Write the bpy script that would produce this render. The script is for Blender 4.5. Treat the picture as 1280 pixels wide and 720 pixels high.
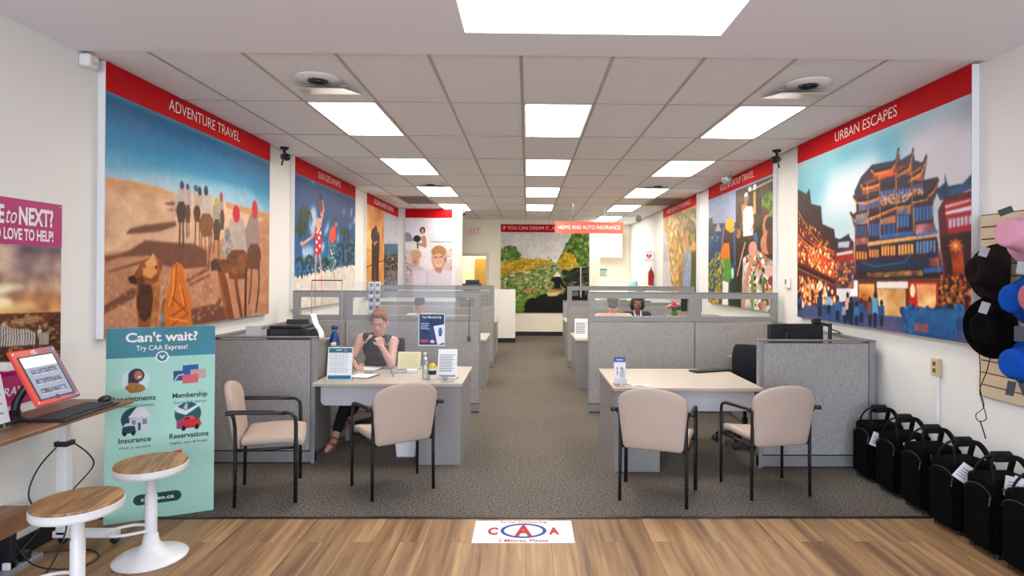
import bpy, bmesh, math, random
import numpy as np
from mathutils import Vector, Matrix
for o in list(bpy.data.objects): bpy.data.objects.remove(o)
S = bpy.context.scene; C = S.collection
PI = math.pi
random.seed(4)

# ------------------------------------------------------------------ camera
# origin of the room: the point on the floor under the lens; x right, y into the shop, z up
cam_d = bpy.data.cameras.new('camera'); cam = bpy.data.objects.new('camera', cam_d); C.objects.link(cam)
cam_d.sensor_width = 36; cam_d.lens = 20.87; cam_d.shift_x = -0.0235; cam_d.shift_y = -0.0164
cam_d.clip_start = .05; cam_d.clip_end = 200
_y, _p, _r = .0146, .00417, .00541
_ex = Vector((math.cos(_y), -math.sin(_y), 0)); _y1 = Vector((math.sin(_y), math.cos(_y), 0)); _zz = Vector((0, 0, 1))
_fw = math.cos(_p)*_y1 + math.sin(_p)*_zz; _ez = -math.sin(_p)*_y1 + math.cos(_p)*_zz
_rt = math.cos(_r)*_ex + math.sin(_r)*_ez; _up = -math.sin(_r)*_ex + math.cos(_r)*_ez
_m = Matrix((_rt, _up, -_fw)).transposed().to_4x4(); _m.translation = (0, 0, 1.65)
cam.matrix_world = _m
S.camera = cam

# ------------------------------------------------------------------ world, daylight, exposure
S.view_settings.view_transform = 'Standard'; S.view_settings.look = 'None'
S.view_settings.gamma = 1; S.view_settings.use_curve_mapping = False
S.view_settings.exposure = 0.0
w = bpy.data.worlds.new('sky'); S.world = w; w.use_nodes = True
nt = w.node_tree; bg = nt.nodes['Background']
bg.inputs[0].default_value = (.72, .85, 1.0, 1); bg.inputs[1].default_value = 2.4
def area(name, loc, rot, sx, sy, power, col):
    l = bpy.data.lights.new(name, 'AREA'); l.shape = 'RECTANGLE'; l.size = sx; l.size_y = sy; l.energy = power; l.color = col
    o = bpy.data.objects.new(name, l); C.objects.link(o); o.location = loc; o.rotation_euler = rot; return o
WINDOW_POWER = 245; SKYLIGHT_POWER = 48; PANEL = 18.0
area('shop_window_daylight', (0, -3.2, 1.7), (PI/2, 0, 0), 5.4, 2.2, WINDOW_POWER, (.76, .87, 1.0))
area('skylight_daylight', (.38, 2.6, 4.05), (0, 0, 0), 1.4, 1.7, SKYLIGHT_POWER, (.76, .87, 1.0))

# ------------------------------------------------------------------ helpers
def srgb(h):
    if not isinstance(h, str): return tuple(h)+((1,) if len(h) == 3 else ())
    v = [int(h[i:i+2], 16)/255 for i in (0, 2, 4)]
    return tuple(((c+.055)/1.055)**2.4 if c > .04045 else c/12.92 for c in v)+(1,)
MATS = {}
def mat(name, col, rough=.6, metal=0, var=.06, vs=30, bump=0, bs=200, coat=0, spec=.5, stretch=None, emit=0):
    if name in MATS: return MATS[name]
    m = bpy.data.materials.new(name); m.use_nodes = True; nt = m.node_tree; N = nt.nodes; L = nt.links
    b = N['Principled BSDF']; c = srgb(col)
    b.inputs['Roughness'].default_value = rough; b.inputs['Metallic'].default_value = metal
    b.inputs['Specular IOR Level'].default_value = spec; b.inputs['Coat Weight'].default_value = coat
    tc = N.new('ShaderNodeTexCoord'); src = tc.outputs['Object']
    if stretch:
        mp = N.new('ShaderNodeMapping'); mp.inputs['Scale'].default_value = stretch; L.new(src, mp.inputs[0]); src = mp.outputs[0]
    n = N.new('ShaderNodeTexNoise'); n.inputs['Scale'].default_value = vs; n.inputs['Detail'].default_value = 3; L.new(src, n.inputs['Vector'])
    mx = N.new('ShaderNodeMix'); mx.data_type = 'RGBA'
    mx.inputs[6].default_value = tuple(min(1, x*(1-var)) for x in c[:3])+(1,); mx.inputs[7].default_value = tuple(min(1, x*(1+var)) for x in c[:3])+(1,)
    L.new(n.outputs[0], mx.inputs[0]); L.new(mx.outputs[2], b.inputs['Base Color'])
    if bump:
        n2 = N.new('ShaderNodeTexNoise'); n2.inputs['Scale'].default_value = bs; n2.inputs['Detail'].default_value = 2; L.new(src, n2.inputs['Vector'])
        bp = N.new('ShaderNodeBump'); bp.inputs['Strength'].default_value = bump; bp.inputs['Distance'].default_value = .003
        L.new(n2.outputs[0], bp.inputs['Height']); L.new(bp.outputs[0], b.inputs['Normal'])
    if emit:
        L.new(mx.outputs[2], b.inputs['Emission Color']); b.inputs['Emission Strength'].default_value = emit
    MATS[name] = m; return m
def clear_mat(name, tint=(1, 1, 1), refl=.06, rough=.02, haze=0, hazecol=(.8, .82, .86)):
    # clear sheet: mostly transmits, mirrors a little
    if name in MATS: return MATS[name]
    m = bpy.data.materials.new(name); m.use_nodes = True; nt = m.node_tree; N = nt.nodes; L = nt.links; N.clear()
    out = N.new('ShaderNodeOutputMaterial'); t = N.new('ShaderNodeBsdfTransparent'); t.inputs[0].default_value = tint+(1,)
    g = N.new('ShaderNodeBsdfGlossy'); g.inputs['Roughness'].default_value = rough
    lw = N.new('ShaderNodeFresnel'); lw.inputs[0].default_value = 1.45
    mul = N.new('ShaderNodeMath'); mul.operation = 'MULTIPLY'; mul.inputs[1].default_value = refl/.035; L.new(lw.outputs[0], mul.inputs[0]); mul.use_clamp = True
    mx = N.new('ShaderNodeMixShader'); L.new(mul.outputs[0], mx.inputs[0]); L.new(t.outputs[0], mx.inputs[1]); L.new(g.outputs[0], mx.inputs[2]); last = mx
    if haze:
        d = N.new('ShaderNodeBsdfDiffuse'); d.inputs[0].default_value = hazecol+(1,)
        m2 = N.new('ShaderNodeMixShader'); m2.inputs[0].default_value = haze; L.new(mx.outputs[0], m2.inputs[1]); L.new(d.outputs[0], m2.inputs[2]); last = m2
    L.new(last.outputs[0], out.inputs[0]); MATS[name] = m; return m
def emis(name, col, s):
    if name in MATS: return MATS[name]
    m = bpy.data.materials.new(name); m.use_nodes = True; nt = m.node_tree; N = nt.nodes; L = nt.links; N.clear()
    out = N.new('ShaderNodeOutputMaterial'); e = N.new('ShaderNodeEmission'); e.inputs[0].default_value = srgb(col); e.inputs[1].default_value = s
    L.new(e.outputs[0], out.inputs[0]); MATS[name] = m; return m

def tag(o, label=None, cat=None, group=None, kind=None):
    if label: o['label'] = label
    if cat: o['category'] = cat
    if group: o['group'] = group
    if kind: o['kind'] = kind
    return o
def thing(name, label, cat, loc=(0, 0, 0), rotz=0, group=None, rot=None):
    o = bpy.data.objects.new(name, None); C.objects.link(o); o.empty_display_size = .1
    o.location = loc; o.rotation_euler = rot if rot else (0, 0, rotz); return tag(o, label, cat, group)
def obj(name, bm, m, parent=None, smooth=False, bevel=0, loc=None, rot=None, seg=2, angle=35):
    me = bm
    if isinstance(bm, bmesh.types.BMesh):
        bmesh.ops.recalc_face_normals(bm, faces=bm.faces)
        me = bpy.data.meshes.new(name); bm.to_mesh(me); bm.free()
    me.materials.clear()
    for x in (m if isinstance(m, (list, tuple)) else [m]): me.materials.append(x)
    o = bpy.data.objects.new(name, me); C.objects.link(o)
    if parent: o.parent = parent
    if loc: o.location = loc
    if rot: o.rotation_euler = rot
    if smooth: me.polygons.foreach_set('use_smooth', [True]*len(me.polygons))
    if bevel:
        b = o.modifiers.new('bevel', 'BEVEL'); b.width = bevel; b.segments = seg; b.limit_method = 'ANGLE'; b.angle_limit = math.radians(angle)
    return o
def dup(root, loc=None, rotz=None, label=None, group=None):
    r = root.copy(); C.objects.link(r)
    if loc: r.location = loc
    if rotz is not None: r.rotation_euler = (0, 0, rotz)
    if label: r['label'] = label
    if group: r['group'] = group
    for ch in list(root.children):
        c = ch.copy(); C.objects.link(c); c.parent = r
        for g in list(ch.children):
            d = g.copy(); C.objects.link(d); d.parent = c
    return r
def struct(name, bm, m, **k):
    o = obj(name, bm, m, **k); o['kind'] = 'structure'; return o
def B(): return bmesh.new()
def box(bm, x0, x1, y0, y1, z0, z1):
    v = [bm.verts.new((x, y, z)) for z in (z0, z1) for y in (y0, y1) for x in (x0, x1)]
    for f in ((0, 2, 3, 1), (4, 5, 7, 6), (0, 1, 5, 4), (2, 6, 7, 3), (0, 4, 6, 2), (1, 3, 7, 5)): bm.faces.new([v[i] for i in f])
    return bm
def bx(*a): return box(B(), *a)
def quad(bm, *p): bm.faces.new([bm.verts.new(q) for q in p]); return bm
def smoothpath(P, n=6):
    P = [Vector(p) for p in P]; out = []
    for i in range(len(P)-1):
        p0, p1, p2, p3 = P[max(i-1, 0)], P[i], P[i+1], P[min(i+2, len(P)-1)]
        for k in range(n):
            t = k/n
            out.append(.5*((2*p1)+(p2-p0)*t+(2*p0-5*p1+4*p2-p3)*t*t+(3*p1-p0-3*p2+p3)*t**3))
    return out+[P[-1]]
def tube(bm, P, r, n=8, sm=0, closed=False, flat=1.0):
    P = smoothpath(P, sm) if sm else [Vector(p) for p in P]
    k = len(P); rr = list(np.interp(np.linspace(0, 1, k), np.linspace(0, 1, len(r)), r)) if isinstance(r, (list, tuple)) else [r]*k; rings = []; up = None
    for i in range(k):
        a = P[i-1] if (i or closed) else P[i]; b = P[(i+1) % k] if (i < k-1 or closed) else P[i]
        d = (b-a); d = d.normalized() if d.length > 1e-9 else Vector((0, 0, 1))
        if up is None: up = d.orthogonal().normalized()
        up = (up-d*up.dot(d)); up = up.normalized() if up.length > 1e-6 else d.orthogonal().normalized(); s = d.cross(up)
        rings.append([bm.verts.new(P[i]+(up*math.cos(2*PI*j/n)+s*math.sin(2*PI*j/n)*flat)*rr[i]) for j in range(n)])
    for i in range(k if closed else k-1):
        A, Bq = rings[i], rings[(i+1) % k]
        for j in range(n): bm.faces.new((A[j], A[(j+1) % n], Bq[(j+1) % n], Bq[j]))
    if not closed: bm.faces.new(rings[0][::-1]); bm.faces.new(rings[-1])
    return bm
def lathe(bm, prof, n=32, mtx=None):
    rings = []
    for r, z in prof:
        if r < 1e-5: rings.append([bm.verts.new((0, 0, z))])
        else: rings.append([bm.verts.new((r*math.cos(2*PI*j/n), r*math.sin(2*PI*j/n), z)) for j in range(n)])
    for A, Bq in zip(rings, rings[1:]):
        for j in range(n):
            q = [A[j % len(A)], A[(j+1) % len(A)], Bq[(j+1) % len(Bq)], Bq[j % len(Bq)]]
            u = []
            for v in q:
                if v not in u: u.append(v)
            if len(u) > 2: bm.faces.new(u)
    if mtx is not None: bmesh.ops.transform(bm, matrix=mtx, verts=[v for R in rings for v in R])
    return bm
def prism(bm, P, y0, y1, mp=None):
    # polygon in (x,z) extruded along y
    f = mp or (lambda a, b, c: (a, b, c))
    A = [bm.verts.new(f(x, y0, z)) for x, z in P]; Bq = [bm.verts.new(f(x, y1, z)) for x, z in P]; n = len(P)
    bm.faces.new(A); bm.faces.new(Bq[::-1])
    for i in range(n): bm.faces.new((A[i], Bq[i], Bq[(i+1) % n], A[(i+1) % n]))
    return bm
def pad(bm, out, fmap, t, inset=.06, rows=5):
    # upholstered pad: outline (a,b) list, fmap(a,b,h)->xyz, thickness t
    cx = sum(p[0] for p in out)/len(out); cy = sum(p[1] for p in out)/len(out); n = len(out)
    prof = [(1-inset*1.6, -.5), (1-inset*.4, -.38), (1, 0), (1-inset*.4, .38), (1-inset*1.6, .5)]
    R = []
    for s, h in prof: R.append([bm.verts.new(fmap(cx+(x-cx)*s, cy+(y-cy)*s, h*t)) for x, y in out])
    for A, Bq in zip(R, R[1:]):
        for j in range(n): bm.faces.new((A[j], A[(j+1) % n], Bq[(j+1) % n], Bq[j]))
    for ring, h in ((R[0], -.5), (R[-1], .5)):
        prev = ring; s0 = 1-inset*1.6
        for k in range(1, rows):
            s = s0*(1-k/rows); cur = [bm.verts.new(fmap(cx+(x-cx)*s, cy+(y-cy)*s, h*t*(1+.06*k/rows))) for x, y in out]
            for j in range(n): bm.faces.new((prev[j], prev[(j+1) % n], cur[(j+1) % n], cur[j]))
            prev = cur
        c = bm.verts.new(fmap(cx, cy, h*t*1.06))
        for j in range(n): bm.faces.new((prev[j], prev[(j+1) % n], c))
    return bm
def ico(bm, c, r, sub=2, scale=None, rot=None):
    m = Matrix.Translation(c) @ (rot.to_4x4() if rot else Matrix.Identity(4)) @ (Matrix.Diagonal((*scale, 1)) if scale else Matrix.Identity(4))
    bmesh.ops.create_icosphere(bm, subdivisions=sub, radius=r, matrix=m); return bm
def cap(bm, a, b, ra, rb, n=12):
    a, b = Vector(a), Vector(b); ico(bm, a, ra); ico(bm, b, rb); d = b-a
    if d.length < 1e-6: return bm
    m = Matrix.Translation((a+b)/2) @ d.to_track_quat('Z', 'Y').to_matrix().to_4x4()
    bmesh.ops.create_cone(bm, cap_ends=True, segments=n, radius1=ra, radius2=rb, depth=d.length, matrix=m); return bm
def fuse(bm, voxel=.007, smooth=4):
    # one continuous skin over overlapping volumes
    me = bpy.data.meshes.new('tmp'); bm.to_mesh(me); bm.free(); o = bpy.data.objects.new('tmp', me); C.objects.link(o)
    r = o.modifiers.new('r', 'REMESH'); r.mode = 'VOXEL'; r.voxel_size = voxel
    if smooth: s = o.modifiers.new('s', 'SMOOTH'); s.factor = .5; s.iterations = smooth
    dg = bpy.context.evaluated_depsgraph_get(); dg.update()
    out = bpy.data.meshes.new_from_object(o.evaluated_get(dg)); bpy.data.objects.remove(o); return out
def text(s, width=None, height=None, align='CENTER', fat=0.0, shear=0.0, spacing=1.0):
    cu = bpy.data.curves.new('t', 'FONT'); cu.body = s; cu.align_x = align; cu.size = 1; cu.offset = fat; cu.shear = shear; cu.resolution_u = 3; cu.space_character = spacing
    o = bpy.data.objects.new('t', cu); C.objects.link(o); dg = bpy.context.evaluated_depsgraph_get(); dg.update()
    me = bpy.data.meshes.new_from_object(o.evaluated_get(dg)); bpy.data.objects.remove(o)
    bm = B(); bm.from_mesh(me); bpy.data.meshes.remove(me)
    xs = [v.co.x for v in bm.verts]; zs = [v.co.y for v in bm.verts]
    sx = width/(max(xs)-min(xs)) if width else None; sz = height/.72 if height else None
    sx = sx or sz; sz = sz or sx
    ox = {'CENTER': (max(xs)+min(xs))/2, 'LEFT': min(xs), 'RIGHT': max(xs)}[align]
    for v in bm.verts: v.co = ((v.co.x-ox)*sx, 0, v.co.y*sz)
    return bm
def letters(parent, s, x, z, y, m, name='lettering', label=None, **k):
    bm = text(s, **k); bmesh.ops.translate(bm, verts=bm.verts, vec=(x, y, z))
    me = bpy.data.meshes.new(name); bm.to_mesh(me); bm.free()
    o = obj(name, me, m, parent); 
    if label: o['label'] = label
    return o

# ------------------------------------------------------------------ printed pictures: painted with code onto a fine grid of vertices
class Paint:
    def __init__(s, W, H, ss=2):
        s.W, s.H, s.ss = W, H, ss; s.w, s.h = W*ss, H*ss; s.a = np.ones((s.h, s.w, 3))*235.; s.seed = 1
    @staticmethod
    def col(c): return np.array([int(c[i:i+2], 16) for i in (0, 2, 4)], float), (int(c[6:8], 16)/255 if len(c) > 6 else 1.)
    def noise(s, sc, seed):
        rng = np.random.RandomState(seed); tot = np.zeros((s.h, s.w)); amp = 1; nrm = 0
        for o in range(4):
            n = int(max(2, sc*2**o)); g = rng.rand(n+2, n+2)
            ys = np.linspace(0, n, s.h)[:, None]; xs = np.linspace(0, n, s.w)[None, :]
            yi = ys.astype(int); xi = xs.astype(int); fy = ys-yi; fx = xs-xi; fy = fy*fy*(3-2*fy); fx = fx*fx*(3-2*fx)
            tot += amp*((g[yi, xi]*(1-fx)+g[yi, xi+1]*fx)*(1-fy)+(g[yi+1, xi]*(1-fx)+g[yi+1, xi+1]*fx)*fy); nrm += amp; amp *= .55
        return np.clip((tot/nrm-.5)*2+.5, 0, 1)
    def mask(s, q):
        P = np.array(q, float).reshape(-1, 2)/1000*[s.w, s.h]
        x0, y0 = np.maximum(np.floor(P.min(0)).astype(int), 0); x1, y1 = np.minimum(np.ceil(P.max(0)).astype(int)+1, [s.w, s.h])
        if x1 <= x0 or y1 <= y0: return None
        X, Y = np.meshgrid(np.arange(x0, x1)+.5, np.arange(y0, y1)+.5); m = np.zeros(X.shape, bool)
        for i in range(len(P)):
            (ax, ay), (bx_, by) = P[i], P[i-1]
            if ay == by: continue
            m ^= ((ay > Y) != (by > Y)) & (X < (bx_-ax)*(Y-ay)/(by-ay)+ax)
        return (slice(y0, y1), slice(x0, x1)), m, Y
    def fill(s, sl, m, c, al):
        r = s.a[sl]; r[m] = r[m]*(1-al)+(c if c.ndim == 1 else c[m])*al
    def run(s, cmds):
        for i, k in enumerate(cmds):
            t = k[0]
            if t in 'GN':
                a, b = int(k[-2]*s.h), int(k[-1]*s.h)
                if t == 'G':
                    f = np.linspace(0, 1, b-a)[:, None, None]; s.a[a:b] = s.col(k[1])[0]*(1-f)+s.col(k[2])[0]*f
                else:
                    f = s.noise(k[3], i+7)[a:b, :, None]; s.a[a:b] = s.col(k[1])[0]*(1-f)+s.col(k[2])[0]*f
            elif t == 'p':
                r = s.mask(k[2]); c, al = s.col(k[1])
                if r: s.fill(r[0], r[1], c, al)
            elif t == 'g':
                r = s.mask(k[3])
                if r:
                    Y = r[2]; f = ((Y-Y.min())/max(1, Y.max()-Y.min()))[..., None]; s.fill(r[0], r[1], s.col(k[1])[0]*(1-f)+s.col(k[2])[0]*f, 1)
            elif t == 'n':
                r = s.mask(k[4])
                if r: f = s.noise(k[3], i+3)[r[0]][..., None]; s.fill(r[0], r[1], s.col(k[1])[0]*(1-f)+s.col(k[2])[0]*f, 1)
            elif t == 'B': s.blur(k[1])
            elif t == 'T': s.a = np.clip(s.a*(1+k[2]*(s.noise(k[1], 5)-.5)[..., None]*2), 0, 255)
            elif t == 'e': s.ell(k[1], k[2]/1000, k[3]/1000, k[4]/1000, k[5]/1000)
            elif t == 'l':
                P = np.array(k[3], float).reshape(-1, 2)/1000*[s.w, s.h]; r = max(1., k[2]/1000*s.h/2)
                for a, b in zip(P, P[1:]):
                    x0, y0 = np.maximum(np.floor(np.minimum(a, b)-r).astype(int), 0); x1, y1 = np.minimum(np.ceil(np.maximum(a, b)+r).astype(int)+1, [s.w, s.h])
                    if x1 <= x0 or y1 <= y0: continue
                    X, Y = np.meshgrid(np.arange(x0, x1)+.5, np.arange(y0, y1)+.5); d = b-a
                    tt = np.clip(((X-a[0])*d[0]+(Y-a[1])*d[1])/max(1e-6, d@d), 0, 1)
                    c, al = s.col(k[1]); s.fill((slice(y0, y1), slice(x0, x1)), (X-a[0]-tt*d[0])**2+(Y-a[1]-tt*d[1])**2 < r*r, c, al)
            elif t == 's':
                cols = k[1].split(); P = np.array(k[6], float).reshape(-1, 2); lo, hi = P.min(0), P.max(0); rng = np.random.RandomState(i+11); n = 0
                while n < k[2]:
                    q = lo+(hi-lo)*rng.rand(2); ins = False
                    for a, b in zip(P, np.roll(P, 1, 0)):
                        if (a[1] > q[1]) != (b[1] > q[1]) and q[0] < (b[0]-a[0])*(q[1]-a[1])/(b[1]-a[1])+a[0]: ins = not ins
                    n += 1
                    if not ins: continue
                    r = rng.uniform(k[3], k[4]); s.ell(cols[rng.randint(len(cols))], q[0]/1000, q[1]/1000, r*k[5]*s.h/s.w, r)
        return s
    def blur(s, r):
        n = max(1, int(r*s.h))
        for ax in (0, 1):
            for _ in range(2):
                p = np.concatenate([np.repeat(s.a.take([0], ax), n+1, ax), s.a, np.repeat(s.a.take([-1], ax), n, ax)], ax); c = p.cumsum(ax); L = s.a.shape[ax]
                s.a = (c.take(range(2*n+1, 2*n+1+L), ax)-c.take(range(0, L), ax))/(2*n+1)
    def ell(s, col, cx, cy, rx, ry):
        cx, cy, rx, ry = cx*s.w, cy*s.h, max(.8, rx*s.w), max(.8, ry*s.h)
        x0, x1, y0, y1 = max(0, int(cx-rx)), min(s.w, int(cx+rx)+2), max(0, int(cy-ry)), min(s.h, int(cy+ry)+2)
        if x1 <= x0 or y1 <= y0: return
        X, Y = np.meshgrid(np.arange(x0, x1)+.5, np.arange(y0, y1)+.5); c, al = s.col(col)
        s.fill((slice(y0, y1), slice(x0, x1)), ((X-cx)/rx)**2+((Y-cy)/ry)**2 < 1, c, al)
    def get(s):
        a = s.a.reshape(s.H, s.ss, s.W, s.ss, 3).mean((1, 3))/255; return np.where(a > .04045, ((a+.055)/1.055)**2.4, a/12.92)
def print_mat(name, rough=.45, emit=0):
    if name in MATS: return MATS[name]
    m = bpy.data.materials.new(name); m.use_nodes = True; nt = m.node_tree; b = nt.nodes['Principled BSDF']
    a = nt.nodes.new('ShaderNodeAttribute'); a.attribute_name = 'ink'; nt.links.new(a.outputs[0], b.inputs['Base Color'])
    b.inputs['Roughness'].default_value = rough; b.inputs['Specular IOR Level'].default_value = .15
    if emit: nt.links.new(a.outputs[0], b.inputs['Emission Color']); b.inputs['Emission Strength'].default_value = emit
    MATS[name] = m; return m
def picture(name, x0, x1, z0, z1, y, cmds, W, H, parent, m=None):
    # facing -y in the parent's space
    px = Paint(W, H).run(cmds).get()
    X, Z = np.meshgrid(np.linspace(x0, x1, W), np.linspace(z1, z0, H)); co = np.stack([X, np.full_like(X, y), Z], -1).reshape(-1, 3)
    i = (np.arange(H-1)[:, None]*W+np.arange(W-1)[None, :]).ravel(); F = np.stack([i, i+W, i+W+1, i+1], 1)
    me = bpy.data.meshes.new(name); me.vertices.add(W*H); me.vertices.foreach_set('co', co.ravel())
    me.loops.add(len(F)*4); me.polygons.add(len(F)); me.loops.foreach_set('vertex_index', F.ravel()); me.polygons.foreach_set('loop_start', np.arange(len(F))*4)
    me.update(calc_edges=True)
    at = me.attributes.new('ink', 'FLOAT_COLOR', 'POINT'); at.data.foreach_set('color', np.concatenate([px.reshape(-1, 3), np.ones((W*H, 1))], 1).ravel())
    return obj(name, me, m or print_mat('print_satin'), parent)

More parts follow.
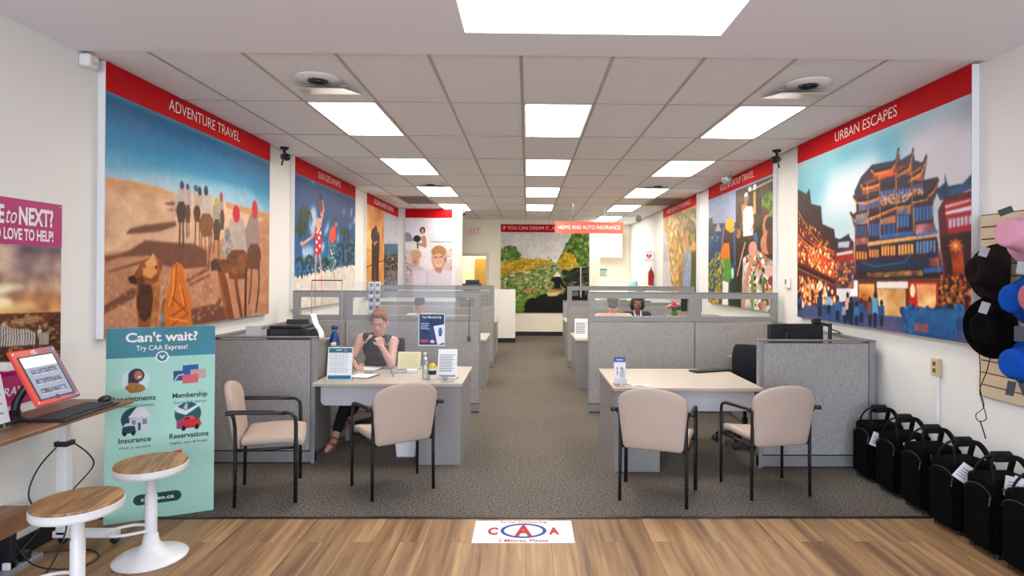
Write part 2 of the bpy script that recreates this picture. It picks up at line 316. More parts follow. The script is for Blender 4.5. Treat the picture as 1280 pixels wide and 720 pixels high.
# picture contents of the printed posters: shapes in thousandths of the sheet, left to right and top to bottom
POSTERS = {
 'adv':[
  ('G','00507e','0a78a8',0.1,0.27),
  ('G','0a78a8','b4c4d4',0.27,0.46),
  ('G','c4ccd8','c8ccd6',0.46,0.6),
  ('p','c8d2dc66',[1,402,243,346,521,323,822,308,944,387,141,491,2,434]),
  ('B',0.02),
  ('g','d6b292','b98262',[-10,421,71,418,181,421,308,416,412,412,626,405,790,414,1026,417,1058,1076,-12,1048]),
  ('n','d8b08e','c2916c',16,[-9,438,308,418,385,453,297,547,-7,699]),
  ('n','bd8666','a87050',22,[-7,691,501,634,1026,420,1058,1076,-12,1048]),
  ('p','cb9058',[-10,421,129,410,260,412,296,428,150,436,-1,440]),
  ('p','c48a58',[626,405,1026,413,1027,454,770,442,626,432]),
  ('p','6b402f',[101,593,162,574,315,540,322,559,227,594,82,616]),
  ('p','6b402f',[0,703,55,693,102,675,168,632,298,632,414,629,501,656,502,733,336,746,239,728,184,692,55,705,6,724]),
  ('p','6b402f',[6,758,184,705,195,714,19,761]),
  ('p','6b402f',[-3,883,113,820,138,830,118,860,21,902,-3,910]),
  ('p','6b402f',[369,797,487,744,509,750,389,803]),
  ('p','6b402f',[376,820,517,766,525,777,389,823]),
  ('p','6b402f',[255,470,308,456,315,470,272,477]),
  ('p','6b402f',[261,498,321,484,321,494]),
  ('p','6b402f',[403,924,534,912,631,931,702,997,418,1005]),
  ('p','6b402f',[519,967,581,881,606,894,542,980]),
  ('s','8a5a40 cfa482 b07a58',520,0.002,0.0049,1.6,[2,774,502,766,631,931,418,999,4,992]),
  ('B',0.004),
  ('p','b49c90',[415,396,447,379,455,442,419,459]),
  ('e','40506e',430,375,14,16),
  ('p','a8948a',[369,394,398,388,402,461,372,466]),
  ('e','3a3040',381,378,9,14),
  ('p','543726',[375,459,391,457,397,475,399,497,396,516,394,537,373,540,371,520,367,502,369,479]),
  ('l','5a3a28',8,[377,528,380,605]),
  ('l','5a3a28',6,[389,526,390,599]),
  ('p','a08c84',[576,406,609,394,613,446,580,457]),
  ('e','b02030',594,387,11,24),
  ('p','543828',[593,449,609,447,616,469,618,497,615,520,613,546,591,548,589,523,585,501,586,473]),
  ('p','a89488',[433,398,472,390,477,452,424,463]),
  ('e','2a2030',453,384,11,21),
  ('p','4a2e20',[426,456,447,452,456,468,458,488,454,506,451,526,423,529,420,511,416,494,417,474]),
  ('l','6a4028',10,[430,510,426,639]),
  ('l','6a4028',8,[451,519,456,637]),
  ('p','ada098',[333,391,369,384,381,449,315,477,303,526,297,528,315,444]),
  ('e','24365c',349,377,12,18),
  ('p','3e281a',[333,452,359,447,371,467,374,493,369,515,365,540,330,544,325,521,320,501,322,475]),
  ('l','4a2e1c',12,[340,522,338,644]),
  ('l','4a2e1c',12,[357,520,358,648]),
  ('p','9c8c80',[537,435,584,419,589,519,538,528]),
  ('e','a0a032',562,415,14,22),
  ('p','4a3424',[552,502,577,498,588,521,591,550,586,575,582,602,549,604,545,578,540,555,542,526]),
  ('l','5a3a28',9,[578,577,579,692]),
  ('l','5a3a28',8,[549,580,544,665]),
  ('p','b6a69c',[472,398,506,379,528,391,534,488,460,498]),
  ('e','2a2030',492,375,13,24),
  ('p','7a4a2c',[472,485,518,479,537,502,542,533,533,559,526,588,466,594,459,567,450,543,454,513]),
  ('l','74432a',8,[467,571,466,712]),
  ('l','74432a',8,[488,580,492,695]),
  ('l','74432a',9,[515,566,514,744]),
  ('l','74432a',9,[535,570,505,750]),
  ('p','8f7a70',[817,446,891,422,898,608,792,640,772,554]),
  ('e','c01222',860,409,25,50),
  ('p','5f3a26',[824,603,888,598,915,630,922,669,909,703,900,740,817,740,807,706,794,675,800,636]),
  ('l','6a3c22',17,[837,715,830,831,815,925]),
  ('l','4a2c1a',17,[901,701,903,846,877,976]),
  ('p','aa9a92',[652,494,705,465,767,477,796,647,637,651]),
  ('e','c01222',707,455,28,45),
  ('n','b0a6a0','6a625e',50,[627,532,653,529,699,676,595,680]),
  ('p','6a3a20',[673,643,769,638,810,672,821,716,800,753,786,794,661,792,647,754,629,721,638,679]),
  ('l','6e3d20',32,[699,754,719,864,758,1005]),
  ('n','8c542c','5a3018',20,[646,672,792,659,803,754,700,778,650,743]),
  ('l','4c2a18',26,[789,741,785,867,786,999]),
  ('l','763f20',55,[588,738,627,825,675,1000]),
  ('l','8e5028',17,[580,766,641,990]),
  ('p','4a2a1a',[523,713,550,692,604,697,622,734,596,757,564,748,532,753]),
  ('n','8a5228','5a3018',20,[563,696,655,695,671,742,630,766,596,738]),
  ('p','8a4c24',[131,793,244,766,236,881,222,997,145,987,130,893]),
  ('n','c88848','8a4a22',30,[196,794,244,766,234,891,220,995,193,992,203,898]),
  ('n','3a1c0e','5a2e16',30,[143,798,193,799,207,861,195,935,169,959,136,930,132,866]),
  ('n','b06c38','7a4420',30,[132,893,144,930,161,989,141,986]),
  ('n','b4642c','7c3e1a',14,[125,759,149,724,182,706,205,683,221,701,248,720,249,745,236,770,227,797,200,810,162,807,127,804,103,791]),
  ('p','d89a58',[167,722,201,696,221,715,215,745,182,755]),
  ('n','d08c4c','b86c34',20,[158,743,219,733,226,761,196,785,158,775]),
  ('p','c89a64',[190,702,203,681,219,699,208,715]),
  ('p','7c4422',[226,716,246,714,251,739,235,749]),
  ('n','d0a070','9a6a40',30,[91,747,110,738,120,759,103,777,91,769]),
  ('p','2e180e',[93,780,118,770,133,789,129,807,103,802]),
  ('p','5a2c14',[129,784,159,775,168,805,133,810]),
  ('e','1c0e08',219,739,6,5),
  ('p','7a5a28',[250,883,264,864,289,1004,242,999]),
  ('p','c8661c',[285,815,299,737,326,714,357,730,368,797,406,893,407,1014,265,1003,259,903]),
  ('l','8a3c10',7,[323,726,318,826,301,906]),
  ('l','8a3c10',7,[352,828,377,912,301,946]),
  ('l','8a3c10',7,[300,866,390,944,301,985]),
  ('l','e8983a',7,[311,746,306,836,282,904]),
  ('l','e8983a',7,[343,817,363,900]),
  ('l','e8983a',7,[289,954,391,980]),
  ('e','3a8aa8',253,951,7,21),
  ('T',40,0.042),
  ('B',0.003),
 ],
 'sun':[
  ('G','063a70','0a447c',0.1,0.4),
  ('G','0a447c','2a6ea4',0.4,0.8),
  ('n','dfe6f0','8fb0d2',10,[198,335,242,287,283,295,307,363,285,467,222,501,188,434]),
  ('n','dfe6f0','8fb0d2',10,[94,593,195,566,267,596,224,655,115,659]),
  ('n','dfe6f0','8fb0d2',10,[420,453,481,375,505,384,466,449,408,492]),
  ('n','dfe6f0','8fb0d2',10,[618,498,683,425,706,442,647,512]),
  ('n','dfe6f0','8fb0d2',10,[730,268,780,223,788,243,749,274]),
  ('n','dfe6f0','8fb0d2',10,[878,273,919,202,937,213,912,268]),
  ('n','dfe6f0','8fb0d2',10,[855,375,913,329,926,350,880,378]),
  ('n','dfe6f0','8fb0d2',10,[947,316,1008,247,1017,298,965,335]),
  ('n','dfe6f0','8fb0d2',10,[341,578,402,537,428,565,388,605]),
  ('n','dfe6f0','8fb0d2',10,[217,120,257,105,251,129,234,136]),
  ('s','c8d4e4 8aa6c8',100,0.0053,0.014,1.4,[114,578,1002,468,1005,609,116,699]),
  ('B',0.02),
  ('p','dcd4cc',[-8,787,313,753,1029,679,1039,1284,-3,1183]),
  ('n','e2dad0','cfc5bc',20,[-8,806,1029,715,1039,1284,-3,1183]),
  ('s','10281c 1c3a24 0c1e18 2c4a2c',520,0.0079,0.021,0.8,[15,728,156,671,404,671,642,624,831,414,1002,468,1006,688,313,753,16,787]),
  ('s','12301e 0c2016 284028',240,0.0079,0.021,0.5,[24,452,98,310,151,301,188,406,153,479,62,528]),
  ('l','1a2418',5,[144,398,137,699]),
  ('l','1a2418',6,[67,487,90,700]),
  ('l','10201a',23,[771,420,756,685]),
  ('s','e8e4e0 b8aca0',80,0.004,0.0084,2,[15,741,1006,680,1007,706,15,770]),
  ('l','10281c',12,[132,358,84,382,58,407,49,436]),
  ('l','1c3a24',12,[132,358,79,370,50,392,40,421]),
  ('l','2c4a30',12,[132,358,80,357,52,375,42,404]),
  ('l','10281c',12,[132,358,87,343,63,358,55,387]),
  ('l','1c3a24',12,[132,358,100,332,83,343,77,372]),
  ('l','2c4a30',12,[132,358,117,323,109,332,106,360]),
  ('l','10281c',12,[132,358,136,319,138,326,139,354]),
  ('l','1c3a24',12,[132,358,155,320,168,326,173,354]),
  ('l','2c4a30',12,[132,358,171,325,193,332,202,360]),
  ('l','10281c',12,[132,358,183,334,212,343,223,371]),
  ('l','1c3a24',12,[132,358,188,347,220,359,233,387]),
  ('l','2c4a30',12,[132,358,187,361,219,377,230,405]),
  ('l','10281c',12,[132,358,179,375,206,395,216,423]),
  ('l','10281c',9,[66,461,29,478,9,498,2,520]),
  ('l','1c3a24',9,[66,461,25,469,2,485,-5,508]),
  ('l','2c4a30',9,[66,461,25,458,3,472,-4,495]),
  ('l','10281c',9,[66,461,31,448,12,459,6,481]),
  ('l','1c3a24',9,[66,461,41,439,28,448,23,470]),
  ('l','2c4a30',9,[66,461,54,433,48,439,46,462]),
  ('l','10281c',9,[66,461,69,430,71,435,72,458]),
  ('l','1c3a24',9,[66,461,83,431,93,436,97,458]),
  ('l','2c4a30',9,[66,461,96,435,113,442,119,463]),
  ('l','10281c',9,[66,461,105,443,127,451,136,474]),
  ('l','1c3a24',9,[66,461,109,453,134,464,143,486]),
  ('l','2c4a30',9,[66,461,108,464,132,478,141,500]),
  ('l','10281c',9,[66,461,102,475,122,492,130,514]),
  ('l','10281c',10,[771,420,716,441,686,464,676,491]),
  ('l','1c3a24',10,[771,420,710,430,677,450,666,477]),
  ('l','2c4a30',10,[771,420,711,417,679,434,668,461]),
  ('l','10281c',10,[771,420,719,405,692,418,682,445]),
  ('l','1c3a24',10,[771,420,734,394,714,405,708,431]),
  ('l','2c4a30',10,[771,420,753,387,744,395,741,421]),
  ('l','10281c',10,[771,420,775,383,778,389,779,416]),
  ('l','1c3a24',10,[771,420,797,384,811,390,817,416]),
  ('l','2c4a30',10,[771,420,815,389,840,396,850,422]),
  ('l','10281c',10,[771,420,829,398,861,407,873,433]),
  ('l','1c3a24',10,[771,420,835,410,871,422,885,449]),
  ('l','2c4a30',10,[771,420,833,423,869,439,882,466]),
  ('l','10281c',10,[771,420,824,435,854,456,866,482]),
  ('l','10281c',7,[908,527,869,540,848,556,841,574]),
  ('l','1c3a24',7,[908,527,864,532,841,546,833,563]),
  ('l','2c4a30',7,[908,527,865,524,842,535,835,553]),
  ('l','10281c',7,[908,527,871,516,852,524,845,542]),
  ('l','1c3a24',7,[908,527,881,509,868,516,863,534]),
  ('l','2c4a30',7,[908,527,895,504,889,510,886,528]),
  ('l','10281c',7,[908,527,910,502,912,507,913,524]),
  ('l','1c3a24',7,[908,527,925,503,936,508,939,525]),
  ('l','2c4a30',7,[908,527,938,507,956,513,962,530]),
  ('l','10281c',7,[908,527,947,514,970,521,979,538]),
  ('l','1c3a24',7,[908,527,952,522,977,531,986,549]),
  ('l','2c4a30',7,[908,527,951,531,975,542,985,560]),
  ('l','10281c',7,[908,527,945,539,965,553,973,570]),
  ('l','10281c',6,[197,656,167,667,151,680,146,697]),
  ('l','1c3a24',6,[197,656,164,660,146,671,140,688]),
  ('l','2c4a30',6,[197,656,164,652,147,661,141,678]),
  ('l','10281c',6,[197,656,169,644,154,652,149,668]),
  ('l','1c3a24',6,[197,656,177,638,166,644,163,661]),
  ('l','2c4a30',6,[197,656,187,634,182,639,181,656]),
  ('l','10281c',6,[197,656,198,633,200,637,201,654]),
  ('l','1c3a24',6,[197,656,210,634,217,639,220,656]),
  ('l','2c4a30',6,[197,656,220,639,233,644,238,661]),
  ('l','10281c',6,[197,656,227,645,244,652,250,669]),
  ('l','1c3a24',6,[197,656,230,652,249,662,256,678]),
  ('l','2c4a30',6,[197,656,229,660,247,672,254,689]),
  ('l','10281c',6,[197,656,224,668,240,681,246,698]),
  ('l','10281c',7,[436,662,407,672,390,685,385,701]),
  ('l','1c3a24',7,[436,662,403,666,385,677,379,692]),
  ('l','2c4a30',7,[436,662,404,658,386,667,380,683]),
  ('l','10281c',7,[436,662,408,651,393,658,388,674]),
  ('l','1c3a24',7,[436,662,416,646,405,651,402,667]),
  ('l','2c4a30',7,[436,662,427,642,422,647,420,662]),
  ('l','10281c',7,[436,662,438,641,439,644,440,660]),
  ('l','1c3a24',7,[436,662,449,642,457,647,460,662]),
  ('l','2c4a30',7,[436,662,459,646,473,651,478,667]),
  ('l','10281c',7,[436,662,466,652,484,659,490,675]),
  ('l','1c3a24',7,[436,662,470,659,489,668,496,684]),
  ('l','2c4a30',7,[436,662,469,667,488,677,495,693]),
  ('l','10281c',7,[436,662,464,674,480,686,486,702]),
  ('l','10281c',6,[624,641,593,651,576,663,571,678]),
  ('l','1c3a24',6,[624,641,590,644,571,654,565,670]),
  ('l','2c4a30',6,[624,641,590,637,572,646,566,661]),
  ('l','10281c',6,[624,641,595,630,580,637,574,652]),
  ('l','1c3a24',6,[624,641,603,624,592,630,588,645]),
  ('l','2c4a30',6,[624,641,614,621,609,625,607,640]),
  ('l','10281c',6,[624,641,626,620,627,623,628,639]),
  ('l','1c3a24',6,[624,641,638,621,646,625,649,640]),
  ('l','2c4a30',6,[624,641,648,624,661,630,667,644]),
  ('l','10281c',6,[624,641,655,630,673,637,680,652]),
  ('l','1c3a24',6,[624,641,659,637,678,646,686,661]),
  ('l','2c4a30',6,[624,641,658,644,677,655,684,670]),
  ('l','10281c',6,[624,641,653,651,669,664,675,679]),
  ('l','10281c',6,[64,674,37,685,23,697,18,713]),
  ('l','1c3a24',6,[64,674,34,677,18,688,13,704]),
  ('l','2c4a30',6,[64,674,35,670,19,679,14,695]),
  ('l','10281c',6,[64,674,39,663,25,670,21,686]),
  ('l','1c3a24',6,[64,674,46,657,37,662,33,678]),
  ('l','2c4a30',6,[64,674,56,653,51,658,49,674]),
  ('l','10281c',6,[64,674,66,652,67,656,68,672]),
  ('l','1c3a24',6,[64,674,76,653,83,658,86,674]),
  ('l','2c4a30',6,[64,674,85,658,97,663,102,679]),
  ('l','10281c',6,[64,674,92,663,107,670,113,687]),
  ('l','1c3a24',6,[64,674,95,671,112,680,119,696]),
  ('l','2c4a30',6,[64,674,94,679,111,690,117,706]),
  ('l','10281c',6,[64,674,90,686,104,699,109,715]),
  ('l','10281c',6,[696,541,661,553,643,567,636,584]),
  ('l','1c3a24',6,[696,541,658,546,637,558,630,575]),
  ('l','2c4a30',6,[696,541,658,538,638,548,631,565]),
  ('l','10281c',6,[696,541,664,530,646,538,640,555]),
  ('l','1c3a24',6,[696,541,673,523,661,530,656,547]),
  ('l','2c4a30',6,[696,541,685,519,679,524,677,541]),
  ('l','10281c',6,[696,541,698,517,700,521,701,538]),
  ('l','1c3a24',6,[696,541,712,519,721,522,724,539]),
  ('l','2c4a30',6,[696,541,723,522,739,527,744,544]),
  ('l','10281c',6,[696,541,732,528,752,535,759,551]),
  ('l','1c3a24',6,[696,541,736,535,758,544,766,561]),
  ('l','2c4a30',6,[696,541,734,544,756,555,764,571]),
  ('l','10281c',6,[696,541,729,552,747,565,754,581]),
  ('l','d49a7e',20,[308,392,237,506,109,562]),
  ('e','d49a7e',93,563,23,16),
  ('l','d49a7e',24,[290,610,283,753,283,1125]),
  ('l','d49a7e',23,[341,607,374,753,392,1138]),
  ('p','c01a34',[273,432,354,416,377,517,372,605,317,637,264,611,280,524]),
  ('e','f0e4e4',309,464,15,13),
  ('e','f0e4e4',334,505,15,13),
  ('e','f0e4e4',298,537,15,13),
  ('e','f0e4e4',347,563,15,13),
  ('e','f0e4e4',299,595,15,12),
  ('e','f0e4e4',327,441,15,13),
  ('e','f0e4e4',354,467,15,13),
  ('p','d49a7e',[296,365,375,354,369,426,285,445]),
  ('e','d49a7e',374,303,31,44),
  ('e','5a3420',354,269,43,47),
  ('e','1e1412',354,205,21,23),
  ('e','c84030',374,318,25,12),
  ('l','d49a7e',15,[375,377,405,291,385,228]),
  ('l','b87858',18,[572,737,590,799]),
  ('l','b87858',17,[544,721,537,752]),
  ('p','20586c',[507,545,604,531,618,736,517,749]),
  ('s','c8d4b0 e8e8e8 103848',60,0.0053,0.0098,1,[507,552,604,539,618,736,517,749]),
  ('p','d84818',[512,422,602,376,614,498,541,535,507,506]),
  ('e','3a2418',605,357,32,38),
  ('e','b87858',616,375,21,18),
  ('l','b87858',14,[512,444,487,539]),
  ('T',40,0.042),
  ('B',0.003),
 ],
 'ocean':[
  ('p','c88230',[-64,20,492,81,514,1232,-44,1175]),
  ('n','e0a050','b06a20',6,[-64,77,492,81,514,1232,-44,1175]),
  ('e','f0c880aa',103,440,141,90),
  ('g','a8b4c8','c0b8c0',[490,15,1067,32,1076,438,499,475]),
  ('g','4a708c','3a5064',[498,450,1075,410,1078,549,501,573]),
  ('p','16222c',[501,573,1078,530,1094,1291,514,1232]),
  ('s','c89040 e0b860 2a3c48 8a5a28 3a5a6a',320,0.0053,0.0126,1,[516,564,1047,550,1054,881,522,869]),
  ('l','3a4a40',16,[658,413,672,583]),
  ('p','5a6a50',[608,585,669,463,737,580]),
  ('l','708090',4,[615,375,618,534]),
  ('l','a03040',5,[881,397,881,450]),
  ('p','2c1608',[137,467,359,451,347,595,345,1215,259,1206,234,615,228,1203,150,1195]),
  ('e','2c1608',195,394,78,73),
  ('e','2c1608',311,399,55,55),
  ('e','2c1608',247,328,44,40),
  ('l','2c1608',9,[-53,712,149,679,517,622]),
  ('l','2c1608',7,[520,787,1021,807]),
  ('e','e0a050',223,469,18,21),
  ('T',30,0.042),
  ('B',0.003),
 ],
 'bride':[
  ('G','d4d0dc','dcd6de',0.1,0.45),
  ('G','d8c8c8','c8b0b0',0.45,1),
  ('p','8a8c9c',[-1,277,97,286,190,384,0,391]),
  ('p','b0aeb8',[541,382,1033,377,1033,399,541,401]),
  ('p','e6dede',[0,415,1034,403,1034,477,1,498]),
  ('s','8a7070 d8c8c8 a88c8c f0e8e8',400,0.0053,0.0126,1,[18,516,1034,477,1042,1177,26,1180]),
  ('p','f0e8ea',[311,405,492,404,543,534,610,736,299,737]),
  ('p','c08a74',[311,349,360,322,458,321,486,441,443,460,279,433,279,414,377,396]),
  ('e','5a3a30',369,254,63,40),
  ('e','c08a74',369,263,33,29),
  ('p','f0e8eaaa',[424,220,485,312,527,589,461,589]),
  ('e','2c3038',252,354,78,40),
  ('l','3a4a3a',18,[262,387,269,464]),
  ('p','dccad0',[151,710,232,682,363,681,463,737,474,1179,123,1180]),
  ('e','d8a890',225,590,79,77),
  ('e','cfa67c',238,544,108,62),
  ('e','cf9a82',213,612,53,41),
  ('l','6a3a34',7,[183,632,239,636]),
  ('p','dccad0',[495,736,626,699,889,707,1005,772,1026,1178,484,1179]),
  ('e','d09a80',708,606,144,110),
  ('e','b08458',716,507,154,74),
  ('e','dcae94',697,614,121,88),
  ('p','b08458',[576,543,624,487,821,486,848,551,788,523,690,514,608,543]),
  ('l','f0e6e2',9,[653,666,708,673,764,660]),
  ('l','5a3430',10,[619,573,675,573]),
  ('l','5a3430',9,[731,570,789,570]),
  ('p','c08468',[626,699,790,698,758,763,676,763]),
  ('e','b08060',855,597,26,33),
  ('T',30,0.028),
  ('B',0.003),
 ],
 'dream':[
  ('G','ccc8cc','d8d4d0',0,0.28),
  ('n','d6d2d0','c6c2c4',4,[3,103,1000,96,1002,404,5,410]),
  ('B',0.02),
  ('p','5c6c3c',[6,571,608,447,648,446,1003,565,1005,1004,8,1008]),
  ('g','94a078','4a5c28',[6,651,588,431,648,430,709,547,550,749,8,872]),
  ('s','7c9038 a0a858 4c6424 c0b890 8aa048 506838',840,0.0053,0.014,1.8,[6,691,349,529,608,443,648,507,609,588,550,709,351,850,171,951,8,952]),
  ('n','b89020','7a7c20',12,[5,430,208,389,548,407,608,431,349,509,6,601]),
  ('s','c89c20 d8b030 a8841c 8a8420',400,0.0066,0.014,1.5,[5,434,208,379,388,388,548,371,592,423,329,509,6,591]),
  ('s','c8c0a0 98a068 607030',160,0.0053,0.0112,2.5,[6,601,309,509,608,447,389,529,6,671]),
  ('s','4c7030 5c8438 385820 7c9440',340,0.0106,0.021,1,[9,410,8,289,88,253,168,269,218,338,208,399]),
  ('p','4c5c20',[638,426,707,285,806,103,1000,96,1003,505,668,507]),
  ('s','a88c18 c09c20 7c7c20 d0a428',440,0.0092,0.021,1,[648,437,718,315,808,325,888,425,868,506,688,507]),
  ('s','3c5c20 5c7428 2c4818 748430',440,0.0106,0.0238,1,[703,306,806,114,997,96,998,485,888,445,827,325]),
  ('p','15170f',[748,546,828,490,1003,474,1005,1004,182,1008,290,850,490,789,710,788,749,707]),
  ('s','24301a 3c4420 1c2014',160,0.0079,0.021,2,[709,527,1003,485,1004,706,749,707]),
  ('s','54802c 6c9438 44681f',48,0.0158,0.0308,1.6,[191,851,271,830,251,911,187,921]),
  ('s','6c8c34 44602a 86a048 4a7030',220,0.0106,0.021,1.5,[7,711,449,709,510,779,290,850,171,911,8,912]),
  ('e','6c8428',231,961,44,32),
  ('e','c87858',280,750,18,16),
  ('e','c87858',330,762,20,18),
  ('e','c87858',380,760,16,16),
  ('e','c87858',310,726,14,14),
  ('e','c87858',400,729,12,12),
  ('p','a89058',[514,769,589,664,719,708,714,748,630,812,530,813]),
  ('p','d8c890',[530,773,640,768,690,748,630,800,540,805]),
  ('p','6a5430',[589,678,699,697,693,744,570,738]),
  ('p','0c0c0e',[589,597,669,587,734,708,720,728,673,668,669,724,602,724,605,652,559,632]),
  ('p','e8dcc4',[593,591,629,539,652,539,681,591]),
  ('l','a8a8a0',6,[748,482,968,481]),
  ('l','d0d0cc',14,[902,481,904,817]),
  ('l','888880',8,[800,800,840,771,880,775,840,803,800,800]),
  ('l','888880',8,[769,675,809,647,849,651,809,679,769,675]),
  ('l','888880',8,[910,683,949,654,989,658,949,686,910,683]),
  ('l','6a7078',6,[925,586,999,586,1000,706,926,706,925,586]),
  ('l','202020',10,[74,667,74,715]),
  ('T',40,0.049),
  ('B',0.003),
 ],
 'urban':[
  ('G','3a8ca8','7ab2c2',0.1,0.35),
  ('G','7ab2c2','ccc8d0',0.35,0.7),
  ('p','b8b0c0',[656,169,1003,116,1004,528,827,450,745,214]),
  ('n','d0ccd4','a8a4b8',3,[701,221,1003,124,1004,480,827,450]),
  ('p','ccccd2cc',[263,212,584,187,585,488,194,437]),
  ('n','4aa0b4','8cc0cc',3,[-2,111,360,123,263,259,-1,307]),
  ('p','8a90a4',[881,126,1003,118,1004,211]),
  ('B',0.05),
  ('g','4a4a6c','1c2c54',[2,874,1001,840,1005,1013,3,1055]),
  ('n','5c5478','1e4478',9,[2,925,1005,871,1005,1013,3,1055]),
  ('p','33191a',[-12,248,80,297,110,271,123,360,203,385,216,483,306,521,322,631,324,824,-9,835]),
  ('p','5a1c12',[0,445,315,619,323,789,1,692]),
  ('n','d8521c','7a1c10',14,[4,523,306,641,319,778,5,679]),
  ('l','16100f',12,[3,276,81,366,100,319]),
  ('l','16100f',12,[4,367,91,481,213,589,318,631]),
  ('l','16100f',11,[4,504,62,553,177,623,323,676]),
  ('l','16100f',11,[5,705,324,801]),
  ('l','16100f',11,[100,369,176,417,203,397]),
  ('l','16100f',11,[61,465,81,379]),
  ('l','e08a48',6,[4,380,91,490,213,599,318,640]),
  ('l','e08a48',6,[4,515,62,564,177,635,323,687]),
  ('l','e08a48',5,[5,718,324,812]),
  ('s','e8962c f0b850 c85a18 8a2c12',180,0.004,0.0098,0.8,[8,401,158,488,298,606,298,652,9,524]),
  ('s','f8d890 f0a838 e04818 f8e8c0',260,0.0046,0.0112,0.8,[9,556,306,658,315,767,9,679]),
  ('p','5a2014',[1,724,324,812,324,903,2,938]),
  ('s','f8c888 f0a050 f8e4c8 c04018',180,0.0092,0.0182,0.8,[10,757,315,824,316,898,11,931]),
  ('p','5a2024',[306,630,331,597,407,564,440,596,441,820,312,824]),
  ('p','1c2434',[301,561,346,574,410,553,416,587,444,605,323,637]),
  ('p','a8a8b8',[334,588,415,588,408,619,334,618]),
  ('p','9c1818',[318,651,440,642,440,690,318,687]),
  ('p','c8c0c0',[324,644,434,634,434,650,324,658]),
  ('s','c05030 201c28 e0a060 604048 484858',220,0.004,0.0084,1.2,[318,687,440,685,441,814,319,818]),
  ('p','d8d4d8',[328,826,423,818,423,885,329,892]),
  ('p','2c2038',[485,290,552,249,679,262,692,208,702,268,756,254,764,231,771,286,806,304,823,272,826,300,812,376,873,376,873,423,846,496,883,680,901,782,438,781,448,534,422,467,458,450,443,351]),
  ('n','c85a1c','5a2418',14,[558,277,679,282,680,325,559,328]),
  ('p','d8481c',[584,293,668,301,668,324,584,319]),
  ('n','d07828','602818',14,[680,296,761,288,756,342,680,325]),
  ('n','c86820','50242a',14,[745,340,816,312,807,380,745,358]),
  ('n','b05a28','402030',14,[485,323,584,313,596,376,492,377]),
  ('p','18161e',[590,345,668,347,674,401,597,396]),
  ('p','3a1c20',[472,400,522,400,522,457,472,458]),
  ('p','5a6a98',[474,405,483,405,483,453,474,453]),
  ('p','5a6a98',[487,405,496,405,496,452,487,453]),
  ('p','5a6a98',[499,405,508,405,508,452,499,452]),
  ('p','5a6a98',[512,405,520,405,520,452,512,452]),
  ('p','3a1c20',[530,389,591,392,591,455,530,454]),
  ('p','3c5c90',[533,395,543,395,543,449,533,449]),
  ('p','3c5c90',[548,395,559,396,559,449,548,449]),
  ('p','3c5c90',[563,396,573,396,574,450,563,450]),
  ('p','3c5c90',[578,396,588,397,589,450,578,450]),
  ('p','3a1c20',[596,376,680,380,680,433,597,431]),
  ('p','48609c',[600,381,615,382,615,426,600,426]),
  ('p','48609c',[621,382,636,383,636,427,621,426]),
  ('p','48609c',[642,383,657,384,657,428,642,427]),
  ('p','48609c',[663,384,677,385,677,428,663,428]),
  ('p','3a1c20',[691,385,756,388,756,438,691,437]),
  ('p','3a6ab0',[694,389,705,390,705,432,694,432]),
  ('p','3a6ab0',[710,390,722,391,722,433,710,432]),
  ('p','3a6ab0',[726,391,738,392,738,433,727,433]),
  ('p','3a6ab0',[742,392,754,393,754,434,743,433]),
  ('p','3a1c20',[761,380,809,381,809,425,761,425]),
  ('p','2c5c94',[763,385,772,385,772,421,763,421]),
  ('p','2c5c94',[775,385,783,385,784,421,775,421]),
  ('p','2c5c94',[787,385,795,385,795,421,787,421]),
  ('p','2c5c94',[799,385,807,385,807,421,799,421]),
  ('s','e09040 b85030 5878b8 d8b080',120,0.0033,0.007,1,[597,406,807,407,807,451,597,446]),
  ('p','3a1c20',[451,514,520,522,520,579,451,573]),
  ('p','2c4c7c',[454,520,466,521,466,569,454,568]),
  ('p','2c4c7c',[471,522,483,523,484,571,471,570]),
  ('p','2c4c7c',[488,524,501,525,501,572,489,571]),
  ('p','2c4c7c',[506,526,518,527,518,574,506,572]),
  ('p','3a1c20',[533,513,597,521,597,585,534,580]),
  ('p','24589c',[536,519,547,520,547,576,536,575]),
  ('p','24589c',[552,521,563,522,564,578,552,577]),
  ('p','24589c',[568,522,579,524,579,579,568,578]),
  ('p','24589c',[584,524,595,525,595,580,584,579]),
  ('p','3a1c20',[609,527,680,530,680,587,610,586]),
  ('p','1c4880',[613,532,630,533,630,582,613,581]),
  ('p','1c4880',[637,533,654,534,654,582,637,582]),
  ('p','1c4880',[661,534,677,535,677,583,661,583]),
  ('p','3a1c20',[686,497,746,498,746,558,686,559]),
  ('p','2c6cb4',[688,503,699,503,699,554,688,554]),
  ('p','2c6cb4',[703,503,714,503,714,554,704,554]),
  ('p','2c6cb4',[719,503,729,503,729,554,719,554]),
  ('p','2c6cb4',[733,503,743,503,744,553,733,554]),
  ('p','3a1c20',[761,476,850,476,850,541,762,544]),
  ('p','2c64a4',[764,480,775,480,775,539,764,540]),
  ('p','2c64a4',[779,480,790,480,790,539,779,539]),
  ('p','2c64a4',[794,480,805,480,805,539,795,539]),
  ('p','2c64a4',[809,480,819,480,819,538,809,538]),
  ('p','2c64a4',[824,480,834,480,834,538,824,538]),
  ('p','2c64a4',[838,480,848,480,848,537,838,538]),
  ('n','c88088','6a3440',24,[775,550,850,548,853,585,777,587]),
  ('n','c07060','6a3440',24,[454,579,523,579,523,610,454,611]),
  ('p','2058a0',[597,576,767,574,767,592,597,593]),
  ('p','c89858',[527,602,865,592,868,606,527,621]),
  ('p','3a6cb0',[777,587,872,581,874,593,777,601]),
  ('p','3a1c20',[454,638,523,641,523,688,455,686]),
  ('p','d88030',[457,643,469,644,469,681,457,680]),
  ('p','d88030',[474,644,487,644,487,681,475,681]),
  ('p','d88030',[492,645,504,646,504,682,492,681]),
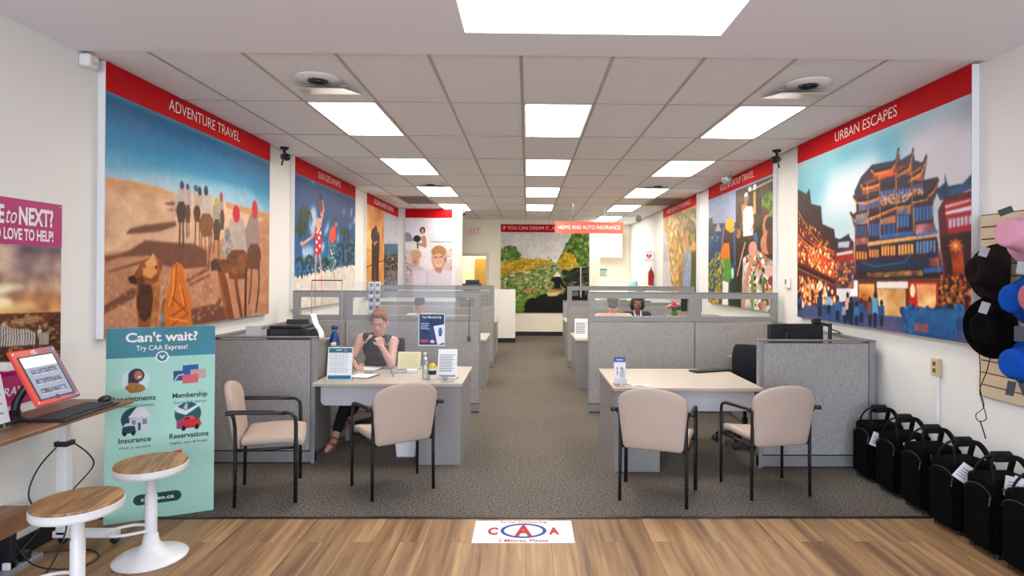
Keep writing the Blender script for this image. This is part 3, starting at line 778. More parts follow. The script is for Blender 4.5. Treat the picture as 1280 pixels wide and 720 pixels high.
  ('p','d88030',[509,646,521,646,521,683,509,682]),
  ('p','3a1c20',[534,632,591,635,591,680,534,678]),
  ('p','d89040',[536,637,546,638,547,673,536,672]),
  ('p','d89040',[551,638,561,638,561,674,551,674]),
  ('p','d89040',[565,639,575,639,575,674,565,674]),
  ('p','d89040',[579,639,589,640,589,675,580,675]),
  ('p','3a1c20',[604,621,680,623,681,675,604,675]),
  ('p','e09848',[606,626,617,626,618,670,606,670]),
  ('p','e09848',[622,626,633,626,633,670,622,670]),
  ('p','e09848',[637,626,648,627,648,670,638,670]),
  ('p','e09848',[653,627,664,627,664,670,653,670]),
  ('p','e09848',[668,628,678,628,678,670,668,670]),
  ('p','3a1c20',[692,622,767,622,767,672,692,674]),
  ('p','e8a850',[694,626,705,626,705,669,694,669]),
  ('p','e8a850',[710,626,720,626,720,669,710,669]),
  ('p','e8a850',[725,626,735,626,736,668,725,668]),
  ('p','e8a850',[740,626,750,626,750,668,740,668]),
  ('p','e8a850',[755,626,765,627,765,668,755,668]),
  ('p','3a1c20',[777,614,865,614,865,669,777,672]),
  ('p','5888b8',[780,619,790,619,790,668,780,668]),
  ('p','5888b8',[795,619,805,619,805,667,795,668]),
  ('p','5888b8',[810,618,820,618,820,667,810,667]),
  ('p','5888b8',[824,618,834,618,834,666,824,667]),
  ('p','5888b8',[839,618,848,618,849,666,839,666]),
  ('p','5888b8',[853,618,862,618,863,665,853,666]),
  ('p','142840',[480,686,507,703,573,710,566,674,598,695,725,694,757,662,752,699,827,693,853,641,846,702,808,723,586,737,494,736]),
  ('l','3a70a8',4,[487,694,573,716,725,700,755,668]),
  ('p','241418',[466,739,897,724,901,762,466,771]),
  ('n','d0a050','402418',30,[524,744,808,734,808,756,524,767]),
  ('n','c05a50','603038',26,[837,688,876,685,879,720,837,723]),
  ('p','2a5c98',[812,728,894,722,896,741,812,747]),
  ('l','1a1216',13,[439,373,458,398,520,405,597,396]),
  ('l','d8742c',5,[439,385,458,410,520,416,597,407]),
  ('l','1a1216',12,[485,313,499,337,559,338,596,336]),
  ('l','d8742c',6,[485,324,499,348,559,350,596,347]),
  ('l','1a1216',13,[419,451,444,481,520,480,597,474]),
  ('l','d8742c',5,[419,463,444,493,520,492,597,485]),
  ('l','1a1216',13,[548,259,565,284,656,286,685,259,693,219]),
  ('l','d8742c',5,[548,271,565,295,657,296,685,270,693,229]),
  ('l','1a1216',11,[693,319,745,303,764,239]),
  ('l','d8742c',5,[693,329,745,313,764,249]),
  ('l','1a1216',12,[745,353,802,334,823,287]),
  ('l','d8742c',5,[745,363,802,344,823,296]),
  ('l','1a1216',11,[751,442,827,437,857,417,873,390]),
  ('l','d8742c',5,[751,452,827,447,857,426,873,399]),
  ('l','1a1216',11,[751,447,827,448]),
  ('l','d8742c',4,[751,457,827,458]),
  ('l','1a1216',12,[527,487,597,471,680,454,756,457]),
  ('l','d8742c',5,[527,498,597,482,680,465,756,467]),
  ('l','e08838',4,[522,331,531,487,527,621]),
  ('l','c87030',5,[594,325,600,586]),
  ('l','c87030',3,[682,325,689,584]),
  ('l','c87030',3,[756,342,767,572]),
  ('l','e09040',4,[448,477,445,744]),
  ('e','f0a848',439,390,5,3),
  ('e','e87828',450,399,5,3),
  ('e','f8d088',461,408,4,3),
  ('e','f0a848',472,417,4,3),
  ('e','e87828',485,419,4,3),
  ('e','f8d088',497,420,4,3),
  ('e','f0a848',510,422,4,3),
  ('e','f0a848',522,423,4,3),
  ('e','e87828',535,422,4,3),
  ('e','f8d088',548,420,4,3),
  ('e','f0a848',560,419,4,3),
  ('e','e87828',573,417,4,3),
  ('e','f8d088',585,416,4,3),
  ('e','f0a848',485,333,4,3),
  ('e','e87828',494,343,4,3),
  ('e','f0a848',503,353,4,3),
  ('e','e87828',517,354,4,3),
  ('e','f8d088',531,354,4,3),
  ('e','f0a848',545,355,4,3),
  ('e','f0a848',559,356,4,3),
  ('e','e87828',572,354,4,3),
  ('e','f8d088',584,352,4,3),
  ('e','f0a848',419,469,4,3),
  ('e','e87828',428,479,4,3),
  ('e','f8d088',438,489,4,3),
  ('e','f0a848',448,499,5,3),
  ('e','e87828',461,499,4,3),
  ('e','f8d088',473,498,4,3),
  ('e','f0a848',486,498,4,3),
  ('e','e87828',498,498,4,3),
  ('e','f8d088',511,498,4,3),
  ('e','f0a848',522,497,4,3),
  ('e','e87828',535,496,4,3),
  ('e','f8d088',548,495,4,3),
  ('e','f0a848',561,494,4,3),
  ('e','e87828',573,493,4,3),
  ('e','f8d088',585,492,4,3),
  ('e','f0a848',548,278,4,3),
  ('e','e87828',558,289,4,3),
  ('e','f0a848',569,301,4,3),
  ('e','e87828',580,301,4,3),
  ('e','f8d088',591,302,3,3),
  ('e','f0a848',603,302,4,3),
  ('e','e87828',614,302,4,3),
  ('e','f8d088',625,303,3,3),
  ('e','f0a848',635,303,3,3),
  ('e','e87828',646,303,4,3),
  ('e','f0a848',657,303,3,3),
  ('e','e87828',664,297,3,3),
  ('e','f8d088',671,292,3,3),
  ('e','f0a848',678,285,3,2),
  ('e','f0a848',693,334,4,3),
  ('e','e87828',703,332,3,2),
  ('e','f8d088',713,329,3,3),
  ('e','f0a848',723,326,3,3),
  ('e','e87828',733,323,3,3),
  ('e','f0a848',743,320,3,3),
  ('e','e87828',746,311,3,3),
  ('e','f8d088',749,303,3,3),
  ('e','f0a848',751,294,3,2),
  ('e','e87828',754,286,3,3),
  ('e','f8d088',757,277,3,2),
  ('e','f0a848',745,370,3,3),
  ('e','e87828',754,367,3,3),
  ('e','f8d088',763,363,3,3),
  ('e','f0a848',772,360,3,2),
  ('e','e87828',781,357,3,3),
  ('e','f8d088',790,354,3,3),
  ('e','f0a848',798,351,3,3),
  ('e','e87828',802,344,3,3),
  ('e','f8d088',805,338,3,2),
  ('e','f0a848',809,331,3,3),
  ('e','e87828',812,324,3,2),
  ('e','f8d088',816,318,3,3),
  ('e','f0a848',751,459,3,2),
  ('e','e87828',761,459,3,3),
  ('e','f8d088',770,458,3,3),
  ('e','f0a848',780,457,3,3),
  ('e','e87828',789,457,3,3),
  ('e','f8d088',799,456,3,3),
  ('e','f0a848',808,456,3,3),
  ('e','e87828',817,454,3,3),
  ('e','f0a848',827,454,3,3),
  ('e','e87828',834,449,3,2),
  ('e','f8d088',841,443,3,2),
  ('e','f0a848',848,438,3,3),
  ('e','f0a848',855,433,3,2),
  ('e','e87828',860,425,3,3),
  ('e','f8d088',865,417,2,2),
  ('e','f0a848',527,506,4,3),
  ('e','e87828',539,503,4,3),
  ('e','f8d088',550,501,4,3),
  ('e','f0a848',563,497,4,3),
  ('e','e87828',574,494,4,3),
  ('e','f8d088',586,492,3,3),
  ('e','f0a848',597,489,4,3),
  ('e','e87828',608,486,4,3),
  ('e','f8d088',618,484,4,3),
  ('e','f0a848',629,482,4,3),
  ('e','e87828',639,480,4,3),
  ('e','f8d088',650,478,3,2),
  ('e','f0a848',660,475,4,3),
  ('e','e87828',670,473,4,3),
  ('e','f0a848',680,471,3,3),
  ('e','e87828',691,471,3,3),
  ('e','f8d088',703,471,3,3),
  ('e','f0a848',713,472,3,3),
  ('e','e87828',724,472,3,3),
  ('e','f8d088',735,472,3,3),
  ('e','f0a848',746,473,3,3),
  ('e','f0a848',527,612,4,3),
  ('e','e87828',539,611,4,3),
  ('e','f8d088',550,611,4,3),
  ('e','f0a848',562,611,4,3),
  ('e','e87828',573,610,4,3),
  ('e','f8d088',585,610,4,3),
  ('e','f0a848',596,609,4,3),
  ('e','e87828',607,609,4,3),
  ('e','f8d088',618,608,4,3),
  ('e','f0a848',629,608,4,3),
  ('e','e87828',639,607,3,3),
  ('e','f8d088',650,607,4,3),
  ('e','f0a848',660,607,3,3),
  ('e','e87828',671,606,3,3),
  ('e','f8d088',681,606,3,3),
  ('e','f0a848',691,606,3,3),
  ('e','e87828',701,605,4,2),
  ('e','f8d088',711,605,3,3),
  ('e','f0a848',721,605,3,3),
  ('e','e87828',731,604,3,2),
  ('e','f8d088',740,604,3,3),
  ('e','f0a848',750,604,3,3),
  ('e','e87828',759,604,3,2),
  ('e','f8d088',768,603,3,2),
  ('e','f0a848',777,603,3,3),
  ('e','e87828',787,603,3,3),
  ('e','f8d088',796,602,3,3),
  ('e','f0a848',805,602,3,3),
  ('e','e87828',813,602,3,2),
  ('e','f8d088',822,601,3,3),
  ('e','f0a848',831,601,3,3),
  ('e','e87828',839,601,3,3),
  ('e','f8d088',848,601,3,2),
  ('e','f0a848',856,600,3,3),
  ('e','f0a848',466,780,4,3),
  ('e','e87828',479,780,4,3),
  ('e','f8d088',492,780,4,3),
  ('e','f0a848',504,780,4,3),
  ('e','e87828',516,779,4,3),
  ('e','f8d088',528,779,4,3),
  ('e','f0a848',540,779,4,3),
  ('e','e87828',552,778,4,3),
  ('e','f8d088',564,778,4,3),
  ('e','f0a848',575,778,4,3),
  ('e','e87828',587,778,4,3),
  ('e','f8d088',598,777,4,3),
  ('e','f0a848',609,777,4,3),
  ('e','e87828',620,777,4,3),
  ('e','f8d088',631,776,4,2),
  ('e','f0a848',642,776,4,3),
  ('e','e87828',652,776,3,3),
  ('e','f8d088',663,776,4,3),
  ('e','f0a848',673,775,3,3),
  ('e','e87828',684,775,3,3),
  ('e','f8d088',694,775,3,3),
  ('e','f0a848',704,775,4,3),
  ('e','e87828',714,775,3,3),
  ('e','f8d088',724,774,3,3),
  ('e','f0a848',733,774,3,3),
  ('e','e87828',743,774,3,3),
  ('e','f8d088',753,774,3,3),
  ('e','f0a848',762,773,3,3),
  ('e','e87828',772,773,3,3),
  ('e','f8d088',781,772,3,3),
  ('e','f0a848',790,772,3,3),
  ('e','e87828',799,772,3,3),
  ('e','f8d088',808,772,3,3),
  ('e','f0a848',817,772,3,3),
  ('e','e87828',826,771,3,3),
  ('e','f8d088',834,771,2,3),
  ('e','f0a848',843,771,3,3),
  ('e','e87828',851,771,3,3),
  ('e','f8d088',860,771,3,3),
  ('e','f0a848',869,770,3,2),
  ('e','e87828',877,770,3,2),
  ('e','f8d088',885,770,3,2),
  ('e','f0a848',893,770,3,2),
  ('l','d87c30',3,[453,381,456,446]),
  ('l','d87c30',3,[525,331,528,477]),
  ('l','d87c30',3,[594,316,597,466]),
  ('l','d87c30',3,[680,315,682,459]),
  ('l','d87c30',3,[758,333,760,462]),
  ('l','d87c30',3,[448,498,452,744]),
  ('l','d87c30',3,[527,497,530,631]),
  ('l','d87c30',3,[597,496,600,596]),
  ('l','d87c30',2,[686,479,688,584]),
  ('l','d87c30',3,[769,472,771,586]),
  ('l','d87c30',2,[853,451,855,585]),
  ('l','d87c30',2,[874,600,876,745]),
  ('n','2c5c9c','c86a2c',26,[600,506,680,497,680,531,600,530]),
  ('n','d88838','3a5c94',24,[453,467,525,463,526,517,454,514]),
  ('n','c87838','24488a',24,[686,469,754,467,754,503,686,497]),
  ('p','5a1420',[873,506,900,459,1004,453,1005,903,919,895,883,660]),
  ('p','16304c',[864,427,900,404,898,366,913,420,968,422,1004,390,1004,446,882,469]),
  ('n','24507c','102438',20,[882,439,960,429,1004,398,1004,441,882,465]),
  ('p','a01c28',[896,484,1000,476,1002,595,914,599]),
  ('p','d8b0a8',[902,491,998,483,998,490,902,502]),
  ('p','d8d4e0',[902,516,1000,506,1000,522,902,526]),
  ('p','a01c28',[914,541,1002,536,1002,576,914,583]),
  ('p','b8b4c8',[916,544,927,544,927,577,916,578]),
  ('p','b8b4c8',[931,544,942,543,942,576,931,577]),
  ('p','b8b4c8',[946,543,957,542,957,575,947,576]),
  ('p','b8b4c8',[961,542,971,542,972,574,961,575]),
  ('p','b8b4c8',[975,541,986,541,986,573,976,574]),
  ('p','b8b4c8',[990,541,1000,540,1000,572,990,572]),
  ('n','3a1418','1c1018',12,[883,609,1004,599,1005,761,919,795]),
  ('n','e05818','5a1c18',14,[922,654,968,649,977,761,936,770]),
  ('s','c85020 e08030 301418 1c1418',220,0.004,0.0098,1,[883,745,1005,761,1005,860,883,868]),
  ('e','f07020aa',942,645,22,21),
  ('e','ffe0a0',942,645,8,8),
  ('l','ff9a40',3,[942,645,972,647]),
  ('l','ff9a40',3,[942,645,912,643]),
  ('l','ff9a40',3,[942,645,942,675]),
  ('l','ff9a40',3,[942,645,942,616]),
  ('l','ff9a40',3,[942,645,962,666]),
  ('l','ff9a40',3,[942,645,922,664]),
  ('l','ff9a40',3,[942,645,962,627]),
  ('l','ff9a40',3,[942,645,922,624]),
  ('p','5a2a18',[466,776,901,770,901,880,467,914]),
  ('n','f0c070','a04818',10,[473,797,567,795,567,876,474,871]),
  ('p','e8e0dc',[579,785,742,780,742,810,580,815]),
  ('n','f4e0b0','c08040',12,[580,817,731,812,731,930,599,934]),
  ('p','c01c1c',[747,782,874,779,874,886,747,892]),
  ('n','f8d890','c83820',10,[778,790,865,788,865,883,788,884]),
  ('e','ffe8b0',763,818,12,28),
  ('p','15151c',[874,779,901,779,910,879,879,881]),
  ('s','1c1418 8a4820 d87828',160,0.0053,0.0098,1,[879,779,969,786,969,875,879,881]),
  ('B',0.003),
  ('s','205a94 18487c 2c70a8 143860',300,0.0092,0.0238,0.6,[704,895,969,875,936,992,789,978,726,968]),
  ('n','2c6ea8','123a6c',10,[747,901,961,879,919,995,789,978]),
  ('e','201820',19,872,14,18),
  ('p','2c5080',[-4,889,41,887,46,925,-8,929]),
  ('p','16203a',[0,923,37,921,34,961,5,964]),
  ('e','201820',196,858,12,17),
  ('p','20365c',[177,874,216,871,220,928,173,932]),
  ('p','16203a',[181,925,212,923,209,977,184,979]),
  ('e','201820',266,854,12,16),
  ('p','88a8c8',[247,870,285,868,288,916,244,919]),
  ('p','16203a',[251,913,281,911,278,958,255,960]),
  ('e','201820',332,874,11,16),
  ('p','2c5c90',[314,889,349,887,352,940,311,944]),
  ('p','16203a',[318,938,346,935,343,986,321,988]),
  ('e','201820',382,899,10,15),
  ('p','7c98b8',[365,914,398,911,402,957,362,960]),
  ('p','16203a',[368,955,396,952,393,997,372,999]),
  ('e','201820',401,854,10,15),
  ('p','c8a0a0',[385,868,418,866,421,931,382,934]),
  ('p','16203a',[388,927,415,925,412,984,391,986]),
  ('e','201820',423,875,10,15),
  ('p','141c2c',[407,888,440,886,443,951,405,954]),
  ('p','16203a',[411,947,437,944,434,1003,414,1006]),
  ('e','201820',460,894,9,14),
  ('p','2c6ca0',[444,907,475,905,478,952,441,956]),
  ('p','16203a',[447,950,473,948,470,994,450,996]),
  ('e','201820',490,876,9,14),
  ('p','244c80',[475,889,505,887,508,937,473,940]),
  ('p','16203a',[478,934,503,932,500,979,481,981]),
  ('e','201820',541,868,9,14),
  ('p','6c4850',[527,881,556,879,558,940,524,943]),
  ('p','16203a',[530,936,553,934,551,989,533,992]),
  ('e','201820',571,846,9,14),
  ('p','4c98c8',[557,858,585,857,588,932,554,935]),
  ('p','16203a',[559,927,582,925,580,990,563,993]),
  ('e','201820',607,878,9,13),
  ('p','1c4c80',[594,892,621,889,623,939,591,942]),
  ('p','16203a',[596,937,618,934,616,981,599,984]),
  ('n','c88060','5a3850',10,[773,949,833,947,833,981,773,980]),
  ('T',60,0.006),
  ('B',0.003),
 ],
 'solo':[
  ('G','8496bc','a8acc4',0.1,0.5),
  ('p','26486c',[-19,315,509,360,516,1174,-9,1240]),
  ('n','2c5078','1c3c60',8,[-19,324,509,367,512,746,-14,746]),
  ('p','a89c9c',[138,393,175,334,211,338,254,404]),
  ('p','3c4438',[-9,449,13,270,80,270,120,426]),
  ('s','d8dce0',20,0.004,0.007,1,[23,418,283,441,283,486,23,467]),
  ('s','b8a028 8a8c24 607020 d0b030',520,0.0092,0.0196,0.7,[5,680,140,571,352,596,390,1189,11,1238]),
  ('s','e8a030 d8881c',60,0.0106,0.021,1,[66,875,287,852,290,1202,31,1235]),
  ('p','e8dcd0',[286,806,387,805,357,1194,262,1206]),
  ('p','4c8c38',[302,624,417,614,451,775,387,820,300,806]),
  ('p','d87418',[231,591,317,489,416,496,402,628,267,631]),
  ('p','3a2418',[309,397,447,411,475,659,425,687,391,509,300,503]),
  ('l','c08858',15,[256,592,276,470,303,381]),
  ('e','e0a828',399,365,78,50),
  ('e','d09820',432,412,51,20),
  ('p','1c3420',[419,746,542,717,575,1166,416,1186]),
  ('e','b8c8c8',450,746,25,43),
  ('p','2c2418',[498,122,1011,120,1017,1110,560,1168,502,603]),
  ('n','5a4428','1c1810',10,[498,122,1011,120,1013,528,501,488]),
  ('s','3c5c20 5c7c28 788c30',180,0.0092,0.0196,1,[873,237,1000,215,1001,380,886,353]),
  ('l','b0a898',12,[707,161,1000,142]),
  ('p','c09048',[755,176,786,179,792,334,756,335]),
  ('p','a87838',[582,242,667,239,654,377,598,384]),
  ('e','d8d8d8',773,147,25,21),
  ('e','d8d8d8',707,148,24,18),
  ('p','e4e0e4',[611,288,667,262,740,277,767,350,749,480,613,476]),
  ('e','8a6048',658,211,36,38),
  ('e','e0d8d0',653,178,27,16),
  ('l','8a5c40',14,[611,316,586,397,613,448]),
  ('l','8a5c40',15,[756,335,767,390,736,440]),
  ('n','e4dcd8','8a7c78',14,[614,635,789,576,1014,674,1017,1110,575,1166]),
  ('s','c04838 e8e0d8 4c6c30 802c30 f0ece8 b08850 38302c',280,0.0079,0.0182,1.4,[642,636,814,564,1008,697,1010,1062,793,1138]),
  ('e','5a3c28',910,356,42,43),
  ('e','b87858',934,434,60,75),
  ('e','3c2c22',957,424,50,49),
  ('e','c08060',934,547,83,75),
  ('e','5a3828',969,537,45,86),
  ('p','405878',[749,467,801,459,826,539,768,535]),
  ('e','a87050',540,449,35,36),
  ('e','6a4430',515,432,24,31),
  ('l','c89070',20,[642,526,585,634,527,760]),
  ('l','c48468',53,[768,588,698,719,575,1110]),
  ('e','d0907c',750,574,58,52),
  ('e','d8a8a0',959,734,55,42),
  ('e','8a3444',982,795,36,32),
  ('l','a86c50',20,[888,556,864,605,935,659]),
  ('p','6c8c40',[725,759,759,746,772,1010,735,1012]),
  ('p','4c7030',[865,797,904,790,909,872,875,880]),
  ('T',40,0.049),
  ('B',0.004),
 ],
 'home':[
  ('p','a8843c',[-39,-47,1039,-10,1052,1149,-19,1254]),
  ('n','d8a85c','7c6028',7,[-38,3,1040,68,1052,1149,-19,1254]),
  ('s','e8c080 c89850 f0d4a0 8a7430 a88440',400,0.0132,0.0315,0.6,[94,165,677,133,722,598,298,767]),
  ('s','5c4c20 4a3c1c 74682c 3c3a1c',280,0.0132,0.0315,0.7,[596,151,1007,127,1011,530,796,464,756,213]),
  ('p','c4bcc0',[-19,233,96,292,224,566,395,1214,-4,1253]),
  ('p','a8a4ac',[-7,266,86,290,190,612,8,614]),
  ('s','f0cc98 e8b070',120,0.0132,0.028,0.7,[296,706,520,751,483,1205,350,1218]),
  ('p','4c4c1c',[889,537,1011,530,1019,1152,824,1171]),
  ('p','8494b0',[701,514,852,495,873,657,842,1170,650,1188,644,680]),
  ('e','5c4020',765,366,61,69),
  ('e','c08858',750,420,50,55),
  ('e','b07c50',765,352,61,33),
  ('l','c8946c',22,[740,516,540,621,433,722]),
  ('l','c08860',25,[853,535,742,654,520,737]),
  ('e','c89060',935,480,56,40),
  ('s','88a0c0 a8b4c8 687c9c',60,0.0079,0.014,1,[702,542,853,522,839,872,654,878]),
  ('T',24,0.056),
  ('B',0.01),
 ],
 'small':[
  ('G','8c7880','c8a08c',0.2,0.45),
  ('G','c8a08c','f0a848',0.45,0.62),
  ('n','4a3c4c','d8b8a4',9,[-177,229,997,224,998,418,-176,390]),
  ('n','7a5a58','e8c49c',16,[-176,349,998,366,999,496,-175,431]),
  ('n','e8a860','8a5a50',20,[-175,422,999,469,1000,573,-175,495]),
  ('B',0.012),
  ('e','fff0c8cc',683,430,92,18),
  ('e','fff8e0',638,446,56,16),
  ('e','fff4d8',632,505,76,30),
  ('e','ffdc90aa',658,527,182,27),
  ('B',0.012),
  ('l','ffc860',10,[204,519,632,551,808,563]),
  ('l','d8843a',8,[204,531,632,564,1000,581]),
  ('g','6a3c28','3a2018',[116,532,1000,567,1003,833,118,700]),
  ('s','8a5a38 5a3424 a87848 3a2018',400,0.004,0.0098,2,[400,559,992,579,987,804,402,721]),
  ('s','98704c b08860',60,0.0053,0.0098,1.5,[711,589,838,587,838,612,712,607]),
  ('p','d8ccc4',[621,639,658,597,712,631,795,638,838,661,839,722,634,708]),
  ('l','1c1412',5,[626,708,632,669,628,608]),
  ('l','1c1412',5,[641,709,647,670,642,608]),
  ('l','1c1412',5,[655,711,661,672,657,610]),
  ('l','1c1412',5,[669,713,675,673,671,611]),
  ('l','1c1412',4,[683,715,689,675,685,613]),
  ('l','1c1412',4,[698,717,704,676,699,614]),
  ('l','1c1412',4,[713,719,719,678,714,634]),
  ('l','1c1412',5,[728,720,734,680,729,636]),
  ('l','1c1412',5,[743,722,749,681,745,637]),
  ('l','1c1412',4,[758,725,765,683,760,638]),
  ('l','1c1412',5,[773,726,780,685,776,640]),
  ('l','1c1412',5,[789,728,796,686,791,642]),
  ('l','1c1412',5,[805,730,812,688,807,643]),
  ('l','1c1412',5,[821,732,827,690,822,644]),
  ('l','1c1412',5,[837,734,843,692,838,646]),
  ('p','d8ccc4',[853,662,865,620,880,665,922,669,922,732,862,725]),
  ('l','1c1412',3,[860,725,865,664]),
  ('l','1c1412',4,[872,726,877,664]),
  ('l','1c1412',4,[884,727,889,666]),
  ('l','1c1412',4,[896,729,902,667]),
  ('l','1c1412',3,[909,731,914,669]),
  ('l','1c1412',4,[920,732,926,669]),
  ('l','1c1412',4,[859,644,874,642]),
  ('p','a0005c',[-173,672,674,830,995,831,997,1013,-172,849]),
  ('T',30,0.042),
  ('B',0.0025),
 ],
}
# ------------------------------------------------------------------ materials
WALL = mat('wall_paint', 'e4e2df', .75, var=.015, vs=3, bump=.05, bs=150)
WHITE = mat('white_paint', 'e6e4e0', .5, var=.01)
TRIMW = mat('white_trim', 'dfe0e2', .45, var=.01)
CEILM = mat('ceiling_tile', 'e9e8ea', .9, var=.03, vs=6, bump=.25, bs=260)
DRYW = mat('ceiling_drywall', 'eae8ee', .9, var=.01, vs=2)
GRIDM = mat('ceiling_grid_metal', 'b3aba6', .5, var=.02)
BLACKB = mat('black_vinyl', '17171a', .45, var=.1)
FABRIC = mat('panel_fabric', 'a19d9b', .95, var=.42, vs=110, bump=.4, bs=420, stretch=(1, 1, .35))
FRAME = mat('panel_frame_grey', '8b8a8b', .45, var=.03)
CAPM = mat('panel_cap_grey', '6f6e72', .4, var=.03)
DESKW = mat('desk_laminate', 'b6aa9e', .4, var=.03, vs=14, stretch=(.3, 6, 1))
DESKG = mat('desk_grey_laminate', '8f8b8a', .5, var=.07, vs=60, stretch=(6, 6, .3))
MODEST = mat('modesty_grey', 'b4b4ba', .45, var=.02)
BEIGE = mat('beige_upholstery', 'b9a598', .95, var=.06, vs=180, bump=.35, bs=500)
BLACKM = mat('black_metal', '15161a', .38, metal=.0, var=.1)
BLACKP = mat('black_plastic', '1a1b1f', .42, var=.12)
DARKG = mat('dark_grey_plastic', '34363b', .5, var=.08)
CHAIRF = mat('black_seat_fabric', '14171f', .95, var=.3, vs=160, bump=.3)
CHROME = mat('chrome', 'c8c8cc', .2, metal=1, var=.03)
WHITEM = mat('white_enamel', 'e4e3e4', .3, var=.01)
PAPER = mat('paper_white', 'eeeef0', .7, var=.01)
REDB = mat('banner_red', 'b8020f', .75, var=.03, vs=4, spec=.2)
INKW = mat('ink_white', 'eee6e6', .6, var=.01)
GLASS = clear_mat('clear_glass', (.97, .985, .98), .008)
ACRYL = clear_mat('clear_acrylic', (.97, .975, .99), .03, haze=.06)
SHIELD = clear_mat('clear_shield', (.975, .98, .995), .011, haze=.04)

def floor_mats():
    m = bpy.data.materials.new('carpet'); m.use_nodes = True; nt = m.node_tree; N, L = nt.nodes, nt.links; b = N['Principled BSDF']; b.inputs['Roughness'].default_value = 1; b.inputs['Specular IOR Level'].default_value = .1
    tc = N.new('ShaderNodeTexCoord'); n1 = N.new('ShaderNodeTexNoise'); n1.inputs['Scale'].default_value = 78; n1.inputs['Detail'].default_value = 3; n1.inputs['Roughness'].default_value = .7
    n2 = N.new('ShaderNodeTexNoise'); n2.inputs['Scale'].default_value = 1.6; n2.inputs['Detail'].default_value = 4
    L.new(tc.outputs['Object'], n1.inputs[0]); L.new(tc.outputs['Object'], n2.inputs[0])
    r = N.new('ShaderNodeValToRGB'); r.color_ramp.elements[0].position = .36; r.color_ramp.elements[1].position = .64
    r.color_ramp.elements[0].color = srgb('2d2825'); r.color_ramp.elements[1].color = srgb('8a8178')
    L.new(n1.outputs[0], r.inputs[0]); mx = N.new('ShaderNodeMix'); mx.data_type = 'RGBA'; mx.blend_type = 'MULTIPLY'; mx.inputs[0].default_value = .5
    r2 = N.new('ShaderNodeValToRGB'); r2.color_ramp.elements[0].color = (.72, .72, .72, 1); r2.color_ramp.elements[1].color = (1.15, 1.15, 1.15, 1); L.new(n2.outputs[0], r2.inputs[0])
    L.new(r.outputs[0], mx.inputs[6]); L.new(r2.outputs[0], mx.inputs[7]); L.new(mx.outputs[2], b.inputs['Base Color'])
    bp = N.new('ShaderNodeBump'); bp.inputs['Strength'].default_value = .6; bp.inputs['Distance'].default_value = .004; L.new(n1.outputs[0], bp.inputs['Height']); L.new(bp.outputs[0], b.inputs['Normal'])
    p = bpy.data.materials.new('wood_planks'); p.use_nodes = True; nt = p.node_tree; N, L = nt.nodes, nt.links; b = N['Principled BSDF']; b.inputs['Roughness'].default_value = .5; b.inputs['Specular IOR Level'].default_value = .3
    tc = N.new('ShaderNodeTexCoord'); mp = N.new('ShaderNodeMapping'); mp.inputs['Rotation'].default_value = (0, 0, PI/2); L.new(tc.outputs['Object'], mp.inputs[0])
    br = N.new('ShaderNodeTexBrick'); br.offset = .37; br.inputs['Scale'].default_value = 1; br.inputs['Brick Width'].default_value = 1.22; br.inputs['Row Height'].default_value = .155
    br.inputs['Mortar Size'].default_value = .0012; br.inputs['Mortar Smooth'].default_value = .3; br.inputs['Color1'].default_value = (0, 0, 0, 1); br.inputs['Color2'].default_value = (1, 1, 1, 1); br.inputs['Mortar'].default_value = (.2, .2, .2, 1)
    L.new(mp.outputs[0], br.inputs[0])
    # grain runs along the plank, shifted from plank to plank
    m2 = N.new('ShaderNodeMapping'); m2.inputs['Scale'].default_value = (9, .55, 1); L.new(tc.outputs['Object'], m2.inputs[0])
    add = N.new('ShaderNodeVectorMath'); add.operation = 'ADD'; sc = N.new('ShaderNodeVectorMath'); sc.operation = 'SCALE'; sc.inputs[3].default_value = 9
    L.new(br.outputs[0], sc.inputs[0]); L.new(m2.outputs[0], add.inputs[0]); L.new(sc.outputs[0], add.inputs[1])
    g = N.new('ShaderNodeTexNoise'); g.inputs['Scale'].default_value = 1.6; g.inputs['Detail'].default_value = 6; g.inputs['Roughness'].default_value = .6; g.inputs['Distortion'].default_value = .25; L.new(add.outputs[0], g.inputs[0])
    r = N.new('ShaderNodeValToRGB'); e = r.color_ramp.elements; e[0].position = .36; e[0].color = srgb('7a5c44'); e[1].position = .68; e[1].color = srgb('b8926a'); x = e.new(.5); x.color = srgb('9c7856')
    L.new(g.outputs[0], r.inputs[0]); mx = N.new('ShaderNodeMix'); mx.data_type = 'RGBA'; mx.blend_type = 'MULTIPLY'; mx.inputs[0].default_value = 1
    r2 = N.new('ShaderNodeValToRGB'); r2.color_ramp.elements[0].color = (.74, .71, .68, 1); r2.color_ramp.elements[1].color = (1.08, 1.08, 1.06, 1); L.new(br.outputs[0], r2.inputs[0])
    L.new(r.outputs[0], mx.inputs[6]); L.new(r2.outputs[0], mx.inputs[7])
    m3 = N.new('ShaderNodeMix'); m3.data_type = 'RGBA'; L.new(br.outputs['Fac'], m3.inputs[0]); L.new(mx.outputs[2], m3.inputs[6]); m3.inputs[7].default_value = srgb('5a4230'); L.new(m3.outputs[2], b.inputs['Base Color'])
    return m, p
CARPET, PLANK = floor_mats()
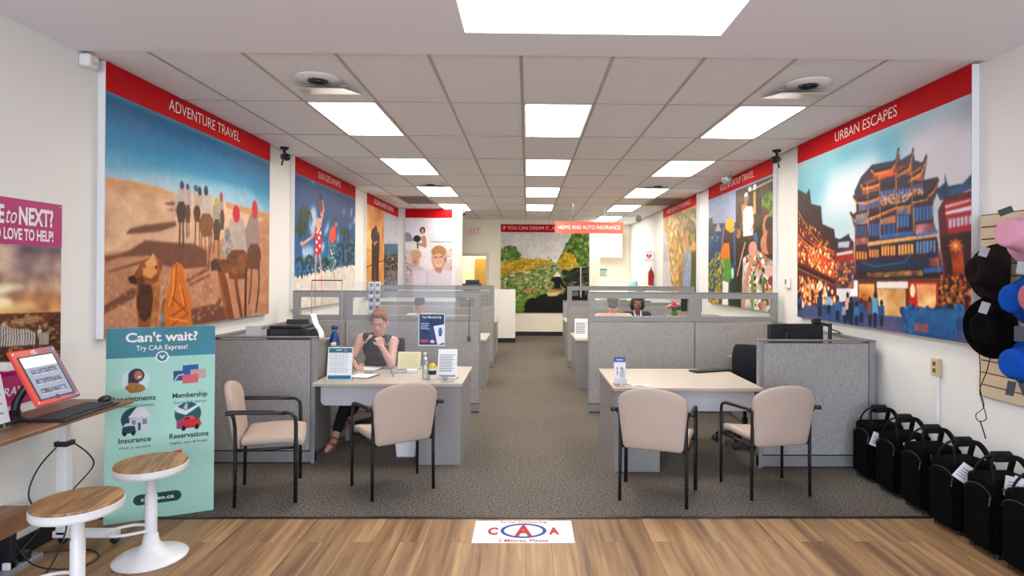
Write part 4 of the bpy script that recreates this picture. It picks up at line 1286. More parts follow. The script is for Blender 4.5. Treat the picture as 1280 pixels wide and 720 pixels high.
def wood(name, a, bcol, sc=(14, 1.2, 1)):
    m = bpy.data.materials.new(name); m.use_nodes = True; nt = m.node_tree; N, L = nt.nodes, nt.links; b = N['Principled BSDF']; b.inputs['Roughness'].default_value = .4
    tc = N.new('ShaderNodeTexCoord'); mp = N.new('ShaderNodeMapping'); mp.inputs['Scale'].default_value = sc; g = N.new('ShaderNodeTexNoise'); g.inputs['Scale'].default_value = 2; g.inputs['Detail'].default_value = 5; g.inputs['Distortion'].default_value = 1
    L.new(tc.outputs['Object'], mp.inputs[0]); L.new(mp.outputs[0], g.inputs[0]); r = N.new('ShaderNodeValToRGB'); r.color_ramp.elements[0].position = .35; r.color_ramp.elements[1].position = .68
    r.color_ramp.elements[0].color = srgb(a); r.color_ramp.elements[1].color = srgb(bcol); L.new(g.outputs[0], r.inputs[0]); L.new(r.outputs[0], b.inputs['Base Color']); return m
def sweep(name, a, bcol, x0_, x1_):
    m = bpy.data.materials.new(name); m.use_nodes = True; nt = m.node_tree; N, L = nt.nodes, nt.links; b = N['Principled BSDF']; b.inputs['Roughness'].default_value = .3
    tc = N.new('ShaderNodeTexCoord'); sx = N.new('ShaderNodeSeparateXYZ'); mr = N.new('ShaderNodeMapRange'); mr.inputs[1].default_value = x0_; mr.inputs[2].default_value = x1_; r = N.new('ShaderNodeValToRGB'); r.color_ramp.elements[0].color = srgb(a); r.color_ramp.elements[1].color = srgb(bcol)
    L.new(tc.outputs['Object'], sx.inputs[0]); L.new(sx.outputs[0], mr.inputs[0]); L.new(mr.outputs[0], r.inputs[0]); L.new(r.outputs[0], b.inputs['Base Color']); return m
STOOLW = wood('stool_wood', '7d5836', 'bd9160'); TABLEW = wood('table_wood', '6a4a34', '9a7048')

# ------------------------------------------------------------------ room
H = 3.089; XL, XR = -2.92, 3.035; YB = 15.8; YC = 4.016; YF = -3.4; YG = 3.865
struct('floor', quad(B(), (XL, YC, 0), (XR, YC, 0), (XR, 17.8, 0), (XL, 17.8, 0)), CARPET)
struct('floor_wood', quad(B(), (XL, YF, -.001), (XR, YF, -.001), (XR, YC, -.001), (XL, YC, -.001)), PLANK)
struct('trim_carpet_edge', bx(XL, XR, YC-.014, YC+.014, 0, .006), BLACKB, bevel=.002)
def wallbox(name, *a): return struct(name, bx(*a), WALL)
wallbox('wall_left', XL-.12, XL, YF, 17.8, 0, H+.05)
wallbox('wall_right', XR, XR+.12, YF, 17.8, 0, H+.05)
# back wall with the door opening on the left and the recess on the right
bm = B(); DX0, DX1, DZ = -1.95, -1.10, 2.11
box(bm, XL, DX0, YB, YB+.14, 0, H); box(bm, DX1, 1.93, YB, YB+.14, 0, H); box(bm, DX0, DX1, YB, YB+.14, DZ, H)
struct('wall_back', bm, mat('warm_lit_wall_paint', 'f7efdc', .75, var=.015, vs=3))  # yellowish warm light of the back area is put into this wall colour
wallbox('wall_back_left', XL, -1.47, 13.3, 13.42, 0, H)
WARM_LIT = mat('warm_lit_wall_paint', 'f7efdc', .75, var=.015, vs=3)
struct('wall_recess', bx(1.6, XR, 17.6, 17.7, 0, H), WARM_LIT)  # recess wall takes the same colour with the warm light painted in
bm = B(); box(bm, -2.25, -.75, 17.5, 17.6, 0, H); box(bm, -2.25, -2.13, YB+.14, 17.5, 0, H); box(bm, -.87, -.75, YB+.14, 17.5, 0, H)
struct('wall_passage', bm, mat('passage_paint', 'efe5c8', .8, var=.02))
struct('door_1', bx(-1.545, -.88, 17.44, 17.5, 0, 2.08), mat('door_ochre', 'b08c38', .5, var=.05), bevel=.004)
bm = B(); box(bm, DX1-.005, DX1+.08, YB-.02, YB, 0, DZ+.08); box(bm, DX0, DX1, YB-.02, YB, DZ, DZ+.08); box(bm, DX0-.08, DX0+.005, YB-.02, YB, 0, DZ+.08)
struct('trim_door', bm, mat('cream_trim', 'dcd2be', .5, var=.01), bevel=.004)
# shop front behind the lens: sill, header and posts around the window
bm = B(); box(bm, XL, XR, YF-.1, YF, 0, .55); box(bm, XL, XR, YF-.1, YF, 2.75, H); box(bm, XL, -2.75, YF-.1, YF, .55, 2.75); box(bm, 2.75, XR, YF-.1, YF, .55, 2.75)
struct('wall_front', bm, WALL)
bm = B(); box(bm, -2.75, 2.75, YF-.07, YF-.02, .55, .6); box(bm, -2.75, 2.75, YF-.07, YF-.02, 2.7, 2.75)
for x in (-2.75, -.95, .9, 2.70): box(bm, x, x+.05, YF-.07, YF-.02, .6, 2.7)
struct('window_1', bm, mat('window_aluminium', '8a8c90', .35, metal=.8))
# baseboards
struct('baseboard_left', bx(XL, XL+.012, YF, 13.3, 0, .11), BLACKB, bevel=.003)
struct('baseboard_right', bx(XR-.012, XR, YF, 17.6, 0, .11), BLACKB, bevel=.003)
struct('baseboard_back', bx(DX1+.08, 1.93, YB-.012, YB, 0, .11), BLACKB, bevel=.003)
# ceiling: tiles beyond the edge, smooth board with a skylight well in front
struct('ceiling', bx(XL, XR, YG, 17.8, H, H+.04), CEILM)
bm = B(); x0 = -.0495; wd = .012
for j in range(-5, 6):
    x = x0+.61*j
    if XL < x < XR: box(bm, x-wd, x+wd, YG, 17.6, H-.004, H+.001)
for k in range(0, 12):
    y = 3.774+1.22*k
    if y > YG: box(bm, XL, XR, y-wd*.8, y+wd*.8, H-.0035, H+.001)
box(bm, XL, XL+.02, YG, 13.3, H-.004, H); box(bm, XR-.02, XR, YG, 17.6, H-.004, H)
struct('trim_ceiling_grid', bm, GRIDM)
SX0, SX1, SY0, SY1 = -.377, 1.142, 1.75, 3.507
bm = B(); zc = H-.018
box(bm, XL, XR, YF, SY0, zc, H+.04); box(bm, XL, XR, SY1, YG, zc, H+.04); box(bm, XL, SX0, SY0, SY1, zc, H+.04); box(bm, SX1, XR, SY0, SY1, zc, H+.04)
struct('ceiling_front', bm, DRYW)
bm = B(); box(bm, SX0-.05, SX0, SY0-.05, SY1+.05, H+.04, 4.1); box(bm, SX1, SX1+.05, SY0-.05, SY1+.05, H+.04, 4.1); box(bm, SX0, SX1, SY1, SY1+.05, H+.04, 4.1); box(bm, SX0, SX1, SY0-.05, SY0, H+.04, 4.1)
struct('trim_skylight_well', bm, mat('skylight_white', 'e9e9ec', .8, var=.005))
# half wall at the end of the aisle
hw = struct('wall_half', bx(-1.3, -.284, 14.2, 14.32, 0, 1.27), WHITE, bevel=.005)
struct('baseboard_half', bx(-1.31, -.275, 14.188, 14.33, 0, .11), BLACKB, bevel=.003)

# ------------------------------------------------------------------ ceiling lights
PANELM = emis('light_diffuser', 'fff7ea', PANEL)
def ceiling_light(col, row, label):
    x0_, y0_ = -.0495+.61*col, 3.774+1.22*row
    t = thing('ceiling_light', label, 'ceiling light', (x0_+.305, y0_+.61, H-.004), group='recessed ceiling light panels')
    bm = B(); a, b = .295, .60
    for q in ((-a, a, -b, -b+.018), (-a, a, b-.018, b), (-a, -a+.018, -b, b), (a-.018, a, -b, b)): box(bm, q[0], q[1], q[2], q[3], -.006, .002)
    obj('frame', bm, WHITE, t, bevel=.002)
    obj('diffuser', bx(-a+.016, a-.016, -b+.016, b-.016, -.003, .001), PANELM, t)
pos = {1: 'nearest row', 3: 'second row', 5: 'third row', 7: 'fourth row'}
for row in (1, 3, 5, 7):
    c1 = -3 if row == 1 else -3
    for col, side in ((-3, 'left'), (0, 'middle'), (3, 'right')):
        ceiling_light(col, row, f'square glowing white ceiling panel in the {side} column, {pos[row]} from the front')
ceiling_light(-2.9, 10.12, 'added unseen ceiling panel brightening the small passage behind the back doorway')  # added out of view, lights up the dark passage
ceiling_light(3, 10, 'extra ceiling panel added to brighten the kitchen recess, behind the coral sign')  # second recess panel, added only to brighten the back of the shop
ceiling_light(3, 9, 'small glowing ceiling panel just before the kitchen recess at back right')

# ceiling vents with clear-white deflectors
def vent(x, y, label, defl):
    t = thing('ceiling_vent', label, 'air vent', (x, y, H), group='round ceiling vents with deflectors')
    obj('ring', lathe(B(), [(.07, -.014), (.12, -.010), (.13, 0), (.165, -.003), (.16, -.01), (.12, -.02), (.08, -.022)], 36), WHITEM, t, smooth=True)
    bm = B()
    for r in (.03, .06, .09): lathe(bm, [(r, -.022), (r+.010, -.014), (r+.018, -.004)], 32)
    obj('louvre', bm, DARKG, t, smooth=True)
    bm = B(); s = defl
    prism(bm, [(-.17, -.005), (-.17, -.0), (.17, -.0), (.17, -.005)], .16, .17)
    P = [(-.18, .03, -.06), (.18, .03, -.06), (.23, .33, -.015), (-.23, .33, -.015)]
    v0 = [bm.verts.new(p) for p in P]; v1 = [bm.verts.new((p[0], p[1], p[2]-.004)) for p in P]
    bm.faces.new(v0); bm.faces.new(v1[::-1])
    for i in range(4): bm.faces.new((v0[i], v1[i], v1[(i+1) % 4], v0[(i+1) % 4]))
    obj('deflector', bm, mat('deflector_plastic', 'd8d0c4', .3, var=.02), t)
vent(-1.56, 4.42, 'round white ceiling vent with angled deflector at front left', 1)
vent(2.1, 4.42, 'round white ceiling vent with angled deflector at front right', 1)
vent(-1.56, 9.55, 'round ceiling vent beside the third light panel on the left', 1)
vent(2.1, 9.55, 'round ceiling vent beside the third light panel on the right', 1)
def grille(x, y, label):
    t = thing('return_grille', label, 'air grille', (x, y, H-.004), group='grey return air grilles')
    bm = B(); a, b = .295, .60
    for q in ((-a, a, -b, -b+.025), (-a, a, b-.025, b), (-a, -a+.025, -b, b), (a-.025, a, -b, b)): box(bm, q[0], q[1], q[2], q[3], -.006, .002)
    obj('frame', bm, GRIDM, t)
    bm = B()
    for i in range(26): y_ = -.56+i*.045; box(bm, -a+.02, a-.02, y_, y_+.028, -.004, .0)
    obj('louvre', bm, mat('grille_grey', '77726f', .6), t)
grille(x0-.305-.61*3, 3.774+1.22*6+.61, 'dark grey louvred ceiling tile at the left near the ocean cruise poster')
grille(x0+.305+.61*4, 3.774+1.22*6+.61, 'dark grey louvred ceiling tile at the right near the home insurance poster')
# ------------------------------------------------------------------ wall posters
def poster(key, label, loc, rotz, w_, h_, caption, tw, W_, H_, band=.2, th=.05, group='framed travel posters with red banners', tx=0, ta='CENTER', spare=.0):
    t = thing('wall_poster', label, 'poster', loc, rotz, group)
    obj('panel', bx(-w_/2, w_/2, -th, 0, 0, h_), WHITEM, t, bevel=.002)
    picture('picture', -w_/2+.003, w_/2-.003, .003, h_-.001, -th-.0015, POSTERS[key], W_, H_, t)
    if band: obj('banner', bx(-w_/2+.002, w_/2-.002, -th-.004, -th-.001, h_-band, h_-.0005), REDB, t)
    if caption: letters(t, caption, tx, h_-band*.5-.036, -th-.006, INKW, width=tw, height=.095, align=ta, fat=-.008)
    return t
LX, RX, PW = XL, XR, 2.575
poster('adv', 'large desert camel caravan poster captioned adventure travel on the left wall', (LX, 5.3525, 1.19), PI/2, PW, 1.89, 'ADVENTURE TRAVEL', 1.165, 400, 295)
poster('sun', 'blue sky beach poster with girl in red dotted swimsuit, captioned sun getaways', (LX, 8.635, 1.19), PI/2, PW, 1.89, 'SUN GETAWAYS', .95, 300, 240)
poster('ocean', 'orange and blue split cruise poster with silhouetted couple on the left wall', (LX, 11.905, 1.19), PI/2, PW, 1.89, 'OCEAN & RIVER CRUISING', 1.6, 220, 200)
poster('urban', 'large glowing pagoda street poster captioned urban escapes on the right wall', (RX, 5.2325, 1.19), -PI/2, PW, 1.89, 'URBAN ESCAPES', .965, 420, 310)
poster('solo', 'poster of yellow hatted hiker and waiter captioned solo and group travel', (RX, 8.465, 1.19), -PI/2, PW, 1.89, 'SOLO & GROUP TRAVEL', 1.37, 300, 240)
poster('home', 'golden family hug poster farthest along the right wall', (RX, 11.74, 1.19), -PI/2, PW, 1.89, 'HOME AND AUTO INSURANCE', 1.83, 220, 200)
poster('bride', 'beach bride and two smiling girls poster on the short end wall', (-2.203, 13.3, 1.2), 0, 1.054, 1.88, '', 1, 160, 260, th=.03)
poster('dream', 'river lily pad and boat mural on the far back wall', (.4675, YB, .61), 0, 2.365, 2.35, 'IF YOU CAN DREAM IT...WE', 1.48, 280, 260, band=.21, th=.03, tx=-1.115, ta='LEFT')
def small_poster():
    t = thing('paper_poster', 'magenta and sunset zebra poster hanging on the left wall at the frame edge', 'poster', (XL+.001, 3.157, .885), PI/2)
    PINK = mat('poster_magenta', 'b0186c', .5, var=.02)
    obj('sheet', bx(-.6, .6, -.004, 0, 0, 1.18), PAPER, t)
    picture('picture', -.597, .597, .002, 1.178, -.005, POSTERS['small'], 260, 260, t)
    obj('banner', bx(-.597, .597, -.0072, -.0055, .915, 1.178), PINK, t)
    obj('banner', bx(-.597, .597, -.0072, -.0055, .002, .17), PINK, t)
    letters(t, 'WHERE', .055, 1.035, -.009, INKW, width=.26, height=.1, fat=.035); letters(t, 'to', .232, 1.035, -.009, INKW, width=.07, height=.1, shear=.35); letters(t, 'NEXT?', .403, 1.035, -.009, INKW, width=.245, height=.1, fat=.035)
    letters(t, "WE'D LOVE TO HELP!", .283, .945, -.009, INKW, width=.49, height=.064, fat=.03)
    letters(t, 'TRAVEL', .27, .06, -.009, INKW, height=.05, fat=.015, shear=.2)
    obj('corner_pin', ico(B(), (.58, -.007, 1.16), .008, 1), CHROME, t)
small_poster()

# ------------------------------------------------------------------ hanging and wall signs
t = thing('hanging_sign', 'coral red home and auto insurance sign hanging from ceiling wires', 'sign', (1.163, 11.2, 2.417), group=None)
obj('board', bx(-.645, .645, -.012, .012, 0, .219), mat('sign_coral', 'f0604c', .5, var=.02), t, bevel=.002)
letters(t, 'HOME AND AUTO INSURANCE', 0, .078, -.0135, INKW, width=1.17, height=.075, fat=.008)
for x in (-.3, .3): obj('wire', tube(B(), [(x, 0, .219), (x, 0, H-2.417)], .0025, 6), CHROME, t)
t = thing('exit_sign', 'white exit sign with red letters above the back doorway', 'exit sign', (-1.40, YB, 2.65))
obj('case', bx(-.17, .17, -.05, 0, 0, .24), WHITE, t, bevel=.006)
letters(t, 'EXIT', 0, .055, -.0515, mat('exit_red', 'd8332a', .5, emit=.4), width=.24, height=.14, fat=.004)
t = thing('wall_sign', 'white defibrillator sign with red heart jutting from the recess wall', 'sign', (2.915, 14.2, 1.95), 0)
obj('board', bx(-.118, .118, -.006, .006, -.01, .255), PAPER, t); obj('wall_flange', bx(.10, .119, -.03, .03, 0, .245), WHITE, t)
hp = []
for i in range(30):
    a = 2*PI*i/30; hp.append((.0042*16*math.sin(a)**3, .135+.0042*(13*math.cos(a)-5*math.cos(2*a)-2*math.cos(3*a)-math.cos(4*a))))
obj('heart', prism(B(), hp, -.009, -.006), mat('heart_red', 'c8142c', .5), t)
obj('bolt', prism(B(), [(.012, .175), (-.02, .13), (-.002, .13), (-.012, .1), (.022, .148), (.004, .148)], -.011, -.009), INKW, t)
letters(t, 'AED', 0, .215, -.008, mat('ink_black', '1c1c22', .6), width=.16, height=.03); letters(t, 'DEFIBRILLATOR', 0, .03, -.008, MATS['ink_black'], width=.2, height=.028)
INKB = MATS['ink_black']
t = thing('fire_extinguisher', 'small red fire extinguisher on the recess wall below the heart sign', 'fire extinguisher', (XR-.075, 14.2, 1.38))
obj('cylinder', lathe(B(), [(0, 0), (.06, .0), (.065, .02), (.065, .3), (.05, .35), (.02, .38), (.02, .4)], 20), mat('extinguisher_red', 'b81820', .3), t, smooth=True)
bm = B(); box(bm, -.012, .012, -.09, .02, .4, .415); box(bm, -.012, .012, -.07, .02, .425, .438); obj('handle', bm, BLACKP, t)
obj('hose', tube(B(), [(0, -.02, .4), (-.02, -.09, .36), (-.03, -.09, .2), (-.03, -.075, .1)], .01, 6, sm=4), BLACKP, t)
obj('wall_bracket', bx(-.02, .075, -.03, .03, .2, .24), DARKG, t)
# recess furniture
t = thing('wall_cabinet', 'white wall cupboard hanging in the kitchen recess', 'cabinet', (2.35, 17.6, 2.12))
obj('body', bx(-.42, .42, -.34, 0, 0, .77), mat('cupboard_cream', 'ddd4be', .5, var=.01), t, bevel=.003)
for s in (-1, 1):
    d = obj('door', bx(min(0, s*.415)+.003, max(0, s*.415)-.003, -.36, -.342, .005, .765), mat('cupboard_cream', 'ddd4be', .5, var=.01), t, bevel=.003)
    obj('handle', tube(B(), [(s*.05, -.365, .05), (s*.05, -.385, .06), (s*.05, -.385, .16), (s*.05, -.365, .17)], .005, 6), CHROME, d)
t = thing('paper_notice', 'small notice with a teal heading on the recess back wall', 'notice', (2.24, 17.6, 1.57))
obj('sheet', bx(-.13, .13, -.004, 0, 0, .24), mat('notice_paper', 'c4ccc4', .7), t); obj('heading', bx(-.125, .125, -.006, -.004, .19, .235), mat('notice_teal', '4c8c94', .7), t)
bm = B()
for i in range(5): box(bm, -.1, .1-.02*(i % 3), -.0055, -.004, .03+i*.03, .037+i*.03)
obj('printed_lines', bm, INKB, t)
t = thing('kitchen_counter', 'white counter along the recess back wall', 'counter', (2.5, 17.25, 0))
obj('body', bx(-.52, .52, -.25, .34, .1, .9), WHITE, t, bevel=.003); obj('worktop', bx(-.53, .53, -.28, .34, .9, .94), DESKW, t, bevel=.004); obj('plinth', bx(-.5, .5, -.2, .34, 0, .1), BLACKB, t)
for i in range(3): 
    d = obj('door', bx(-.515+i*.345, -.18+i*.345, -.268, -.25, .13, .88), WHITE, t, bevel=.003); obj('handle', bx(-.36+i*.345, -.34+i*.345, -.285, -.268, .7, .82), CHROME, d)
t = thing('water_cooler', 'pale teal bottle water cooler standing in the kitchen recess', 'water cooler', (2.93, 16.4, 0))
obj('body', bx(-.15, .1, -.16, .16, 0, .98), WHITE, t, bevel=.02); obj('bottle', lathe(B(), [(0, .98), (.05, .98), (.05, 1.03), (.12, 1.1), (.125, 1.2), (.118, 1.22), (.125, 1.24), (.125, 1.44), (.1, 1.47), (0, 1.47)], 24), mat('bottle_teal', '98c4c4', .25), t, smooth=True)
obj('tap', tube(B(), [(-.15, -.03, .8), (-.19, -.03, .8), (-.19, -.03, .77)], .012, 6), BLACKP, t)

# security cameras, lamps, sensors
def camera(loc, rotz, label, s=1):
    t = thing('security_camera', label, 'security camera', loc, rotz, 'black dome-bracket security cameras')
    obj('mount', lathe(B(), [(0, 0), (.05*s, 0), (.045*s, -.02*s), (.015*s, -.03*s), (.015*s, -.07*s), (0, -.07*s)], 16), BLACKP, t, smooth=True)
    obj('body', lathe(B(), [(0, 0), (.035*s, 0), (.042*s, .02*s), (.042*s, .13*s), (.03*s, .15*s), (0, .15*s)], 18, Matrix.Translation((0, .04*s, -.1*s)) @ Matrix.Rotation(PI*.56, 4, 'X')), BLACKP, t, smooth=True)
    obj('lens', ico(B(), (0, -.105*s, -.125*s), .024*s, 2), mat('lens_glass', '08080c', .08), t, smooth=True)
    obj('sun_bracket', tube(B(), [(0, .02*s, -.07*s), (0, .05*s, -.14*s), (0, .09*s, -.19*s)], .01*s, 6), BLACKP, t)
camera((-2.80, 6.86, H-.004), .7, 'black security camera at the ceiling after the camel caravan poster')
camera((2.86, 6.78, H-.004), -.7, 'black security camera at the ceiling before the pagoda poster')
camera((-1.42, 13.2, H-.004), .2, 'black security camera at the corner beside the bride poster', .9)
def emlight(loc, label, rotz=0):
    t = thing('emergency_light', label, 'emergency light', loc, rotz, 'clear emergency lamp heads')
    obj('base', bx(-.05, .05, -.03, .03, -.03, 0), WHITE, t, bevel=.006)
    m = Matrix.Translation((0, -.03, -.085)) @ Matrix.Rotation(PI*.56, 4, 'X')
    obj('lamp_shell', lathe(B(), [(0, -.06), (.04, -.055), (.07, -.02), (.075, .01), (.072, .012)], 24, m), mat('lamp_silver', 'a8a8a4', .3, metal=.6), t, smooth=True)
    obj('lens', lathe(B(), [(.071, .01), (.05, .028), (0, .034)], 24, m), clear_mat('lamp_lens', (.95, .95, .92), .15, haze=.25), t, smooth=True)
    obj('stem', tube(B(), [(0, 0, -.03), (0, 0, -.06)], .012, 8), WHITE, t)
emlight((2.82, 8.38, H-.004), 'clear emergency lamp on the ceiling in front of the solo and group travel poster', -.3)
emlight((2.72, 14.5, H-.004), 'clear emergency lamp on the ceiling over the kitchen recess', -.2)
t = thing('motion_sensor', 'white wall sensor at the ceiling corner left of the camel caravan poster', 'sensor', (XL, 3.93, 2.985), PI/2)
obj('housing', bx(-.05, .05, -.075, 0, 0, .085), WHITEM, t, bevel=.02, seg=4); obj('lens', bx(-.028, .028, -.079, -.074, .014, .04), mat('sensor_lens', 'c8c8c8', .3), t, bevel=.002)
t = thing('thermostat', 'white thermostat on the wall between the two nearest right posters', 'thermostat', (XR, 6.84, 1.5), -PI/2)
obj('housing', bx(-.05, .05, -.035, 0, 0, .12), WHITEM, t, bevel=.008); obj('display', bx(-.035, .0, -.037, -.034, .045, .1), mat('lcd_grey', '7d857c', .3), t)
t = thing('cable_raceway', 'white vertical cable channel with cream outlet on the right wall', 'cable raceway', (XR, 4.34, .112), -PI/2)
obj('channel', bx(-.018, .018, -.02, 0, 0, .80), WHITEM, t, bevel=.004)
d = obj('outlet_plate', bx(-.04, .04, -.03, 0, .80, .93), mat('outlet_cream', 'c9b58c', .5), t, bevel=.006)
bm = B(); box(bm, -.014, .014, -.033, -.03, .825, .855); box(bm, -.014, .014, -.033, -.03, .875, .905); obj('socket', bm, mat('socket_brown', '5a4a34', .5), d)

# ------------------------------------------------------------------ glazed cubicle partitions
def glazed(x0_, x1_, y, seam, label, group='glass topped cubicle partitions'):
    t = thing('cubicle_partition', label, 'partition', (0, y, 0), group=group); a, b = -.03, .03; top = 1.425
    bm = B(); box(bm, x0_, x1_, a+.004, b-.004, .012, .1); obj('base', bm, CAPM if False else FRAME, t, bevel=.003)
    bm = B(); box(bm, x0_, x1_, a, b, 1.36, top); box(bm, x0_, x1_, a, b, 1.085, 1.15)
    xs = [x0_, seam, x1_] if seam else [x0_, x1_]
    for i, x in enumerate(xs):
        l = x if i == 0 else (x-.07 if i == len(xs)-1 else x-.075); r = x+.07 if i == 0 else (x if i == len(xs)-1 else x+.075)
        box(bm, l, r, a, b, 1.15, 1.36)
    obj('top_frame', bm, FRAME, t, bevel=.003)
    obj('top_cap', bx(x0_-.004, x1_+.004, a-.003, b+.003, top, top+.012), CAPM, t, bevel=.003)
    for l, r in zip(xs, xs[1:]):
        obj('fabric_panel', bx(l+.006, r-.006, a, b, .108, 1.078), FABRIC, t, bevel=.006)
        obj('glass_pane', bx(l+.06, r-.06, -.004, .004, 1.14, 1.37), GLASS, t)
    bm = B()
    for x in (x0_, x1_): box(bm, x-.008, x+.008, a-.001, b+.001, .0, top)
    obj('end_post', bm, FRAME, t, bevel=.003)
    if seam: obj('seam_strip', bx(seam-.006, seam+.006, a+.01, b-.01, .1, 1.08), CAPM, t)
    return t
glazed(-2.76, -.563, 7.08, -2.15, 'grey fabric partition with glass strip behind the left desk, nearest row')
glazed(.735, 2.99, 7.08, 2.0, 'grey fabric partition with glass strip behind the right desk, nearest row')
glazed(-2.76, -.59, 10.47, None, 'second grey glass topped partition down the left of the aisle')
glazed(.715, 2.95, 10.47, 2.0, 'second grey glass topped partition down the right of the aisle')
t = thing('cubicle_partition', 'low solid grey partition farthest down the right of the aisle', 'partition', (0, 13.9, 0))
obj('fabric_panel', bx(.84, 2.9, -.03, .03, .1, 1.0), FABRIC, t, bevel=.004); obj('top_cap', bx(.835, 2.9, -.033, .033, 1.0, 1.03), CAPM, t, bevel=.003); obj('base', bx(.84, 2.9, -.026, .026, 0, .1), FRAME, t)
def nearpart(s, xa, xb, y, label):
    # s=+1 right, -1 left; xa = aisle end, xb = wall end
    t = thing('cubicle_partition', label, 'partition', (0, y, 0), group='low fabric partitions at the carpet edge'); lo, hi = min(xa, xb), max(xa, xb); top = 1.08
    obj('fabric_panel', bx(lo+.038, hi-.04-(.02 if s > 0 else 0), -.03, .03, .112, top-.014), FABRIC, t, bevel=.006)
    obj('base', bx(lo, hi, -.026, .026, .01, .102), FRAME, t, bevel=.003); obj('reveal_strip', bx(lo+.03, hi-.03, -.022, .022, .1, .112), BLACKP, t)
    bm = B()
    box(bm, lo, lo+.035, -.032, .032, 0, top); box(bm, hi-.035-(.02 if s > 0 else 0), hi, -.032, .032, 0, top)
    obj('end_post', bm, FRAME, t, bevel=.004)
    obj('top_cap', bx(lo-.003, hi+.003, -.035, .035, top, top+.014), CAPM, t, bevel=.003)
    a, b = (xb-.06, xb) if s > 0 else (xb, xb+.06); yb = 7.04-y; ya = .04
    t2 = thing('side_partition', 'low grey fabric side panel along the '+('right' if s > 0 else 'left')+' wall behind the front partition', 'partition', (0, y, 0), group='low side panels along the walls')
    obj('fabric_panel', bx(a, b, ya, yb, .1, top-.012), FABRIC, t2, bevel=.006)
    obj('base', bx(a+.005, b-.005, ya, yb, .0, .1), FRAME, t2)
    obj('top_cap', bx(a-.003, b+.003, ya, yb, top-.012, top+.014), CAPM, t2, bevel=.003)
nearpart(1, 1.985, 2.99, 5.08, 'low grey fabric partition beside the row of black bags')
nearpart(-1, -1.83, -2.74, 5.19, 'low grey fabric partition behind the mint sign')

# ------------------------------------------------------------------ desks
def desk(s, x_in, x_out, y0_, y1_, label, ret0=0, ret1=0):
    # s: +1 right of the aisle; x_in aisle side
    t = thing('office_desk', label, 'desk', ((x_in+x_out)/2, (y0_+y1_)/2, 0), group='cream topped grey office desks'); hw_ = abs(x_out-x_in)/2; d = (y1_-y0_)/2
    X_ = lambda v: v*s     # local x: -hw = aisle end when s=+1
    def bxx(a, b, *r): return bx(min(X_(a), X_(b)), max(X_(a), X_(b)), *r)
    obj('desktop', bxx(-hw_, hw_, -d, d, .672, .702), DESKW, t, bevel=.005)
    obj('end_panel', bxx(-hw_+.012, -hw_+.395, -d+.012, d-.02, 0, .672), DESKG, t, bevel=.003)
    r = .045; P = [(-hw_+.395, .672), (hw_-.06, .672), (hw_-.06, .50+r)]
    for k in range(7): a = k/6*PI/2; P.append((hw_-.06-r+r*math.cos(a), .50+r-r*math.sin(a)))
    P.append((-hw_+.395, .50))
    obj('modesty_panel', prism(B(), [(X_(a), z) for a, z in P], -d+.05, -d+.07), MODEST, t, bevel=.002)
    obj('support_leg', bx(min(X_(hw_-.1), X_(hw_-.06)), max(X_(hw_-.1), X_(hw_-.06)), d-.2, d-.14, 0, .672), DESKG, t)
    return t
dl = desk(-1, -.555, -1.84, 5.11, 6.06, 'cream topped grey desk where the woman in black sits writing', -2.66, -1.98)
dr = desk(1, .72, 1.985, 4.935, 5.95, 'cream topped grey desk with a brochure stand, right of the aisle at the front', 2.42, 2.90)
def return_desk(x0_, x1_, y0_, y1_, label):
    t = thing('return_desk', label, 'desk', ((x0_+x1_)/2, (y0_+y1_)/2, 0), group='side worktops along the walls'); a, b = (x1_-x0_)/2, (y1_-y0_)/2
    obj('worktop', bx(-a, a, -b, b, .672, .702), DESKW, t, bevel=.005); p = obj('pedestal', bx(-a+.05, a-.03, b-.62, b-.03, .01, .672), DESKG, t, bevel=.003)
    for k in range(3): d_ = obj('drawer', bx(-a+.07, a-.05, b-.635, b-.62, .04+.2*k, .225+.2*k), DESKG, p, bevel=.003)
    obj('end_panel', bx(-a+.02, a-.02, -b+.02, -b+.05, 0, .672), DESKG, t, bevel=.003); return t
return_desk(2.36, 2.90, 5.16, 6.98, 'cream side worktop along the right wall behind the empty swivel chair')
rl = return_desk(-2.655, -2.05, 5.80, 6.98, 'cream side worktop along the left wall behind the black printer')
dup(rl, (2.6, 9.15, 0), label='cream side worktop under the flowers behind the right glass strip'); dup(rl, (-2.4, 9.75, 0), label='cream side worktop behind the left glass strip')
dl2 = dup(dl, (dl.location.x-.03, dl.location.y+3.4, 0), label='second cream topped grey desk along the left of the aisle')
dr2 = dup(dr, (dr.location.x-.02, dr.location.y+3.62, 0), label='second cream topped grey desk along the right, with a form stand at its corner')
dl3 = dup(dl, (dl.location.x-.05, dl.location.y+6.5, 0), label='third cream topped grey desk along the left of the aisle, farthest')
dr3 = dup(dr, (dr.location.x+.04, dr.location.y+6.9, 0), label='third cream topped grey desk along the right of the aisle, farthest')

